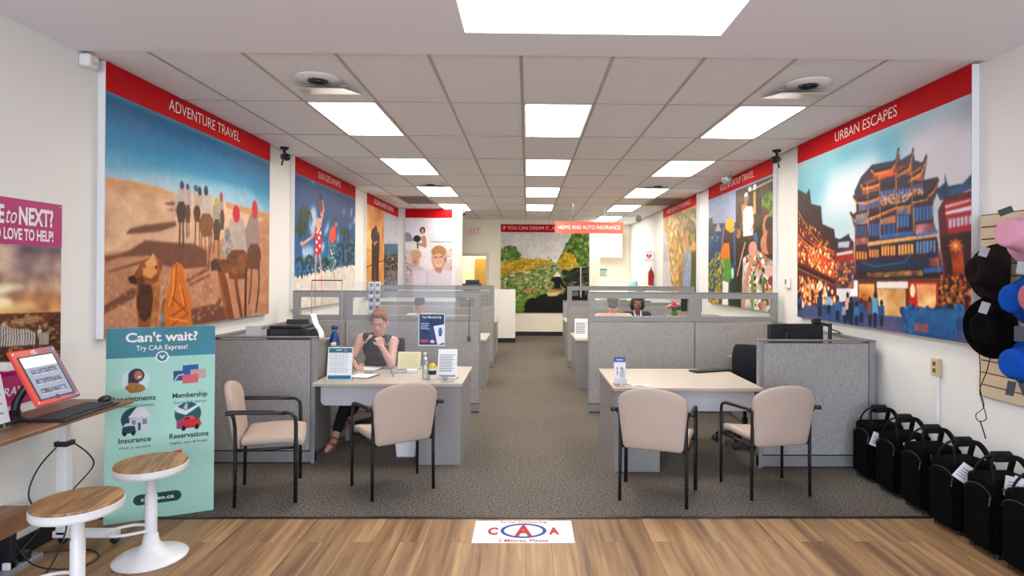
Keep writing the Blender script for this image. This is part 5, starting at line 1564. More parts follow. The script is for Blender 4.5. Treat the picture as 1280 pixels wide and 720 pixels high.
# ------------------------------------------------------------------ guest chairs
def guest_chair(label, loc, rz):
    t = thing('guest_chair', label, 'chair', loc, rz, 'beige guest chairs with black tube frames'); R = .0125
    for s in (-1, 1):
        obj('leg', tube(B(), [(s*.268, .2, 0), (s*.268, .2, .3), (s*.268, .2, .56), (s*.268, .195, .61), (s*.268, .17, .64), (s*.267, .12, .647)], .0165, 10, flat=.7), BLACKM, t, smooth=True)
        obj('leg', tube(B(), [(s*.238, -.2, 0), (s*.236, -.195, .3), (s*.234, -.2, .56), (s*.238, -.21, .63), (s*.25, -.22, .655)], R, 10), BLACKM, t, smooth=True)
        obj('armrest', tube(B(), [(s*.268, .14, .648), (s*.266, .05, .654), (s*.262, -.1, .663), (s*.262, -.2, .668), (s*.285, -.25, .668)], [.013, .015, .015, .015, .012], 10, sm=3, flat=1.25) if False else tube(B(), [(s*.267, .13, .647), (s*.266, .05, .654), (s*.262, -.1, .663), (s*.258, -.2, .668), (s*.288, -.25, .67)], .0145, 10, flat=1.2), BLACKP, t, smooth=True)
    bm = B(); tube(bm, [(-.268, .19, .395), (.268, .19, .395)], .011, 8); tube(bm, [(-.236, -.19, .395), (.236, -.19, .395)], .011, 8)
    for s in (-1, 1): tube(bm, [(s*.266, .19, .395), (s*.236, -.19, .395)], .011, 8)
    obj('seat_frame', bm, BLACKM, t, smooth=True)
    out = []
    for a, b in ((-.21, -.165), (-.245, -.1), (-.255, .2), (-.22, .25), (.22, .25), (.255, .2), (.245, -.1), (.21, -.165)): out.append((a, b))
    O = smoothpath([(a, b, 0) for a, b in out+[out[0]]], 5)[:-1]
    obj('seat', pad(B(), [(p.x, p.y) for p in O], lambda a, b, h: (a, b, .435+h-(.03*max(0, (b-.1)/.14)**2)+.02*(a/.25)**2), .055), BEIGE, t, smooth=True)
    def hwid(v):
        base = .212+.038*min(1, v/.72)**.8
        return base if v < .72 else .25*max(0, 1-((v-.72)/.28)**2.4)**.5
    vs = [0, .025, .08, .16, .26, .38, .5, .6, .68, .74, .80, .86, .91, .95, .975, .99]
    out = [(hwid(v)*(.93 if v == 0 else 1), v) for v in vs]+[(.025, 1), (-.025, 1)]+[(-hwid(v)*(.93 if v == 0 else 1), v) for v in reversed(vs)]
    f = lambda a, v, h: (a, -.205-.075*v-h+.5*a*a, .372+.473*v-.05*(1-v)*(a/.25)**2*-.4)
    obj('backrest', pad(B(), out, f, .045, inset=.045), BEIGE, t, smooth=True)
    return t
def face(dx, dy): return math.atan2(dy, dx)-PI/2
g1 = guest_chair('beige chair turned sideways before the low left partition', (-1.926, 4.484, 0), face(.383, .121))
dup(g1, (-1.02, 4.61, 0), face(-.213, .335), 'beige chair pulled up to the desk of the writing woman')
dup(g1, (.975, 4.44, 0), face(.14, .38), 'beige chair at the right desk, directly in front of the brochure stand')
dup(g1, (1.85, 4.565, 0), face(-.07, .40), 'beige chair at the right desk, nearer the black bags')
dup(g1, (1.2, 8.0, 0), face(.0, 1), 'beige chair under the grey haired man behind the right glass strip')

# ------------------------------------------------------------------ task chairs
def task_chair(label, loc, rz):
    t = thing('task_chair', label, 'office chair', loc, rz, 'black swivel task chairs')
    bm = B()
    for k in range(5):
        a = 2*PI*k/5+.3; c_, s_ = math.cos(a), math.sin(a); tube(bm, [(.02*c_, .02*s_, .12), (.15*c_, .15*s_, .10), (.27*c_, .27*s_, .075)], [.03, .024, .016], 8)
    lathe(bm, [(0, .08), (.04, .08), (.045, .14), (.03, .16), (0, .16)], 16); obj('base', bm, BLACKP, t, smooth=True)
    for k in range(5):
        a = 2*PI*k/5+.3; m = Matrix.Translation((.275*math.cos(a), .275*math.sin(a), .03)) @ Matrix.Rotation(a+.6, 4, 'Z') @ Matrix.Rotation(PI/2, 4, 'X')
        obj('caster', lathe(B(), [(0, -.024), (.022, -.024), (.03, -.018), (.03, -.004), (.012, -.002), (.012, .002), (.03, .004), (.03, .018), (.022, .024), (0, .024)], 16, m), DARKG, t, smooth=True)
    obj('column', lathe(B(), [(.028, .14), (.028, .25), (.018, .25), (.018, .4), (.09, .41), (.09, .425), (0, .425)], 16), DARKG, t, smooth=True)
    O = smoothpath([(a, b, 0) for a, b in ((-.22, -.2), (-.235, .1), (-.19, .24), (.19, .24), (.235, .1), (.22, -.2), (-.22, -.2))], 5)[:-1]
    obj('seat', pad(B(), [(p.x, p.y) for p in O], lambda a, b, h: (a, b, .455+h-.03*max(0, (b-.1)/.14)**2), .07), CHAIRF, t, smooth=True)
    O = smoothpath([(a, b, 0) for a, b in ((-.14, .0), (-.185, .2), (-.175, .385), (-.1, .41), (.1, .41), (.175, .385), (.185, .2), (.14, .0), (-.14, .0))], 5)[:-1]
    obj('backrest', pad(B(), [(p.x, p.y) for p in O], lambda a, v, h: (a, -.21-.16*v-h+.5*a*a+.05*math.sin(v*6), .53+v), .045), CHAIRF, t, smooth=True)
    obj('back_support', tube(B(), [(0, -.05, .42), (0, -.2, .42), (0, -.26, .5), (0, -.275, .68)], [.03, .028, .025, .02], 8, sm=3, flat=.5), BLACKP, t, smooth=True)
    return t
k1 = task_chair('empty black swivel chair behind the right front desk', (2.14, 5.80, 0), face(-.75, -1))
dup(k1, (-1.53, 6.30, 0), face(-.1, -1), 'black swivel chair under the woman writing at the left desk')
dup(k1, (1.79, 9.72, 0), face(-.1, -1), 'black swivel chair under the dark haired woman behind the right glass strip')
dup(k1, (-1.74, 9.75, 0), face(.1, -1), 'black swivel chair under the bent head behind the left glass strip')
# ------------------------------------------------------------------ stools, standing table, kiosk
def stool(label, loc, rz):
    t = thing('round_stool', label, 'stool', loc, rz, 'white pedestal stools with wooden seats')
    obj('base', lathe(B(), [(0, 0), (.188, 0), (.192, .006), (.186, .013), (.13, .026), (.075, .05), (.045, .09), (.035, .14), (0, .14)], 48), WHITEM, t, smooth=True)
    obj('column', lathe(B(), [(.031, .1), (.031, .36), (.027, .365), (.027, .50), (0, .5)], 24), WHITEM, t, smooth=True)
    obj('seat_rim', lathe(B(), [(.03, .49), (.15, .495), (.183, .50), (.188, .51), (.188, .540), (.182, .543), (0, .543)], 48), WHITEM, t, smooth=False, bevel=0)
    obj('seat', lathe(B(), [(0, .542), (.184, .542), (.186, .548), (.183, .555), (0, .558)], 48), STOOLW, t)
    obj('footrest', tube(B(), [(.0, -.034, .17), (-.1, -.05, .165), (-.19, -.03, .16), (-.22, .03, .16), (-.19, .08, .16), (-.1, .09, .165), (-.0, .034, .17)], .0085, 10, sm=6), WHITEM, t, smooth=True)
    return t
s1 = stool('round wooden topped white stool directly before the mint sign', (-2.163, 3.462, 0), .3)
dup(s1, (-2.15, 2.885, 0), .1, 'nearest round wooden topped white stool, cut by the lower edge of the photo')
t = thing('standing_table', 'wooden topped table on white legs along the left wall', 'table', (-2.66, 3.0, 0))
obj('tabletop', prism(B(), [(-.20, .825), (.195, .825), (.2, .83), (.2, .845), (.195, .85), (-.20, .85)], -.8, .76), TABLEW, t, bevel=.003)
for y in (.62, -.6):
    obj('leg', bx(-.15, -.09, y-.03, y+.03, .07, .6), WHITEM, t, bevel=.006); obj('leg_inner', bx(-.14, -.10, y-.022, y+.022, .6, .825), WHITEM, t, bevel=.004)
    f = obj('foot', bx(-.17, .2, y-.03, y+.03, .055, .095), WHITEM, t, bevel=.006)
    for x in (-.14, .17):
        c = obj('caster', lathe(B(), [(0, -.012), (.022, -.012), (.026, -.006), (.026, .006), (.022, .012), (0, .012)], 18, Matrix.Translation((x, y+.02, .027)) @ Matrix.Rotation(PI/2, 4, 'X')), BLACKP, t, smooth=True)
obj('cable_clip', bx(-.16, -.08, .585, .655, .6, .63), BLACKP, t, bevel=.004)
t = thing('wooden_bench', 'low brown wooden ledge along the left wall under the table', 'shelf', (-2.83, 2.75, 0))
obj('board', bx(-.085, .085, -.75, .60, .315, .345), TABLEW, t, bevel=.004); obj('front_panel', bx(.06, .08, -.75, .595, .235, .315), TABLEW, t, bevel=.002)
for y in (-.6, .5): obj('leg', bx(-.07, .05, y, y+.04, 0, .315), BLACKP, t, bevel=.003)
for i, (P, lb) in enumerate([([(-2.80, 3.62, .62), (-2.84, 3.5, .5), (-2.85, 3.45, .35), (-2.78, 3.5, .22), (-2.72, 3.56, .14), (-2.62, 3.3, .008), (-2.55, 3.0, .008)], 'thin black cable looping down the left of the white table leg'),
        ([(-2.78, 3.66, .62), (-2.70, 3.7, .53), (-2.68, 3.72, .45), (-2.74, 3.68, .35), (-2.80, 3.66, .28), (-2.85, 3.5, .12), (-2.82, 3.2, .009)], 'thin black cable looping down the right of the white table leg'),
        ([(-2.84, 3.1, .83), (-2.845, 3.09, .6), (-2.84, 3.1, .48), (-2.842, 3.09, .35)], 'thin black cable hanging from the table edge at the far left'),
        ([(-2.86, 3.35, .16), (-2.7, 3.3, .04), (-2.5, 3.32, .008), (-2.45, 3.45, .008), (-2.6, 3.55, .008), (-2.82, 3.45, .03)], 'black cord curling on the wood floor beside the black baseboard')]):
    tag(obj('power_cable', tube(B(), P, .0045, 6, sm=8), BLACKP, smooth=True), lb, 'cable', 'loose black cables under the table')
t = thing('power_strip', 'grey power strip lying by the black baseboard under the table', 'power strip', (-2.80, 3.30, .0))
obj('body', bx(-.03, .03, -.16, .16, 0, .035), mat('strip_grey', '8a8a8e', .5), t, bevel=.006); obj('plug', bx(-.02, .02, .04, .09, .035, .085), BLACKP, t, bevel=.006)
obj('plug', bx(-.02, .02, -.06, -.02, .035, .075), WHITEM, t, bevel=.006)
# tablet kiosk: plane spanned along y, leaning back from the stools
def tablet():
    t = thing('tablet_kiosk', 'tablet in a red kiosk frame leaning back on the standing table', 'tablet', (-2.53, 3.262, .945), rot=None)
    t.rotation_euler = (math.radians(-29), 0, PI/2)
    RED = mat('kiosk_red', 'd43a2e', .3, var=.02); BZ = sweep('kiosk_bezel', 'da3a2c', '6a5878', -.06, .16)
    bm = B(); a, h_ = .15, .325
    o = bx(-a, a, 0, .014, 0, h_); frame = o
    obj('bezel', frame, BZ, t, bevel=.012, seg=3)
    cm = []
    cm += [('G', 'f0e4e0', 'd8d4d8', 0, .25), ('G', '8c94a4', '848ca0', .25, 1.0)]
    for r in range(3):
        for c in range(3):
            x, y = 130+c*260, 300+r*235
            cm += [('g', ['8a7a80', '5c6c88', '6a5c58'][(r+c) % 3], ['2c3444', '3a3038', '28303c'][(r*2+c) % 3], [x, y, x+235, y, x+235, y+105, x, y+105]), ('n', '4a4a58', '9a94a0', 12, [x+20, y+40, x+200, y+30, x+210, y+95, x+20, y+95]), ('l', 'c0c4cc', 8, [x, y+125, x+180, y+125])]
    picture('screen', -.108, .108, .035, .277, -.0012, cm, 90, 100, t, print_mat('screen_glow', .15, .75))
    bm = B()
    for q in ((-.116, -.108, .028, .284), (.108, .116, .028, .284), (-.116, .116, .277, .285), (-.116, .116, .027, .035)): box(bm, q[0], q[1], -.002, .0, q[2], q[3])
    obj('screen_border', bm, BLACKP, t)
    for x in (-.13, .13):
        for z in (.02, .305): obj('screw', ico(B(), (x, -.001, z), .006, 1), CHROME, t)
    obj('emblem', lathe(B(), [(0, 0), (.017, 0), (.017, .002), (0, .002)], 24, Matrix.Translation((0, -.0, .302)) @ Matrix.Diagonal((1.2, 1, .8, 1)) @ Matrix.Rotation(PI/2, 4, 'X')), INKW, t)
    obj('emblem_ring', tube(B(), [(.014*math.cos(k/16*2*PI), -.003, .302+.0095*math.sin(k/16*2*PI)) for k in range(16)], .0012, 6, closed=True), RED, t)
    obj('home_notch', lathe(B(), [(0, 0), (.012, 0), (.012, .002), (0, .002)], 16, Matrix.Translation((0, -.0012, .031)) @ Matrix.Rotation(PI/2, 4, 'X')), BLACKP, t)
    return t
tablet()
t = thing('kiosk_stand', 'black curved arm holding up the tablet kiosk', 'stand', (-2.72, 3.20, .85))
obj('foot', lathe(B(), [(0, 0), (.055, 0), (.055, .012), (.03, .03), (.024, .06), (0, .06)], 20), BLACKP, t, smooth=True)
obj('arm', tube(B(), [(0, 0, .04), (.0, .01, .1), (.02, .04, .17), (.055, .06, .205)], .02, 10, sm=4), BLACKP, t, smooth=True)
t = thing('keyboard', 'black keyboard on the standing table before the tablet', 'keyboard', (-2.555, 3.40, .85), PI/2+.03)
obj('case', prism(B(), [(-.225, 0), (.225, 0), (.225, .012), (-.225, .012)], -.105, .1), BLACKP, t, bevel=.005)
for r in range(5):
    bm = B()
    for k in range(14): box(bm, -.215+k*.0305, -.190+k*.0305, -.075+r*.032, -.049+r*.032, .012, .018)
    obj('key_row', bm, DARKG, t, bevel=.002)
t = thing('computer_mouse', 'black computer mouse at the far end of the keyboard on the table', 'computer mouse', (-2.60, 3.70, .85), .2)
obj('body', ico(B(), (0, 0, .012), 1, 3, scale=(.032, .052, .022)), BLACKP, t, smooth=True); obj('scroll_wheel', lathe(B(), [(0, -.003), (.008, -.003), (.008, .003), (0, .003)], 12, Matrix.Translation((0, -.03, .03)) @ Matrix.Rotation(PI/2, 4, 'Y')), DARKG, t)
def form_cmds(head=None, foot=None, rows=8, seed=0):
    c = [('G', 'f2f2f4', 'eeeef2', 0, 1)]
    if head: c.append(('p', head, [0, 0, 1000, 0, 1000, 130, 0, 130]))
    if foot: c.append(('p', foot, [40, 850, 960, 850, 960, 970, 40, 970]))
    for i in range(rows):
        y = 200+i*600//rows; c.append(('l', '30343a' if not seed else 'a0a8b0', 18 if not seed else 10, [90, y, 880-((i*97+seed*31) % 180), y]))
        if not seed: c.append(('l', '9098a0', 7, [90, y+35, 700, y+35]))
    return c
def sheet_stand(label, loc, rz, w_, h_, cmds, lean=12, cat='form stand', name='form_stand', group='acrylic table stands'):
    t = thing(name, label, cat, loc, rz, group); a = math.radians(lean)
    f = obj('acrylic_holder', bx(-w_/2-.004, w_/2+.004, .001, .005, 0, h_+.006), ACRYL, t, rot=(-a, 0, 0))
    obj('acrylic_foot', bx(-w_/2-.004, w_/2+.004, 0, .09+h_*math.sin(a)*.3, 0, .004), ACRYL, t)
    s = picture('sheet', -w_/2, w_/2, .003, h_, -.0005, cmds, 60, 80, t, print_mat('print_paper', .6)); s.rotation_euler = (-a, 0, 0); return t
sheet_stand('white form with black rows in a stand at the left photo edge on the table', (-2.64, 2.985, .85), PI/2, .2, .275, form_cmds(None, None, 7)+[('p', '2c3430', [60, 40, 940, 40, 940, 100, 60, 100]), ('p', '2c3430', [300, 900, 1000, 900, 1000, 990, 300, 990]), ('e', '9a9a2c', 800, 945, 40, 30), ('l', 'e0a040', 16, [120, 690, 420, 690])])

# ------------------------------------------------------------------ mint sign
def mint_sign():
    a = Vector((-2.744, 3.90)); b = Vector((-2.170, 4.16)); w_ = (b-a).length; h_ = 1.275; c = (a+b)/2
    t = thing('foam_board_sign', 'mint green can\'t wait sign standing on the floor behind the stools', 'sign', (c.x, c.y, 0)); t.rotation_euler = (math.radians(-2), 0, math.atan2(b.y-a.y, b.x-a.x))
    obj('board', bx(-w_/2, w_/2, 0, .012, 0, h_), WHITEM, t)
    cm = [('G', 'a2d0c0', 'acd8c8', 0, .6), ('G', 'acd8c8', 'a6d4c4', .6, 1), ('p', '3f7c8c', [0, 0, 1000, 0, 1000, 158, 0, 158]), ('n', '4688a0', '437e84', 3, [0, 0, 1000, 0, 1000, 158, 0, 158])]
    W2 = w_/h_
    def circ(col, x, y, r): cm.append(('e', col, x, y, int(r/W2), r))
    circ('f0f4f4', 500, 158, 30); circ('3f7c8c', 500, 158, 24); cm.append(('l', 'f0f4f4', 7, [482, 152, 500, 166, 518, 152]))
    # portrait
    circ('c8dcdc', 265, 277, 62); circ('3a2c3c', 270, 250, 36); cm.append(('e', '3a2c3c', 245, 275, 48, 36)); cm.append(('e', 'a87058', 288, 250, 38, 24)); cm.append(('p', 'a07038', [165, 312, 215, 285, 290, 290, 340, 305, 355, 325, 310, 338, 220, 340])); cm.append(('e', 'f0e8e4', 296, 258, 14, 4)); cm.append(('n', 'b88444', '8a5c2c', 12, [175, 310, 215, 288, 280, 300, 320, 332, 210, 336]))
    # cards
    cm += [('p', '385078', [605, 238, 760, 238, 760, 290, 605, 290]), ('p', '285c9c', [690, 210, 840, 208, 840, 258, 690, 260]), ('p', 'c0a090', [765, 235, 910, 232, 912, 285, 765, 288]), ('p', 'd8606c', [690, 262, 838, 258, 840, 305, 690, 308]), ('l', 'c8d0d8', 6, [620, 285, 650, 262, 700, 258]), ('n', 'b0a098', 'd0a89c', 10, [840, 240, 905, 238, 905, 280, 840, 282])]
    # house and car
    circ('1f4a48', 265, 475, 62); cm += [('p', 'c8ccd0', [215, 470, 395, 465, 395, 535, 215, 535]), ('p', 'dcdce0', [200, 468, 275, 415, 350, 418, 405, 466]), ('p', '7c848c', [235, 480, 270, 480, 270, 505, 235, 505]), ('p', '7c848c', [330, 478, 370, 478, 370, 505, 330, 505]), ('p', '485058', [290, 495, 315, 495, 315, 535, 290, 535]), ('p', '2c3c54', [150, 520, 175, 500, 235, 498, 265, 515, 275, 545, 150, 548]), ('p', 'c8d0dc', [160, 510, 180, 494, 235, 494, 255, 508]), ('e', '14181c', 175, 548, 18, 11), ('e', '14181c', 250, 548, 18, 11)]
    # plane and car
    circ('1f5c58', 745, 470, 62); cm += [('p', 'd8dce4', [620, 432, 640, 428, 730, 452, 860, 415, 870, 425, 770, 460, 725, 475, 640, 458]), ('p', 'b0b8c4', [700, 440, 725, 412, 740, 412, 740, 450]), ('p', 'c82c3c', [650, 520, 680, 495, 760, 488, 860, 505, 875, 530, 850, 545, 690, 548, 650, 545]), ('p', 'e0485c', [690, 500, 720, 482, 790, 482, 820, 500]), ('p', '40303c', [705, 500, 728, 487, 760, 486, 760, 500]), ('e', '181418', 705, 545, 22, 14), ('e', '181418', 830, 542, 22, 14), ('p', '9c3c74', [640, 500, 690, 500, 690, 545, 640, 545])]
    # red cards above the stool
    cm += [('p', 'd83c34', [490, 678, 700, 672, 705, 740, 490, 745]), ('p', 'e04c40', [560, 665, 690, 655, 695, 700, 560, 705]), ('p', 'd8e4ec', [370, 700, 440, 688, 445, 740, 370, 745]), ('p', '2c6078', [470, 690, 520, 680, 545, 715, 480, 730]), ('p', 'd83c34', [430, 695, 480, 690, 480, 740, 430, 740])]
    # pill
    cm += [('p', '1f4a48', [310, 868, 640, 868, 640, 922, 310, 922])]; cm += [('e', '1f4a48', 310, 895, 52, 27), ('e', '1f4a48', 640, 895, 52, 27)]
    picture('picture', -w_/2, w_/2, 0, h_, -.0012, cm, 200, 400, t)
    DK = mat('ink_dark_green', '1c3a3c', .6); z = lambda v: h_*(1-v)
    letters(t, "Can't wait?", 0, z(.065)-.012, -.003, INKW, width=w_*.66, height=.062, fat=.025)
    letters(t, 'Try CAA Express!', 0, z(.115)-.006, -.003, INKW, width=w_*.47, height=.033, fat=.01)
    for s, sub, u, v, tw in (('Appointments', 'Travel & membership consultations', .245, .371, .40), ('Membership', 'New cards & renewals', .765, .371, .33), ('Insurance', 'Get a quote', .265, .585, .29), ('Reservations', 'Flights, cars & hotels', .76, .585, .37)):
        letters(t, s, (u-.5)*w_, z(v)-.012, -.003, DK, width=w_*tw, height=.034, fat=.025); letters(t, sub, (u-.5)*w_, z(v+.034)-.008, -.003, DK, name='small_lettering', width=w_*tw*.95, height=.017)
    letters(t, 'caaneo.ca', (.475-.5)*w_, z(.895)-.012, -.003, INKW, width=w_*.3, height=.026, fat=.02)
    obj('easel_back', prism(B(), [(-.08, 0), (.08, 0), (.03, .7), (-.03, .7)], .13, .135, lambda x, y, z_: (x, .012+(1-z_/.7)*.15+(.004 if y > .132 else 0), z_)), mat('cardboard', '9a7c5c', .9), t)
mint_sign()

# ------------------------------------------------------------------ floor decal
t = thing('floor_decal', 'white floor sticker with red letters and a blue ring at the carpet edge', 'floor sticker', (-.016, 3.806, 0))
obj('sheet', bx(-.317, .317, -.164, .164, .0002, .0012), PAPER, t)
RED = mat('decal_red', 'b81426', .7, var=.03); BLU = mat('decal_blue', '123c8c', .7, var=.03)
def flat(parent, s, x, y, m, name='lettering', **k):
    bm = text(s, **k); 
    for v in bm.verts: v.co = (v.co.x+x, v.co.z+y, .0018)
    me = bpy.data.meshes.new(name); bm.to_mesh(me); bm.free(); return obj(name, me, m, parent)
flat(t, 'C', -.195, -.045, RED, width=.065, height=.10, fat=.05); flat(t, 'A', .195, -.045, RED, width=.07, height=.10, fat=.05); flat(t, 'A', 0, -.062, RED, width=.115, height=.15, fat=.05)
bm = B(); n = 48
R0 = [bm.verts.new((.148*math.cos(2*PI*k/n), .01+.108*math.sin(2*PI*k/n), .0016)) for k in range(n)]; R1 = [bm.verts.new((.124*math.cos(2*PI*k/n), .01+.084*math.sin(2*PI*k/n), .0016)) for k in range(n)]
for k in range(n): bm.faces.new((R0[k], R0[(k+1) % n], R1[(k+1) % n], R1[k]))
obj('ring', bm, BLU, t)
flat(t, '2 Metres, Please', 0, -.150, RED, width=.31, height=.038, fat=.02); flat(t, 'Social Distancing', 0, .126, RED, width=.31, height=.034, fat=.015)

# ------------------------------------------------------------------ slatwall and hats
t = thing('slatwall_panel', 'pale slotted display panel holding the hats on the right wall', 'slatwall', (XR-.002, 3.25, .855), -PI/2)
SLAT = mat('slatwall_beige', 'c8b598', .55, var=.03, vs=4); GRV = mat('slatwall_groove', '5a4632', .7)
obj('back', bx(-.66, .7, -.012, 0, 0, 1.2), GRV, t)
bm = B()
for i in range(15): box(bm, -.66, .7, -.022, -.011, .003+i*.0798, .075+i*.0798)
obj('slats', bm, SLAT, t, bevel=.003)
def hat(name, label, prof, brimz, loc, axis, m, cat='hat', scale=(1, 1), band=None, eyelets=True, spin=0, pinch=False, tagz=None, wob=0):
    t = thing(name, label, cat, loc, group='hats on the slotted panel'); ax = Vector(axis).normalized()
    q = ax.to_track_quat('Z', 'Y'); t.rotation_mode = 'QUATERNION'; t.rotation_quaternion = q @ Matrix.Rotation(spin, 3, 'Z').to_quaternion()
    bm = lathe(B(), prof, 48)
    for v in bm.verts:
        r = math.hypot(v.co.x, v.co.y); a = math.atan2(v.co.y, v.co.x)
        v.co.x *= scale[0]; v.co.y *= scale[1]
        if r > .105 and wob: v.co.z += wob*(r-.10)*math.cos(2*a)*1.0+wob*.25*(r-.1)*math.sin(3*a+1)
        if pinch and v.co.z > .1:
            v.co.z -= .035*math.exp(-(v.co.x/.022)**2)*max(0, 1-abs(v.co.y)/.09)
    h_ = obj('crown_and_brim', bm, m, t, smooth=True); s_ = h_.modifiers.new('thick', 'SOLIDIFY'); s_.thickness = .003; ss = h_.modifiers.new('sub', 'SUBSURF'); ss.levels = 1; ss.render_levels = 1
    return t
BUCKET = [(0, .135), (.06, .134), (.080, .129), (.087, .117), (.093, .07), (.100, .02), (.108, .004), (.135, -.022), (.168, -.05), (.172, -.054)]
PINK = mat('hat_pink', 'd898ae', .9, var=.05, vs=150, bump=.2); BLUEH = mat('hat_blue', '0a48a8', .9, var=.06, vs=150, bump=.2, spec=.15); BROWN = mat('hat_brown', '1e1614', .95, var=.15, vs=150, bump=.25, spec=.1); BLK = mat('hat_black', '08080a', .95, var=.2, vs=150, bump=.25, spec=.1); SALM = mat('hat_salmon', 'b06468', .9, var=.05, vs=150, bump=.2)
BRASS = mat('brass', 'b89a5a', .3, metal=1)
def eyelets(t, rr, z, angs):
    for a in angs: obj('eyelet', lathe(B(), [(.003, -.001), (.006, 0), (.003, .002)], 12, Matrix.Translation((rr*math.cos(a), rr*math.sin(a), z)) @ Vector((math.cos(a), math.sin(a), .1)).to_track_quat('Z', 'Y').to_matrix().to_4x4()), BRASS, t)
def hang_tag(t, loc, rot, m, w_=.045, h_=.075):
    o = obj('price_tag', bx(-w_/2, w_/2, -.001, .001, -h_, 0), m, t, loc=loc); o.rotation_euler = rot; return o
TAGK = mat('tag_black', '1c1e26', .5); TAGW = mat('tag_white', 'dcdce0', .6); TAGG = mat('tag_grey', '9a9a9c', .5)
def world_child(o, t, W_):
    # place a part at a world transform under its thing
    bpy.context.view_layer.update(); o.matrix_parent_inverse = Matrix.Identity(4); o.matrix_basis = t.matrix_world.inverted() @ W_
def wtag(t, p, rz, tilt, m, w_=.045, h_=.08):
    o = obj('price_tag', bx(-w_/2, w_/2, -.001, .001, -h_, 0), m, t); world_child(o, t, Matrix.Translation(p) @ Matrix.Rotation(rz, 4, 'Z') @ Matrix.Rotation(tilt, 4, 'Y')); return o
h1 = hat('bucket_hat', 'pink bucket hat at the top of the display panel', BUCKET, 0, (2.945, 3.47, 1.895), (-1, -.10, .12), PINK, wob=.3); eyelets(h1, .097, .05, (-1.9, -1.5)); wtag(h1, (2.87, 3.47, 2.05), -.7, 1.2, TAGK, .04, .07)
h2 = hat('bucket_hat', 'bright blue bucket hat directly below the pink one', BUCKET, 0, (2.945, 3.44, 1.515), (-1, -.12, .05), BLUEH, wob=.3); eyelets(h2, .097, .05, (-1.7, -1.3)); wtag(h2, (2.86, 3.38, 1.735), -.6, .1, TAGG, .055, .07)
h3 = hat('bucket_hat', 'bright blue bucket hat lowest on the display panel', BUCKET, 0, (2.945, 3.44, 1.135), (-1, -.12, .05), BLUEH, wob=.3); eyelets(h3, .097, .05, (-1.7, -1.3)); wtag(h3, (2.87, 3.42, 1.36), -.6, .0, TAGK, .05, .09); wtag(h3, (2.86, 3.46, 1.03), -.6, .15, TAGK, .04, .085)
wtag(h3, (2.87, 3.40, 1.03), -.6, -.35, TAGK, .04, .085)
h4 = hat('bucket_hat', 'dusty salmon hat at the right photo edge beside the blue hats', BUCKET, 0, (2.865, 3.20, 1.535), (-1, -.1, .0), SALM, wob=.3)
FED = [(0, .135), (.05, .142), (.074, .138), (.086, .12), (.094, .06), (.102, .012), (.115, .0), (.145, -.006), (.176, -.004), (.18, -.006)]
h5 = hat('brimmed_hat', 'dark brown brimmed hat with pinched crown left of the pink hat', FED, 0, (2.955, 3.74, 1.675), (-1, -.16, .1), BROWN, scale=(.86, 1.05), pinch=True, wob=.35)
obj('hat_band', lathe(B(), [(.0975, .012), (.0985, .03), (.0965, .033)], 40), mat('band_dark', '15110f', .6), h5, smooth=True).scale = (.87, 1.06, 1); wtag(h5, (2.86, 3.66, 1.83), -.7, .35, TAGG, .045, .06)
h6 = hat('brimmed_hat', 'black brimmed hat with a dangling chin cord, below the brown one', FED, 0, (2.94, 3.72, 1.325), (-1, -.58, .02), BLK, scale=(.86, 1.12), pinch=True, wob=.35); wtag(h6, (2.80, 3.58, 1.49), -.6, .3, TAGG, .045, .07)
cd = obj('chin_cord', tube(tube(B(), [(2.90, 3.77, 1.18), (2.905, 3.765, 1.05), (2.90, 3.76, .93), (2.91, 3.74, .82), (2.89, 3.78, .76), (2.90, 3.77, .72), (2.91, 3.72, .75), (2.905, 3.75, .85), (2.90, 3.76, .93), (2.905, 3.71, 1.05), (2.91, 3.68, 1.18)], .0028, 6, sm=6), [(2.90, 3.76, .725), (2.895, 3.72, .66), (2.89, 3.70, .625)], .004, 6, sm=4), BLK, h6, smooth=True); world_child(cd, h6, Matrix.Identity(4))

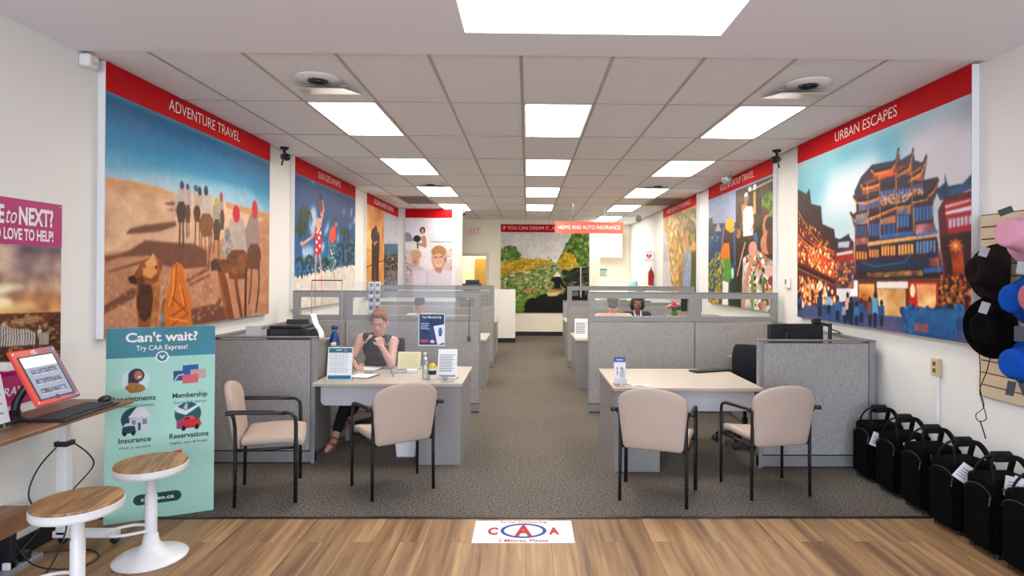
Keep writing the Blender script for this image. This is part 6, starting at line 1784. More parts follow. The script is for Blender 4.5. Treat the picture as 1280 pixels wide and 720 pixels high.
# ------------------------------------------------------------------ carry-on bags
BAGM = mat('bag_nylon', '060709', .95, var=.25, vs=180, bump=.3, bs=600, spec=.08); BAGT = mat('bag_trim', '0a0c12', .7, var=.15, spec=.2); ZIP = mat('zip_dark', '1c1c20', .4, metal=.3)
def bag(label, loc, rz, tags):
    t = thing('carry_on_bag', label, 'bag', loc, rz, 'black carry-on bags along the right wall'); w_, d_, h_ = .138, .118, .455
    bm = B(); box(bm, -w_, w_, -d_, d_, .02, h_)
    bmesh.ops.subdivide_edges(bm, edges=bm.edges, cuts=3, use_grid_fill=True)
    for v in bm.verts:
        x, y, z = v.co; u = (z-.02)/(h_-.02)
        v.co.x += .012*math.copysign(1-(y/d_)**2, x)*(1 if abs(x) > w_*.9 else 0)*(1-(2*u-1)**2); v.co.y += .014*math.copysign(1-(x/w_)**2, y)*(1 if abs(y) > d_*.9 else 0)*(1-(2*u-1)**2)
    o = obj('body', bm, BAGM, t, smooth=True, bevel=.03, seg=4, angle=50)
    # rounded front pocket on the side facing the aisle and on the front
    def arch(wd, hh): return [(-wd, .05), (wd, .05), (wd, hh-.06)]+[(wd*math.cos(a), hh-.06+.06*math.sin(a)) for a in [k/10*PI for k in range(1, 10)]]+[(-wd, hh-.06)]
    P = arch(.095, .40)
    obj('side_pocket', prism(B(), P, 0, .018, lambda x, y, z: (-w_-.012-y, x, z)), BAGM, t, bevel=.012, seg=3)
    obj('zip', tube(B(), [(-w_-.02, x*1.08, z+.008) for x, z in P[2:]], .005, 6), ZIP, t, smooth=True)
    P2 = arch(.11, .36)
    obj('front_pocket', prism(B(), P2, 0, .022, lambda x, y, z: (x, -d_-.012-y, z)), BAGM, t, bevel=.012, seg=3)
    obj('zip', tube(B(), [(x*1.06, -d_-.024, z+.008) for x, z in P2[2:]], .005, 6), ZIP, t, smooth=True)
    obj('zip_pull', tube(B(), [(-w_-.024, -.10, .36), (-w_-.03, -.1, .31)], .005, 6), CHROME, t)
    obj('zip_pull', tube(B(), [(-w_+.02, -d_-.026, .43), (-w_+.02, -d_-.034, .39)], .005, 6), CHROME, t)
    for y in (-.055, .055):
        obj('carry_handle', tube(B(), [(-.115, y*1.6, .38), (-.115, y*1.3, .47), (-.10, y*.7, .535), (-.06, y*.4, .565), (.06, y*.4, .565), (.10, y*.7, .535), (.115, y*1.3, .47), (.115, y*1.6, .38)], .017, 8, sm=4, flat=.4), BAGT, t, smooth=True)
    obj('grip_wrap', tube(B(), [(-.055, 0, .566), (.055, 0, .566)], .036, 12, flat=.6), BAGT, t, smooth=True)
    for x in (-.07, .07): obj('trim_strap', bx(x-.014, x+.014, -d_-.038, -d_-.034, .06, .43), BAGT, t)
    for x, y in ((-.11, -.09), (.11, -.09), (-.11, .09), (.11, .09)): obj('foot', lathe(B(), [(0, 0), (.016, 0), (.014, .03), (0, .03)], 12, Matrix.Translation((x, y, 0))), BLACKP, t)
    for (x, y, z, r) in tags:
        g = obj('price_tag', bx(-.042, .042, -.001, .001, -.11, 0), TAGW, t, loc=(x, y, z), rot=(.0, r, -.55))
        bm = B()
        for k in range(4): box(bm, -.028, .026-.008*(k % 2), -.0016, -.001, -.09+k*.018, -.083+k*.018)
        obj('barcode_lines', bm, mat('print_grey', '8a8a90', .6), g)
    return t
bl = ['black carry-on bag farthest from the lens, against the low right partition', 'second black carry-on bag from the low partition, with a big white tag', 'third black carry-on bag from the low partition, without a tag in view', 'fourth black carry-on bag from the low partition, with silver zip pulls', 'fifth black carry-on bag, with two white tags hanging from its top', 'black carry-on bag nearest the lens, cut by the right photo edge']
by = [4.80, 4.48, 4.17, 3.85, 3.53, 3.24]
tg = [[(-.115, -.17, .41, .3)], [(-.10, -.17, .44, -.5)], [], [(-.10, -.17, .46, .6)], [(-.07, -.165, .50, .1), (-.02, -.17, .49, .4)], []]
for l, y, k, r in zip(bl, by, tg, (.06, .1, .05, .08, .04, .06)): bag(l, (2.875 if y > 4 else 2.86, y, 0), r, k)

# ------------------------------------------------------------------ things on the left desk
T = .7025
def shield(label, x0_, x1_, y, z1, group='clear plastic sneeze shields', strip=False):
    t = thing('sneeze_shield', label, 'sneeze shield', ((x0_+x1_)/2, y, T), group=group); a = (x1_-x0_)/2
    obj('pane', bx(-a, a, -.0025, .0025, .0, z1-T), SHIELD, t)
    for s in (-1, 1): obj('foot', prism(B(), [(-.07, 0), (.07, 0), (.02, .045), (-.02, .045)], -.003, .003, lambda x, yy, z: (s*(a-.06)+yy, x, z)), ACRYL, t)
    if strip:
        bm = B(); box(bm, -a, a, -.006, .006, z1-T-.012, z1-T); obj('top_strip', bm, BLACKP, t)
        for s in (-1, 1): obj('edge_strip', bx(s*a-.004, s*a+.004, -.004, .004, 0, z1-T-.012), mat('edge_grey', 'a0a0a6', .3), t)
    return t
shield('clear shield standing before the writing woman on the left desk', -1.70, -1.215, 5.60, 1.57)
shield('taller clear shield carrying the navy membership notice on the left desk', -1.283, -.66, 5.43, 1.67)
shield('small clear shield with a black top strip in front of the left glass strip', -2.39, -2.055, 6.62, 1.57, strip=True)
t = thing('notice', 'navy membership notice taped to the tall clear shield', 'notice', (-.869, 5.424, .99))
cm = [('G', 'eef0f4', 'eef0f4', 0, 1), ('p', '33456a', [30, 25, 970, 25, 970, 975, 30, 975]), ('n', '2f3f60', '445c84', 4, [30, 25, 970, 25, 970, 975, 30, 975]), ('p', 'f0f0f4', [570, 390, 970, 330, 970, 900, 720, 975]), ('e', '3c7cc0', 830, 560, 75, 130), ('p', '2c5c94', [770, 640, 880, 640, 870, 700, 780, 700]), ('p', 'd84c5c', [80, 820, 360, 815, 360, 890, 80, 895]), ('e', 'e0c8d8', 530, 870, 85, 50)]
for i in range(4): cm.append(('l', 'c8d0dc', 22, [90, 310+i*55, 400-30*(i % 3), 310+i*55]))
picture('sheet', -.118, .118, 0, .29, -.0005, cm, 90, 110, t, print_mat('print_paper', .6))
obj('backing', bx(-.119, .119, 0, .0015, -.001, .291), PAPER, t)
letters(t, 'Your Membership', -.0, .248, -.002, INKW, width=.18, height=.024, fat=.01, shear=.15)
ac = sheet_stand('white table sheet with teal bands at the left end of the writing desk', (-1.648, 5.24, T), .02, .215, .29, form_cmds(None, '3c7088', 11, 1)+[('p', '3c7088', [40, 30, 960, 30, 960, 170, 40, 170]), ('e', 'd87868', 700, 100, 60, 40), ('l', 'e8f0f0', 24, [330, 95, 540, 85])]+[('l', 'c0ccd4', 5, [x, 200, x, 820]) for x in (330, 480, 620, 780)], lean=9)
sheet_stand('white form with black rows standing at the aisle end of the writing desk', (-.715, 5.33, T), -.05, .17, .265, form_cmds(None, None, 8)+[('l', '9098a0', 60, [100, 900, 900, 900])], lean=9)
sheet_stand('pale yellow handwritten sheet leaning in a stand on the writing desk', (-1.165, 5.88, T), 0, .225, .17, [('G', 'e6e2b0', 'e2deac', 0, 1)]+[('l', 'a8a480', 22, [100, 160+i*110, 880-(i*83 % 160), 150+i*112]) for i in range(7)], lean=15)
t = thing('notebook', 'open white writing pad under the hand of the woman in black', 'notebook', (-1.56, 5.84, T), -.15)
obj('pages', bx(-.11, .11, -.08, .09, .002, .012), PAPER, t, bevel=.002); obj('cover', bx(-.113, .113, -.083, .093, 0, .002), mat('cover_dark', '2c2c34', .5), t)
t = thing('clipboard', 'dark clipboard with paper beside the teal banded sheet', 'clipboard', (-1.50, 5.45, T), -.25)
obj('board', bx(-.11, .11, -.1, .12, 0, .004), mat('clipboard_brown', '4a4440', .5), t, bevel=.002); obj('paper', bx(-.10, .09, -.085, .115, .004, .007), PAPER, t); obj('clip', bx(-.04, .04, .1, .125, .004, .016), CHROME, t, bevel=.003)
t = thing('sanitizer_bottle', 'tall clear sanitizer bottle with white pump on the writing desk', 'bottle', (-.908, 5.33, T))
obj('bottle', lathe(B(), [(0, 0), (.026, 0), (.028, .01), (.028, .13), (.02, .155), (.011, .165), (.011, .175), (0, .175)], 24), clear_mat('bottle_clear', (.9, .92, .95), .12, haze=.2), t, smooth=True)
obj('pump', tube(lathe(B(), [(0, .17), (.014, .17), (.014, .19), (.005, .192), (.005, .22), (.012, .222), (.012, .236), (0, .238)], 16), [(0, 0, .23), (-.012, -.03, .228)], .005, 6), WHITEM, t, smooth=True)
t = thing('wipes_bottle', 'small bottle with yellow collar and black label on the writing desk', 'bottle', (-.842, 5.31, T))
obj('bottle', lathe(B(), [(0, 0), (.03, 0), (.033, .006), (.033, .1), (.028, .112), (.02, .118), (0, .118)], 24), WHITEM, t, smooth=True)
obj('label', lathe(B(), [(.0336, .045), (.0338, .047), (.0338, .082), (.0336, .084)], 24), mat('label_black', '24242a', .5), t, smooth=True); obj('collar', lathe(B(), [(.0336, .1), (.034, .101), (.031, .127), (.022, .137), (.022, .142), (0, .143)], 24), mat('cap_yellow', 'd8bc30', .4), t, smooth=True)
t = thing('tissue_box', 'small white card box on the writing desk left of the sanitizer', 'box', (-1.09, 5.66, T)); obj('box', bx(-.045, .045, -.035, .035, 0, .03), WHITEM, t, bevel=.003); obj('lid', bx(-.046, .046, -.036, .036, .022, .032), PAPER, t, bevel=.002)
t = thing('card_reader', 'flat grey pad on the writing desk left of the white card box', 'card reader', (-1.21, 5.70, T)); obj('body', bx(-.055, .055, -.06, .06, 0, .014), mat('pad_grey', 'a4a6ac', .5), t, bevel=.004); obj('screen', bx(-.04, .04, .0, .05, .014, .0155), DARKG, t)
t = thing('tape_dispenser', 'crumpled clear dispenser at the front corner of the writing desk', 'tape dispenser', (-.70, 5.19, T), .2); obj('body', prism(B(), [(-.05, 0), (.06, 0), (.06, .02), (.035, .02), (.0, .045), (-.035, .045), (-.05, .03)], -.015, .015), ACRYL, t, bevel=.003); obj('roll', lathe(B(), [(.01, -.008), (.022, -.008), (.022, .008), (.01, .008)], 20, Matrix.Translation((-.012, 0, .03)) @ Matrix.Rotation(PI/2, 4, 'X')), TAGG, t)
# cleaning bottle standing on a clear storage box
t = thing('storage_box', 'clear plastic box of odds and ends at the left end of the writing desk', 'box', (-1.80, 5.66, T)); obj('walls', bx(-.06, .06, -.08, .08, 0, .17), clear_mat('box_clear', (.9, .91, .93), .12, haze=.25), t, bevel=.004); obj('lid', bx(-.063, .063, -.083, .083, .17, .178), ACRYL, t)
for i, c in enumerate(('c04a5a', 'd8c8b0', '5a4a80', 'b8b0a8')): obj('contents', bx(-.05+.025*i, -.03+.025*i, -.05, .05, .004, .08+.02*(i % 3)), mat('content_'+'abcd'[i], c, .5), t)
t = thing('cleaner_bottle', 'blue cleaning bottle with green label above the clear box on the writing desk', 'bottle', (-1.825, 5.66, T+.179))
NB = mat('bottle_navy', '1c3c7c', .25)
obj('bottle', lathe(B(), [(0, 0), (.04, 0), (.046, .008), (.046, .12), (.04, .16), (.026, .195), (.02, .21), (.02, .225), (0, .225)], 24), NB, t, smooth=True)
obj('label', lathe(B(), [(.0463, .02), (.0468, .022), (.0468, .075), (.0463, .077)], 24), mat('label_green', '7cb83c', .5), t, smooth=True); obj('badge', ico(B(), (.005, -.045, .095), 1, 2, scale=(.03, .005, .02)), INKW, t, smooth=True)
obj('neck_ring', lathe(B(), [(.021, .212), (.023, .214), (.023, .226), (.021, .228)], 20), mat('ring_green', '3cae78', .4), t, smooth=True); obj('cap', lathe(B(), [(0, .228), (.026, .228), (.03, .235), (.03, .262), (.024, .268), (0, .268)], 24), mat('cap_navy', '183468', .35), t, smooth=True)
t = thing('waste_bin', 'small white waste bin under the writing desk', 'bin', (-1.08, 5.42, 0)); obj('bucket', prism(B(), [(-.085, 0), (.085, 0), (.105, .25), (-.105, .25)], -.09, .09), WHITEM, t, bevel=.012); obj('rim', bx(-.109, .109, -.095, .095, .243, .253), WHITEM, t, bevel=.004)
# behind the low left partition
t = thing('storage_cabinet', 'grey storage unit carrying the black printer behind the low left partition', 'cabinet', (-2.27, 5.50, 0)); obj('body', bx(-.38, .38, -.22, .24, .02, 1.0), DESKG, t, bevel=.004); obj('top', bx(-.39, .39, -.23, .25, 1.0, 1.025), DESKG, t, bevel=.003); obj('base', bx(-.36, .36, -.2, .22, 0, .02), BLACKP, t)
for s in (-1, 1): 
    d = obj('door', bx(min(0, s*.375)+.003, max(0, s*.375)-.003, -.235, -.221, .04, .99), DESKG, t); obj('handle', bx(s*.04-.006, s*.04+.006, -.25, -.235, .5, .62), CHROME, d)
t = thing('printer', 'black printer on top of the low left partition unit', 'printer', (-2.14, 5.50, 1.025))
obj('body', bx(-.19, .19, -.16, .17, 0, .12), BLACKP, t, bevel=.012, seg=3); obj('lid', bx(-.175, .12, -.14, .15, .12, .145), BLACKP, t, bevel=.008); obj('feeder', prism(B(), [(-.12, .14), (.1, .14), (.09, .185), (-.11, .185)], .09, .12), DARKG, t, bevel=.004); obj('control_panel', bx(-.15, .0, -.163, -.158, .07, .105), DARKG, t)
t = thing('paper_sheet', 'bent white sheet sticking up beside the black printer', 'paper', (-1.925, 5.45, 1.025)); bm = B(); n = 8
P = [(-.05+.10*math.sin(k/n*1.1), .02*math.cos(k), .245-.22*k/n) for k in range(n+1)]
a_ = [bm.verts.new((x, y-.03, z)) for x, y, z in P]; b_ = [bm.verts.new((x+.02, y+.05, z)) for x, y, z in P]
for k in range(n): bm.faces.new((a_[k], a_[k+1], b_[k+1], b_[k]))
o = obj('sheet', bm, PAPER, t, smooth=True); o.modifiers.new('s', 'SOLIDIFY').thickness = .001
obj('clip_base', bx(.015, .06, -.03, .05, 0, .02), ACRYL, t)
sheet_stand('empty clear brochure holder on the low left partition unit', (-2.50, 5.45, 1.025), 0, .14, .13, [('G', 'c8ccd0', 'd4d8dc', 0, 1)], lean=10)
t = thing('brochure_rack', 'clear tiered leaflet rack above the left glass strip', 'rack', (-1.79, 7.0, 1.16))
obj('back_plate', bx(-.075, .075, .0, .004, 0, .4), ACRYL, t)
for r in range(4):
    obj('pocket', prism(B(), [(-.078, .01+r*.09), (.078, .01+r*.09), (.078, .07+r*.09), (-.078, .07+r*.09)], -.05, -.047), ACRYL, t)
    for c_ in range(2):
        l_ = obj('leaflet', bx(-.03, .03, -.003, .003, 0, .1), TAGW if (r+c_) % 2 else PAPER, t, loc=(-.037+.074*c_, -.03, .015+r*.09), rot=(-.25, 0, 0)); obj('print', bx(-.022, .022, -.0045, -.003, .04, .085), mat('leaflet_grey', '70747c', .6), l_)
obj('hook', bx(-.06, .06, -.0, .07, .268, .276), ACRYL, t)
t = thing('key_cord', 'black cord with dark fob hanging on the left glass partition', 'key cord', (-.686, 7.035, .86)); obj('cord', tube(B(), [(0, 0, .05), (.002, -.0, .3), (0, 0, .475)], .003, 6), BLACKP, t); obj('fob', ico(B(), (0, -.01, .02), 1, 2, scale=(.022, .012, .035)), mat('fob_grey', '50525c', .4), t, smooth=True); obj('hook', tube(B(), [(0, 0, .475), (0, -.02, .485), (-.03, -.02, .49)], .005, 6), CHROME, t)

# ------------------------------------------------------------------ things on the right desk
t = thing('brochure_stand', 'clear stand with a tall blue headed brochure on the right front desk', 'brochure stand', (.80, 5.08, T), .05)
f = obj('acrylic_holder', bx(-.055, .055, -.002, .002, 0, .20), ACRYL, t, rot=(-.15, 0, 0)); obj('acrylic_foot', bx(-.055, .055, -.03, .06, 0, .004), ACRYL, t); obj('front_lip', bx(-.055, .055, -.03, -.027, 0, .06), ACRYL, t)
br_ = picture('brochure', -.05, .05, .008, .235, -.004, [('G', '4a5c98', '5a6cac', 0, .2), ('G', 'e4e4ec', 'f0ecec', .2, 1), ('l', 'e8e8f4', 30, [250, 110, 750, 110]), ('p', 'd0b0b4', [250, 450, 320, 450, 330, 700, 230, 700]), ('e', '6a4a40', 285, 420, 60, 35), ('p', 'c86c78', [230, 520, 340, 520, 340, 640, 230, 640]), ('p', '7c9c9c', [550, 430, 780, 400, 800, 700, 540, 720]), ('n', 'c8d0d0', 'a0b0a8', 10, [500, 480, 900, 480, 900, 760, 500, 760]), ('e', '5a4438', 650, 400, 50, 30)], 40, 80, t); br_.rotation_euler = (-.15, 0, 0)
for i, (x, y, r, c, lb) in enumerate([(.80, 5.02, .2, 'c0a080', 'tan travel leaflet at the foot of the brochure stand'), (.87, 5.06, -.3, 'd8d0c4', 'fanned cream leaflet beside the brochure stand'), (.97, 5.02, -.1, 'e4e4e8', 'small white card farthest from the brochure stand')]):
    t = thing('leaflet', lb, 'leaflet', (x, y, T+.0015*i), r, 'leaflets on the right front desk'); obj('sheet', bx(-.07, .07, -.045, .045, 0, .0035-.0005*i), mat('leaf_'+'abc'[i], c, .6), t); obj('print', bx(-.055, .02, -.03, .03, .0035-.0005*i, .0042-.0005*i), mat('leaf_print_'+'abc'[i], ('8a6a58', '7a8494', '9a9aa4')[i], .6), t)
t = thing('keyboard', 'black keyboard at the back corner of the right front desk', 'keyboard', (1.80, 5.80, T), .35); obj('case', bx(-.21, .21, -.065, .065, 0, .014), BLACKP, t, bevel=.004); bm = B()
for r in range(5):
    for k in range(14): box(bm, -.2+k*.0285, -.177+k*.0285, -.055+r*.022, -.037+r*.022, .014, .019)
obj('keys', bm, DARKG, t)
t = thing('monitor', 'black monitor seen from behind above the low right partition', 'monitor', (2.45, 5.46, T), PI+.06)
obj('screen_case', bx(-.28, .24, -.0, .045, .16, .50), BLACKP, t, bevel=.012, seg=3); obj('screen', bx(-.27, .23, -.003, .0, .175, .49), mat('screen_black', '0a0b0e', .1), t); obj('back_bulge', bx(-.1, .1, .045, .075, .22, .42), BLACKP, t, bevel=.02); obj('stand', tube(B(), [(0, .05, .3), (0, .07, .2), (0, .06, .015)], .025, 8), BLACKP, t); obj('foot', bx(-.11, .11, -.04, .12, 0, .015), BLACKP, t, bevel=.006); obj('badge', bx(-.05, .05, .0752, .0765, .33, .36), DARKG, t)
t = thing('webcam_arm', 'black clamp arm with cables beside the monitor above the low right partition', 'monitor arm', (2.80, 5.45, T)); obj('pole', tube(B(), [(0, 0, 0), (0, 0, .50)], .017, 10), BLACKP, t); obj('arm', tube(B(), [(0, 0, .48), (-.08, .03, .50), (-.13, .0, .52)], .014, 8), BLACKP, t); obj('head', bx(-.17, -.09, -.02, .02, .50, .55), BLACKP, t, bevel=.01); obj('cable', tube(B(), [(0, -.02, .45), (.06, -.02, .43), (.10, .0, .41), (.13, .05, .405), (.06, .06, .40), (.12, .09, .40)], .006, 6, sm=5), BLACKP, t); obj('clamp', bx(-.03, .03, -.04, .04, 0, .03), BLACKP, t)
t = thing('desk_phone', 'black desk phone on the worktop behind the empty swivel chair', 'telephone', (2.62, 6.25, T), -1.0); obj('base', prism(B(), [(-.09, 0), (.1, 0), (.1, .07), (-.09, .025)], -.1, .1), BLACKP, t, bevel=.006); obj('handset', tube(B(), [(-.06, .07, .07), (-.04, .07, .085), (.06, .07, .105), (.08, .07, .1)], .02, 8), BLACKP, t); bm = B()
for r in range(4):
    for k in range(3): box(bm, -.05+r*.025, -.035+r*.025, -.07+k*.03, -.05+k*.03, .045+r*.006, .053+r*.006)
obj('keys', bm, DARKG, t)

# ------------------------------------------------------------------ farther cubicles
sheet_stand('white form with black rows in a stand on the second right desk by the aisle', (.80, 8.72, T), -.1, .20, .29, form_cmds(None, None, 9), lean=10)
t = thing('storage_cabinet', 'brown topped unit under the pink flowers behind the right glass strip', 'cabinet', (2.5, 8.95, T)); obj('body', bx(-.38, .42, -.15, .2, 0, .30), mat('unit_grey', '9c9690', .6), t, bevel=.003); obj('top', bx(-.39, .43, -.16, .2, .30, .325), mat('unit_brown', '8a7458', .5), t, bevel=.003)
t = thing('flower_bouquet', 'pink and cream flower bouquet in a vase behind the right glass strip', 'flowers', (2.22, 8.93, T+.325))
obj('vase', lathe(B(), [(0, 0), (.04, 0), (.05, .04), (.035, .08), (.045, .1), (.03, .09), (0, .02)], 20), mat('vase_green', '6a8a50', .2), t, smooth=True)
rng = random.Random(3)
cols = [mat('petal_pink', 'd83878', .7), mat('petal_pale', 'e8b0b8', .7), mat('petal_cream', 'e8dca8', .7), mat('petal_mauve', 'a86888', .7)]
bm = B()
for i in range(26):
    a, r = rng.uniform(0, 2*PI), rng.uniform(.02, .1); ico(bm, (r*math.cos(a), r*math.sin(a), rng.uniform(.08, .15)), 1, 1, scale=(.03, .03, .006), rot=Matrix.Rotation(rng.uniform(-1, 1), 3, 'X') @ Matrix.Rotation(a, 3, 'Z'))
obj('leaves', bm, mat('leaf_green', '4a7838', .6), t)
for i in range(18):
    a, r = rng.uniform(0, 2*PI), rng.uniform(.0, .1); c_ = Vector((r*math.cos(a), r*math.sin(a)-.01, rng.uniform(.12, .22))); bm = B()
    for k in range(3):
        for j in range(6):
            aa = 2*PI*j/6+k*.5; rr = .008+.01*k; ico(bm, c_+Vector((rr*math.cos(aa), rr*math.sin(aa), .006*(2-k))), 1, 1, scale=(.013, .013, .008))
    obj('flower', bm, cols[i % 4 if r > .05 else 0], t, smooth=True)
def back_monitor(label, loc, rz):
    t = thing('monitor', label, 'monitor', loc, rz, 'black monitors in the far cubicles'); obj('screen_case', bx(-.25, .25, 0, .04, .1, .42), BLACKP, t, bevel=.01); obj('screen', bx(-.24, .24, -.003, 0, .11, .41), MATS['screen_black'], t); obj('stand', tube(B(), [(0, .03, .2), (0, .05, .012)], .022, 8), BLACKP, t); obj('foot', bx(-.1, .1, -.05, .12, 0, .012), BLACKP, t, bevel=.004); return t
m0 = back_monitor('black monitor right of the pink flowers behind the right glass strip', (2.46, 8.88, T+.325), PI)
m0.scale = (.62, .62, .70)
dup(m0, (1.75, 12.3, T), PI+.3, 'black monitor in the farthest right cubicle under the coral sign')
t = thing('printer', 'black printer standing at the doorway end of the left cubicles', 'printer', (-1.02, 11.2, 1.33))
obj('body', bx(-.19, .15, -.17, .17, 0, .13), BLACKP, t, bevel=.015); obj('lid', bx(-.13, .11, -.14, .14, .13, .2), BLACKP, t, bevel=.012); obj('tray', bx(-.22, -.17, -.12, .12, .02, .06), DARKG, t); obj('control_panel', bx(.02, .13, -.174, -.168, .06, .11), DARKG, t)
t = thing('storage_cabinet', 'grey tall unit under the doorway printer', 'cabinet', (-1.02, 11.2, 0)); obj('body', bx(-.3, .3, -.22, .24, .02, 1.3), DESKG, t, bevel=.004); obj('top', bx(-.31, .31, -.23, .25, 1.3, 1.33), DESKG, t); obj('base', bx(-.28, .28, -.2, .22, 0, .02), BLACKP, t)
# ------------------------------------------------------------------ people
def skin(name, c): return mat(name, c, .55, var=.04, vs=12)
def V(*a): return Vector(a)
def hand(bm, wrist, d, nrm, side, curl=.5, L=.175, spread=.1):
    # palm and five separate fingers: d = direction of the hand, nrm = back of the hand, side = direction of the thumb
    d = Vector(d).normalized(); nrm = Vector(nrm).normalized(); nrm = (nrm-d*nrm.dot(d)).normalized(); s = d.cross(nrm).normalized()
    if s.dot(Vector(side)) < 0: s = -s
    w = Vector(wrist); pl = L*.5
    for k in (-.026, -.009, .009, .026): cap(bm, w+d*.012+s*k*.7, w+d*pl+s*k, .0125, .0115, 8)
    for k, l, i in ((.027, .42, 0), (.009, .47, 1), (-.010, .44, 2), (-.027, .35, 3)):
        p = w+d*pl+s*k; a = 0; seg = L*l/2.4
        dd = d+s*k*spread*8; dd.normalize()
        for q, r in ((1., .0088), (.8, .0082), (.62, .0075)):
            a += curl*(.7+.08*i); e = p+(dd*math.cos(a)-nrm*math.sin(a))*seg*q; cap(bm, p, e, r+.0004, r, 8); p = e
    p = w+d*.03+s*.026; e = p+(d*.55+s*.75-nrm*.25).normalized()*L*.2; cap(bm, p, e, .012, .0105, 8); e2 = e+(d*.9+s*.2-nrm*(.25+curl*.5)).normalized()*L*.17; cap(bm, e, e2, .0102, .0085, 8)
def head_geo(bm, c, F, U, sc=1.0):
    # F = where the face looks, U = up the skull
    F = F.normalized(); U = (U-F*U.dot(F)).normalized(); R = F.cross(U)
    M3 = Matrix((R, F, U)).transposed(); P = lambda x, y, z: c+(R*x+F*y+U*z)*sc
    def e(x, y, z, a, b, d): ico(bm, P(x, y, z), 1, 3, scale=(a*sc, b*sc, d*sc), rot=M3)
    e(0, -.012, .03, .073, .092, .088); e(0, .02, -.03, .062, .068, .085); e(0, .045, -.082, .036, .036, .03)          # skull, face, chin
    e(-.036, .05, -.028, .026, .026, .026); e(.036, .05, -.028, .026, .026, .026)                                     # cheeks
    e(0, .078, .018, .048, .012, .012)                                                                              # brow
    cap(bm, P(0, .08, .008), P(0, .1, -.03), .008*sc, .013*sc, 8); e(-.011, .09, -.036, .009, .01, .008); e(.011, .09, -.036, .009, .01, .008)  # nose
    e(0, .078, -.062, .024, .012, .007); e(0, .077, -.072, .02, .011, .007)                                           # lips
    for s in (-1, 1): e(s*.072, -.008, -.012, .01, .02, .032)                                                       # ears
    return P, M3
def face_parts(P, M3, sc, parent, lipc, eyec='3a3028', brow='6a4c38'):
    for s in (-1, 1):
        o = obj('eye', ico(B(), P(s*.031, .074, .0), 1, 2, scale=(.0125*sc, .008*sc, .006*sc), rot=M3), mat('eye_white', 'ddd6d0', .3), parent, smooth=True)
        obj('iris', ico(B(), P(s*.031, .081, -.001), 1, 2, scale=(.0052*sc, .002*sc, .0052*sc), rot=M3), mat('iris_'+eyec, eyec, .2), o, smooth=True)
        obj('eyebrow', tube(B(), [P(s*.014, .087, .018), P(s*.03, .084, .023), P(s*.047, .074, .018)], .0032*sc, 6, sm=3), mat('brow_'+brow, brow, .9), parent, smooth=True)
    obj('lips', tube(B(), [P(-.022, .081, -.066), P(-.008, .0905, -.0635), P(0, .0905, -.065), P(.008, .0905, -.0635), P(.022, .081, -.066)], .0042*sc, 6, sm=3), mat('lips_'+lipc, lipc, .45), parent, smooth=True)
def body_geo(bm, hip, chest, neck, c, J, female=True, k=1.0, legs=True):
    up = (chest-hip).normalized(); sR, sL = J['sR'], J['sL']; ax = (sL-sR).normalized(); fw = ax.cross(up).normalized()
    M3 = Matrix((ax, fw, up)).transposed()
    def e(p, a, b, d): ico(bm, p, 1, 3, scale=(a*k, b*k, d*k), rot=M3)
    e(hip, .17, .13, .11); e(hip.lerp(chest, .45), .145, .11, .14); e(chest, .155, .115, .15); e(chest+up*.09, .15, .085, .07)
    if female: e(chest+ax*.07-fw*.0+(fw*-1 if False else Vector((0, 0, 0)))+J['front']*.085-up*.02, .06, .05, .06); e(chest-ax*.07+J['front']*.085-up*.02, .06, .05, .06)
    cap(bm, sR, sL, .058*k, .058*k); cap(bm, chest+up*.1, neck, .06*k, .054*k); cap(bm, neck-up*.02, c-up*.02, .052*k, .05*k)
    for s in 'RL':
        cap(bm, J['s'+s], J['e'+s], .05*k, .04*k); cap(bm, J['e'+s], J['w'+s], .040*k, .027*k)
        if legs:
            cap(bm, J['h'+s], J['k'+s], .085*k, .06*k); cap(bm, J['k'+s], J['a'+s], .056*k, .036*k); a, t = J['a'+s], J['t'+s]
            cap(bm, a-V(0, 0, .02), a+(t-a)*.55-V(0, 0, .012), .034, .032, 10); cap(bm, a+(t-a)*.5-V(0, 0, .012), t, .034, .022, 10)
            cap(bm, a-V(0, 0, .03), a-(t-a).normalized()*.03-V(0, 0, .04), .03, .026, 10)
def mesh_part(name, bm, m, parent, voxel=.008, smooth=4):
    o = obj(name, fuse(bm, voxel, smooth), m, parent, smooth=True); return o
def hair_geo(bm, P, M3, sc, parts):
    for x, y, z, a, b, d in parts: ico(bm, P(x, y, z), 1, 3, scale=(a*sc, b*sc, d*sc), rot=M3)

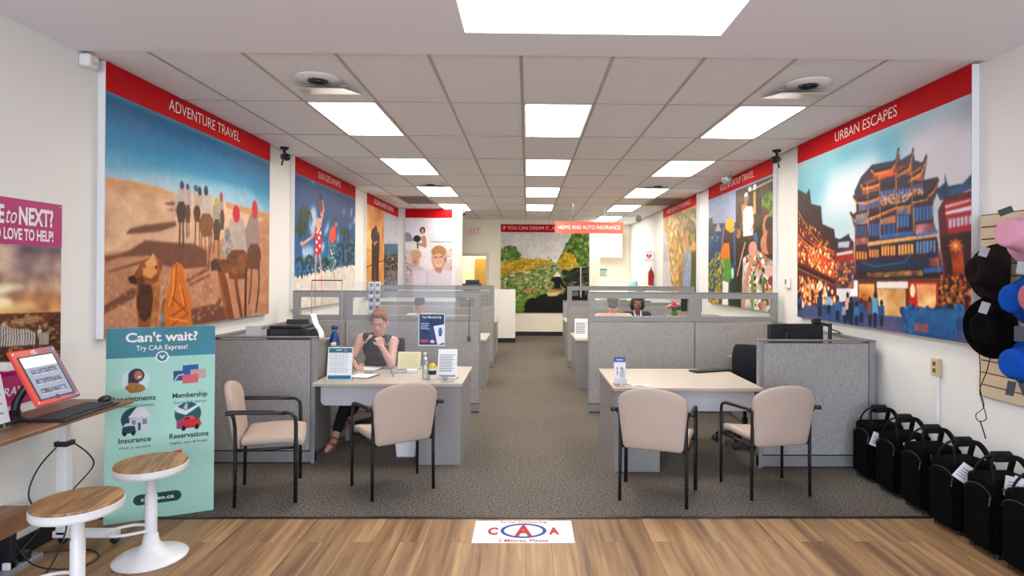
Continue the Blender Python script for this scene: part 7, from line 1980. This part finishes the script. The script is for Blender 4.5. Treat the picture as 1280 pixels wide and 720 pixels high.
# --- the woman writing at the left front desk
def woman_writing():
    t = thing('person', 'woman in sleeveless black top and glasses writing with hand on chin at the left desk', 'person', (-1.54, 6.25, 0))
    O = t.location; q = lambda x, y, z: V(x, y, z)-O
    hip, chest, neck, hc = q(-1.535, 6.24, .56), q(-1.535, 6.17, .86), q(-1.505, 6.09, 1.035), q(-1.485, 6.0, 1.155)
    J = dict(front=V(.03, -1, -.1).normalized(), sR=q(-1.695, 6.12, .975), sL=q(-1.365, 6.10, .945), eR=q(-1.76, 5.99, .765), wR=q(-1.685, 5.86, .748), eL=q(-1.335, 5.88, .748), wL=q(-1.43, 5.86, .925),
             hR=q(-1.62, 6.2, .50), hL=q(-1.45, 6.2, .50), kR=q(-1.70, 5.83, .545), kL=q(-1.52, 5.80, .585), aR=q(-1.80, 5.60, .095), aL=q(-1.755, 5.80, .235), tR=q(-1.82, 5.44, .03), tL=q(-1.795, 5.66, .165))
    SK = skin('skin_fair', 'd3a08c'); F = V(.03, -1, -.30); U = V(-.02, -.3, 1); sc = 1.05
    bm = B(); body_geo(bm, hip, chest, neck, hc, J, True, .98); P, M3 = head_geo(bm, hc, F, U, sc)
    hand(bm, J['wR'], V(.55, -.75, -.12), V(-.3, -.2, 1), V(.8, .4, 0), .55); hand(bm, J['wL'], V(-.35, .08, .95), V(.35, -1, .15), V(-.6, .5, .5), 1.0, L=.15)
    obj('body', fuse(bm, .0055, 3), SK, t, smooth=True); face_parts(P, M3, sc, t, 'b06a64', '4a5058', '9a6c4a')
    up = (chest-hip).normalized(); bm = B(); ax = (J['sL']-J['sR']).normalized(); M2 = Matrix((ax, ax.cross(up).normalized(), up)).transposed()
    for p, a, b, d in ((hip, .178, .14, .11), (hip.lerp(chest, .45), .155, .12, .15), (chest, .165, .125, .15), (chest+up*.10, .162, .108, .078)): ico(bm, p, 1, 3, scale=(a, b, d), rot=M2)
    cap(bm, chest+up*.10, neck-up*.045, .085, .062)
    for s in (-1, 1): ico(bm, chest+ax*.07*s+J['front']*.088-up*.02, 1, 3, scale=(.064, .056, .064), rot=M2); cap(bm, chest+ax*.10*s+up*.05, (J['sL'] if s > 0 else J['sR'])-ax*.05*s+up*.010, .066, .060)
    mesh_part('sleeveless_top', bm, mat('top_black', '16161c', .9, var=.2, vs=120, bump=.2), t, .007)
    bm = B()
    for s in 'RL':
        cap(bm, J['h'+s], J['k'+s], .095, .07); cap(bm, J['k'+s], J['a'+s].lerp(J['k'+s], .18), .068, .052)
    ico(bm, hip-V(0, 0, .03), 1, 3, scale=(.185, .15, .1)); mesh_part('trousers', bm, mat('trousers_black', '141418', .95, var=.2, vs=120), t, .008)
    bm = B(); hair_geo(bm, P, M3, sc, [(0, -.03, .045, .080, .09, .088), (0, .025, .086, .064, .060, .032), (-.052, .02, .055, .026, .045, .035), (.052, .02, .055, .026, .045, .035), (0, -.09, .01, .06, .04, .06), (0, -.13, .03, .035, .035, .04), (-.06, -.02, .02, .018, .05, .045), (.06, -.02, .02, .018, .05, .045)])
    mesh_part('hair', bm, mat('hair_strawberry', '7e4e32', .7, var=.35, vs=60, stretch=(3, 1, .4), bump=.5, bs=90), t, .006, 3)
    bm = B()
    for s in (-1, 1): tube(bm, [P(s*.033+.021*math.cos(a), .094-.006*abs(math.cos(a)), .0+.016*math.sin(a)) for a in [k/16*2*PI for k in range(16)]], .0016, 6, closed=True); tube(bm, [P(s*.055, .088, .004), P(s*.07, .05, .006), P(s*.075, -.01, .0)], .0016, 6)
    tube(bm, [P(-.012, .095, .004), P(.012, .095, .004)], .0016, 6); obj('eyeglasses', bm, mat('glasses_frame', '6a4a44', .3), t, smooth=True)
    for s, w in (('R', 1), ('L', 1)):
        a, tt = J['a'+s], J['t'+s]; d = (tt-a); d.normalize(); bm = B(); sd = d.cross(V(0, 0, 1)).normalized(); dn = sd.cross(d).normalized(); dn = dn if dn.z < 0 else -dn
        c0 = a-d*.045+dn*.065; c1 = tt+d*.02+dn*.022
        for u, ww in ((0, .028), (.3, .03), (.7, .04), (1, .03)): pass
        Pl = [(c0.lerp(c1, u), ww) for u, ww in ((0, .026), (.15, .032), (.45, .032), (.75, .042), (1, .028))]
        for h0, h1 in ((0, .012),):
            A = [bm.verts.new(p+sd*w_-dn*h1) for p, w_ in Pl]+[bm.verts.new(p-sd*w_-dn*h1) for p, w_ in reversed(Pl)]; Z_ = [bm.verts.new(p+sd*w_) for p, w_ in Pl]+[bm.verts.new(p-sd*w_) for p, w_ in reversed(Pl)]
            bm.faces.new(A); bm.faces.new(Z_[::-1]); n = len(A)
            for i in range(n): bm.faces.new((A[i], Z_[i], Z_[(i+1) % n], A[(i+1) % n]))
        m_ = c0.lerp(c1, .62); tube(bm, [m_+sd*.042, m_+sd*.036-dn*.045, m_-dn*.06, m_-sd*.036-dn*.045, m_-sd*.042], .009, 6, sm=3)
        m_ = c0.lerp(c1, .30); tube(bm, [m_+sd*.034, m_+sd*.04-dn*.06, m_-dn*.085, m_-sd*.04-dn*.06, m_-sd*.034], .008, 6, sm=3)
        obj('sandal', bm, mat('sandal_brown', '8a5444', .6), t, smooth=False)
    return J, O
J, O = woman_writing()
w_ = J['wR']+O
t = thing('pen', 'dark pen held in the writing hand of the woman in black', 'pen', tuple(w_+V(.045, -.075, .03)), rot=(.55, -.35, 0)); obj('barrel', lathe(B(), [(0, -.06), (.0012, -.058), (.004, -.045), (.0042, .07), (.003, .075), (0, .075)], 12), BLACKP, t, smooth=True); obj('clip', bx(.004, .006, -.0015, .0015, .03, .072), CHROME, t)

# --- grey haired man, seen from behind through the right glass strip
def man_back():
    t = thing('person', 'grey haired man in pale pink shirt seen from behind through the right glass strip', 'person', (1.19, 8.05, 0)); O = t.location; q = lambda x, y, z: V(x, y, z)-O
    hip, chest, neck, hc = q(1.19, 8.0, .55), q(1.175, 8.08, .92), q(1.17, 8.10, 1.115), q(1.172, 8.13, 1.262)
    J = dict(front=V(0, 1, 0), sR=q(1.38, 8.08, 1.05), sL=q(.97, 8.08, 1.05), eR=q(1.43, 8.22, .80), eL=q(.92, 8.22, .80), wR=q(1.32, 8.47, .74), wL=q(1.03, 8.47, .74), hR=q(1.28, 8.03, .51), hL=q(1.10, 8.03, .51), kR=q(1.30, 8.40, .53), kL=q(1.08, 8.40, .53), aR=q(1.30, 8.42, .09), aL=q(1.08, 8.42, .09), tR=q(1.31, 8.56, .03), tL=q(1.07, 8.56, .03))
    SK = skin('skin_ruddy', 'c48a74'); bm = B(); body_geo(bm, hip, chest, neck, hc, J, False, 1.05); P, M3 = head_geo(bm, hc, V(.12, 1, -.05), V(0, .05, 1), 1.04)
    hand(bm, J['wR'], V(-.3, 1, -.05), V(0, 0, 1), V(-1, 0, 0), .3); hand(bm, J['wL'], V(.3, 1, -.05), V(0, 0, 1), V(1, 0, 0), .3); obj('body', fuse(bm, .007, 3), SK, t, smooth=True); face_parts(P, M3, 1.04, t, 'a86860', '3a4048', '8a8078')
    bm = B(); hair_geo(bm, P, M3, 1.04, [(0, -.032, .035, .078, .085, .085), (0, -.075, -.02, .066, .035, .06), (0, .02, .075, .06, .06, .045)]); mesh_part('hair', bm, mat('hair_grey', '57504c', .8, var=.35, vs=80, bump=.5, bs=120), t, .007, 3)
    bm = B(); M2 = Matrix.Identity(3)
    for p, a, b, d in ((hip, .19, .15, .12), (hip.lerp(chest, .45), .175, .14, .17), (chest, .185, .14, .17)): ico(bm, p, 1, 3, scale=(a, b, d))
    cap(bm, J['sR'], J['sL'], .07, .07)
    for s in 'RL': cap(bm, J['s'+s], J['e'+s], .068, .056); 
    cap(bm, chest+V(0, 0, .12), neck-V(0, 0, .02), .07, .062); mesh_part('shirt', bm, mat('shirt_pink', 'd0a698', .9, var=.05, vs=60), t, .008)
    bm = B(); ico(bm, hip-V(0, 0, .03), 1, 3, scale=(.19, .16, .1))
    for s in 'RL': cap(bm, J['h'+s], J['k'+s], .095, .072); cap(bm, J['k'+s], J['a'+s], .068, .05)
    mesh_part('trousers', bm, mat('trousers_navy', '2a3040', .95), t, .009)
    for s in 'RL': bm = B(); a, tt = J['a'+s], J['t'+s]; cap(bm, a-V(0, .03, .045), tt+V(0, .02, .012), .045, .042); obj('shoe', fuse(bm, .008, 3), mat('shoe_black', '18181a', .4), t, smooth=True)
man_back()
# --- two clerks behind the desks of the second row
def clerk(label, hx, hy, hz, topm, hairm, skinm, hairparts, collar=None, lean=.35, k=1.0, lip='8a4c48', brow='241c1a'):
    t = thing('person', label, 'person', (hx, hy+.22, 0)); O = t.location; q = lambda x, y, z: V(hx+x, hy+y, z)-O
    hc = q(0, 0, hz); neck = q(.005, .08, hz-.135); chest = q(.01, .16, hz-.31); hip = q(.01, .25, .55)
    z = hz-.20
    J = dict(front=V(0, -1, -.1).normalized(), sR=q(-.17, .11, z), sL=q(.18, .11, z), eR=q(-.25, -.02, .78), eL=q(.26, -.02, .78), wR=q(-.14, -.17, .745), wL=q(.15, -.17, .745), hR=q(-.08, .22, .5), hL=q(.1, .22, .5), kR=q(-.09, -.12, .53), kL=q(.11, -.12, .53), aR=q(-.09, -.1, .09), aL=q(.11, -.1, .09), tR=q(-.10, -.24, .03), tL=q(.12, -.24, .03))
    bm = B(); body_geo(bm, hip, chest, neck, hc, J, True, k); F = V(-.1, -1, -lean); P, M3 = head_geo(bm, hc, F, V(0, -lean, 1), 1.0)
    hand(bm, J['wR'], V(.4, -.9, -.05), V(0, 0, 1), V(1, 0, 0), .35); hand(bm, J['wL'], V(-.4, -.9, -.05), V(0, 0, 1), V(-1, 0, 0), .35); obj('body', fuse(bm, .007, 3), skinm, t, smooth=True); face_parts(P, M3, 1.0, t, lip, '241c18', brow)
    bm = B(); hair_geo(bm, P, M3, 1.0, hairparts); mesh_part('hair', bm, hairm, t, .007, 2)
    up = (chest-hip).normalized(); bm = B()
    for p, a, b, d in ((hip, .19, .15, .11), (hip.lerp(chest, .45), .165, .13, .16), (chest, .175, .13, .15), (chest+up*.08, .15, .10, .06)): ico(bm, p, 1, 3, scale=(a, b, d))
    cap(bm, J['sR'], J['sL'], .062, .062)
    for s in 'RL': cap(bm, J['s'+s], J['e'+s], .064, .054); cap(bm, J['e'+s], J['w'+s], .052, .038)
    mesh_part('jacket' if collar else 'top', bm, topm, t, .008)
    if collar:
        for s in (-1, 1):
            bm = B(); fr = chest+J['front']*.15; n0 = neck+V(s*.055, -.045, .015); P2 = [n0, n0.lerp(fr, .4)+V(s*.012, -.035, 0), fr+V(s*.008, -.02, -.02)]; tube(bm, P2, [.02, .017, .008], 8, flat=.5); obj('collar', bm, collar, t, smooth=True)
        bm = B(); ico(bm, neck.lerp(chest, .55)+J['front']*.105, 1, 3, scale=(.035, .025, .07), rot=Matrix.Rotation(-.25, 3, 'X')); obj('blouse_opening', bm, skinm, t, smooth=True)
    bm = B(); ico(bm, hip-V(0, 0, .03), 1, 3, scale=(.19, .16, .1))
    for s in 'RL': cap(bm, J['h'+s], J['k'+s], .095, .072); cap(bm, J['k'+s], J['a'+s], .068, .05)
    mesh_part('trousers', bm, mat('trousers_black', '141418', .95), t, .009)
    for s in 'RL': bm = B(); a, tt = J['a'+s], J['t'+s]; cap(bm, a-V(0, -.03, .045), tt+V(0, -.02, .012), .042, .036); obj('shoe', fuse(bm, .008, 3), mat('shoe_black', '18181a', .4), t, smooth=True)
HC = [(0, -.035, .035, .088, .09, .09), (0, .015, .082, .07, .06, .04)]
for s in (-1, 1): HC += [(s*.075, -.01, .01, .035, .05, .06), (s*.085, -.02, -.05, .035, .05, .06), (s*.07, -.04, -.10, .035, .045, .05)]
HC += [(0, -.09, -.05, .075, .045, .09)]
clerk('dark haired woman in dark blazer and white collar facing out behind the right glass strip', 1.755, 9.42, 1.195, mat('blazer_charcoal', '2e3036', .9, var=.1, vs=80), mat('hair_dark_brown', '231b1a', .8, var=.4, vs=60, bump=.8, bs=70), skin('skin_brown', '8a5a48'), HC, collar=INKW)
clerk('dark haired person in white top bending over a desk behind the left glass strip', -1.70, 9.40, 1.15, mat('top_white', 'd8d4d4', .9), mat('hair_black', '1c1718', .7, var=.3, vs=60, bump=.5), skin('skin_tan', 'b8806a'), [(0, -.03, .04, .082, .09, .088), (0, .03, .078, .066, .055, .04), (0, -.08, -.02, .07, .045, .08)], lean=.9)
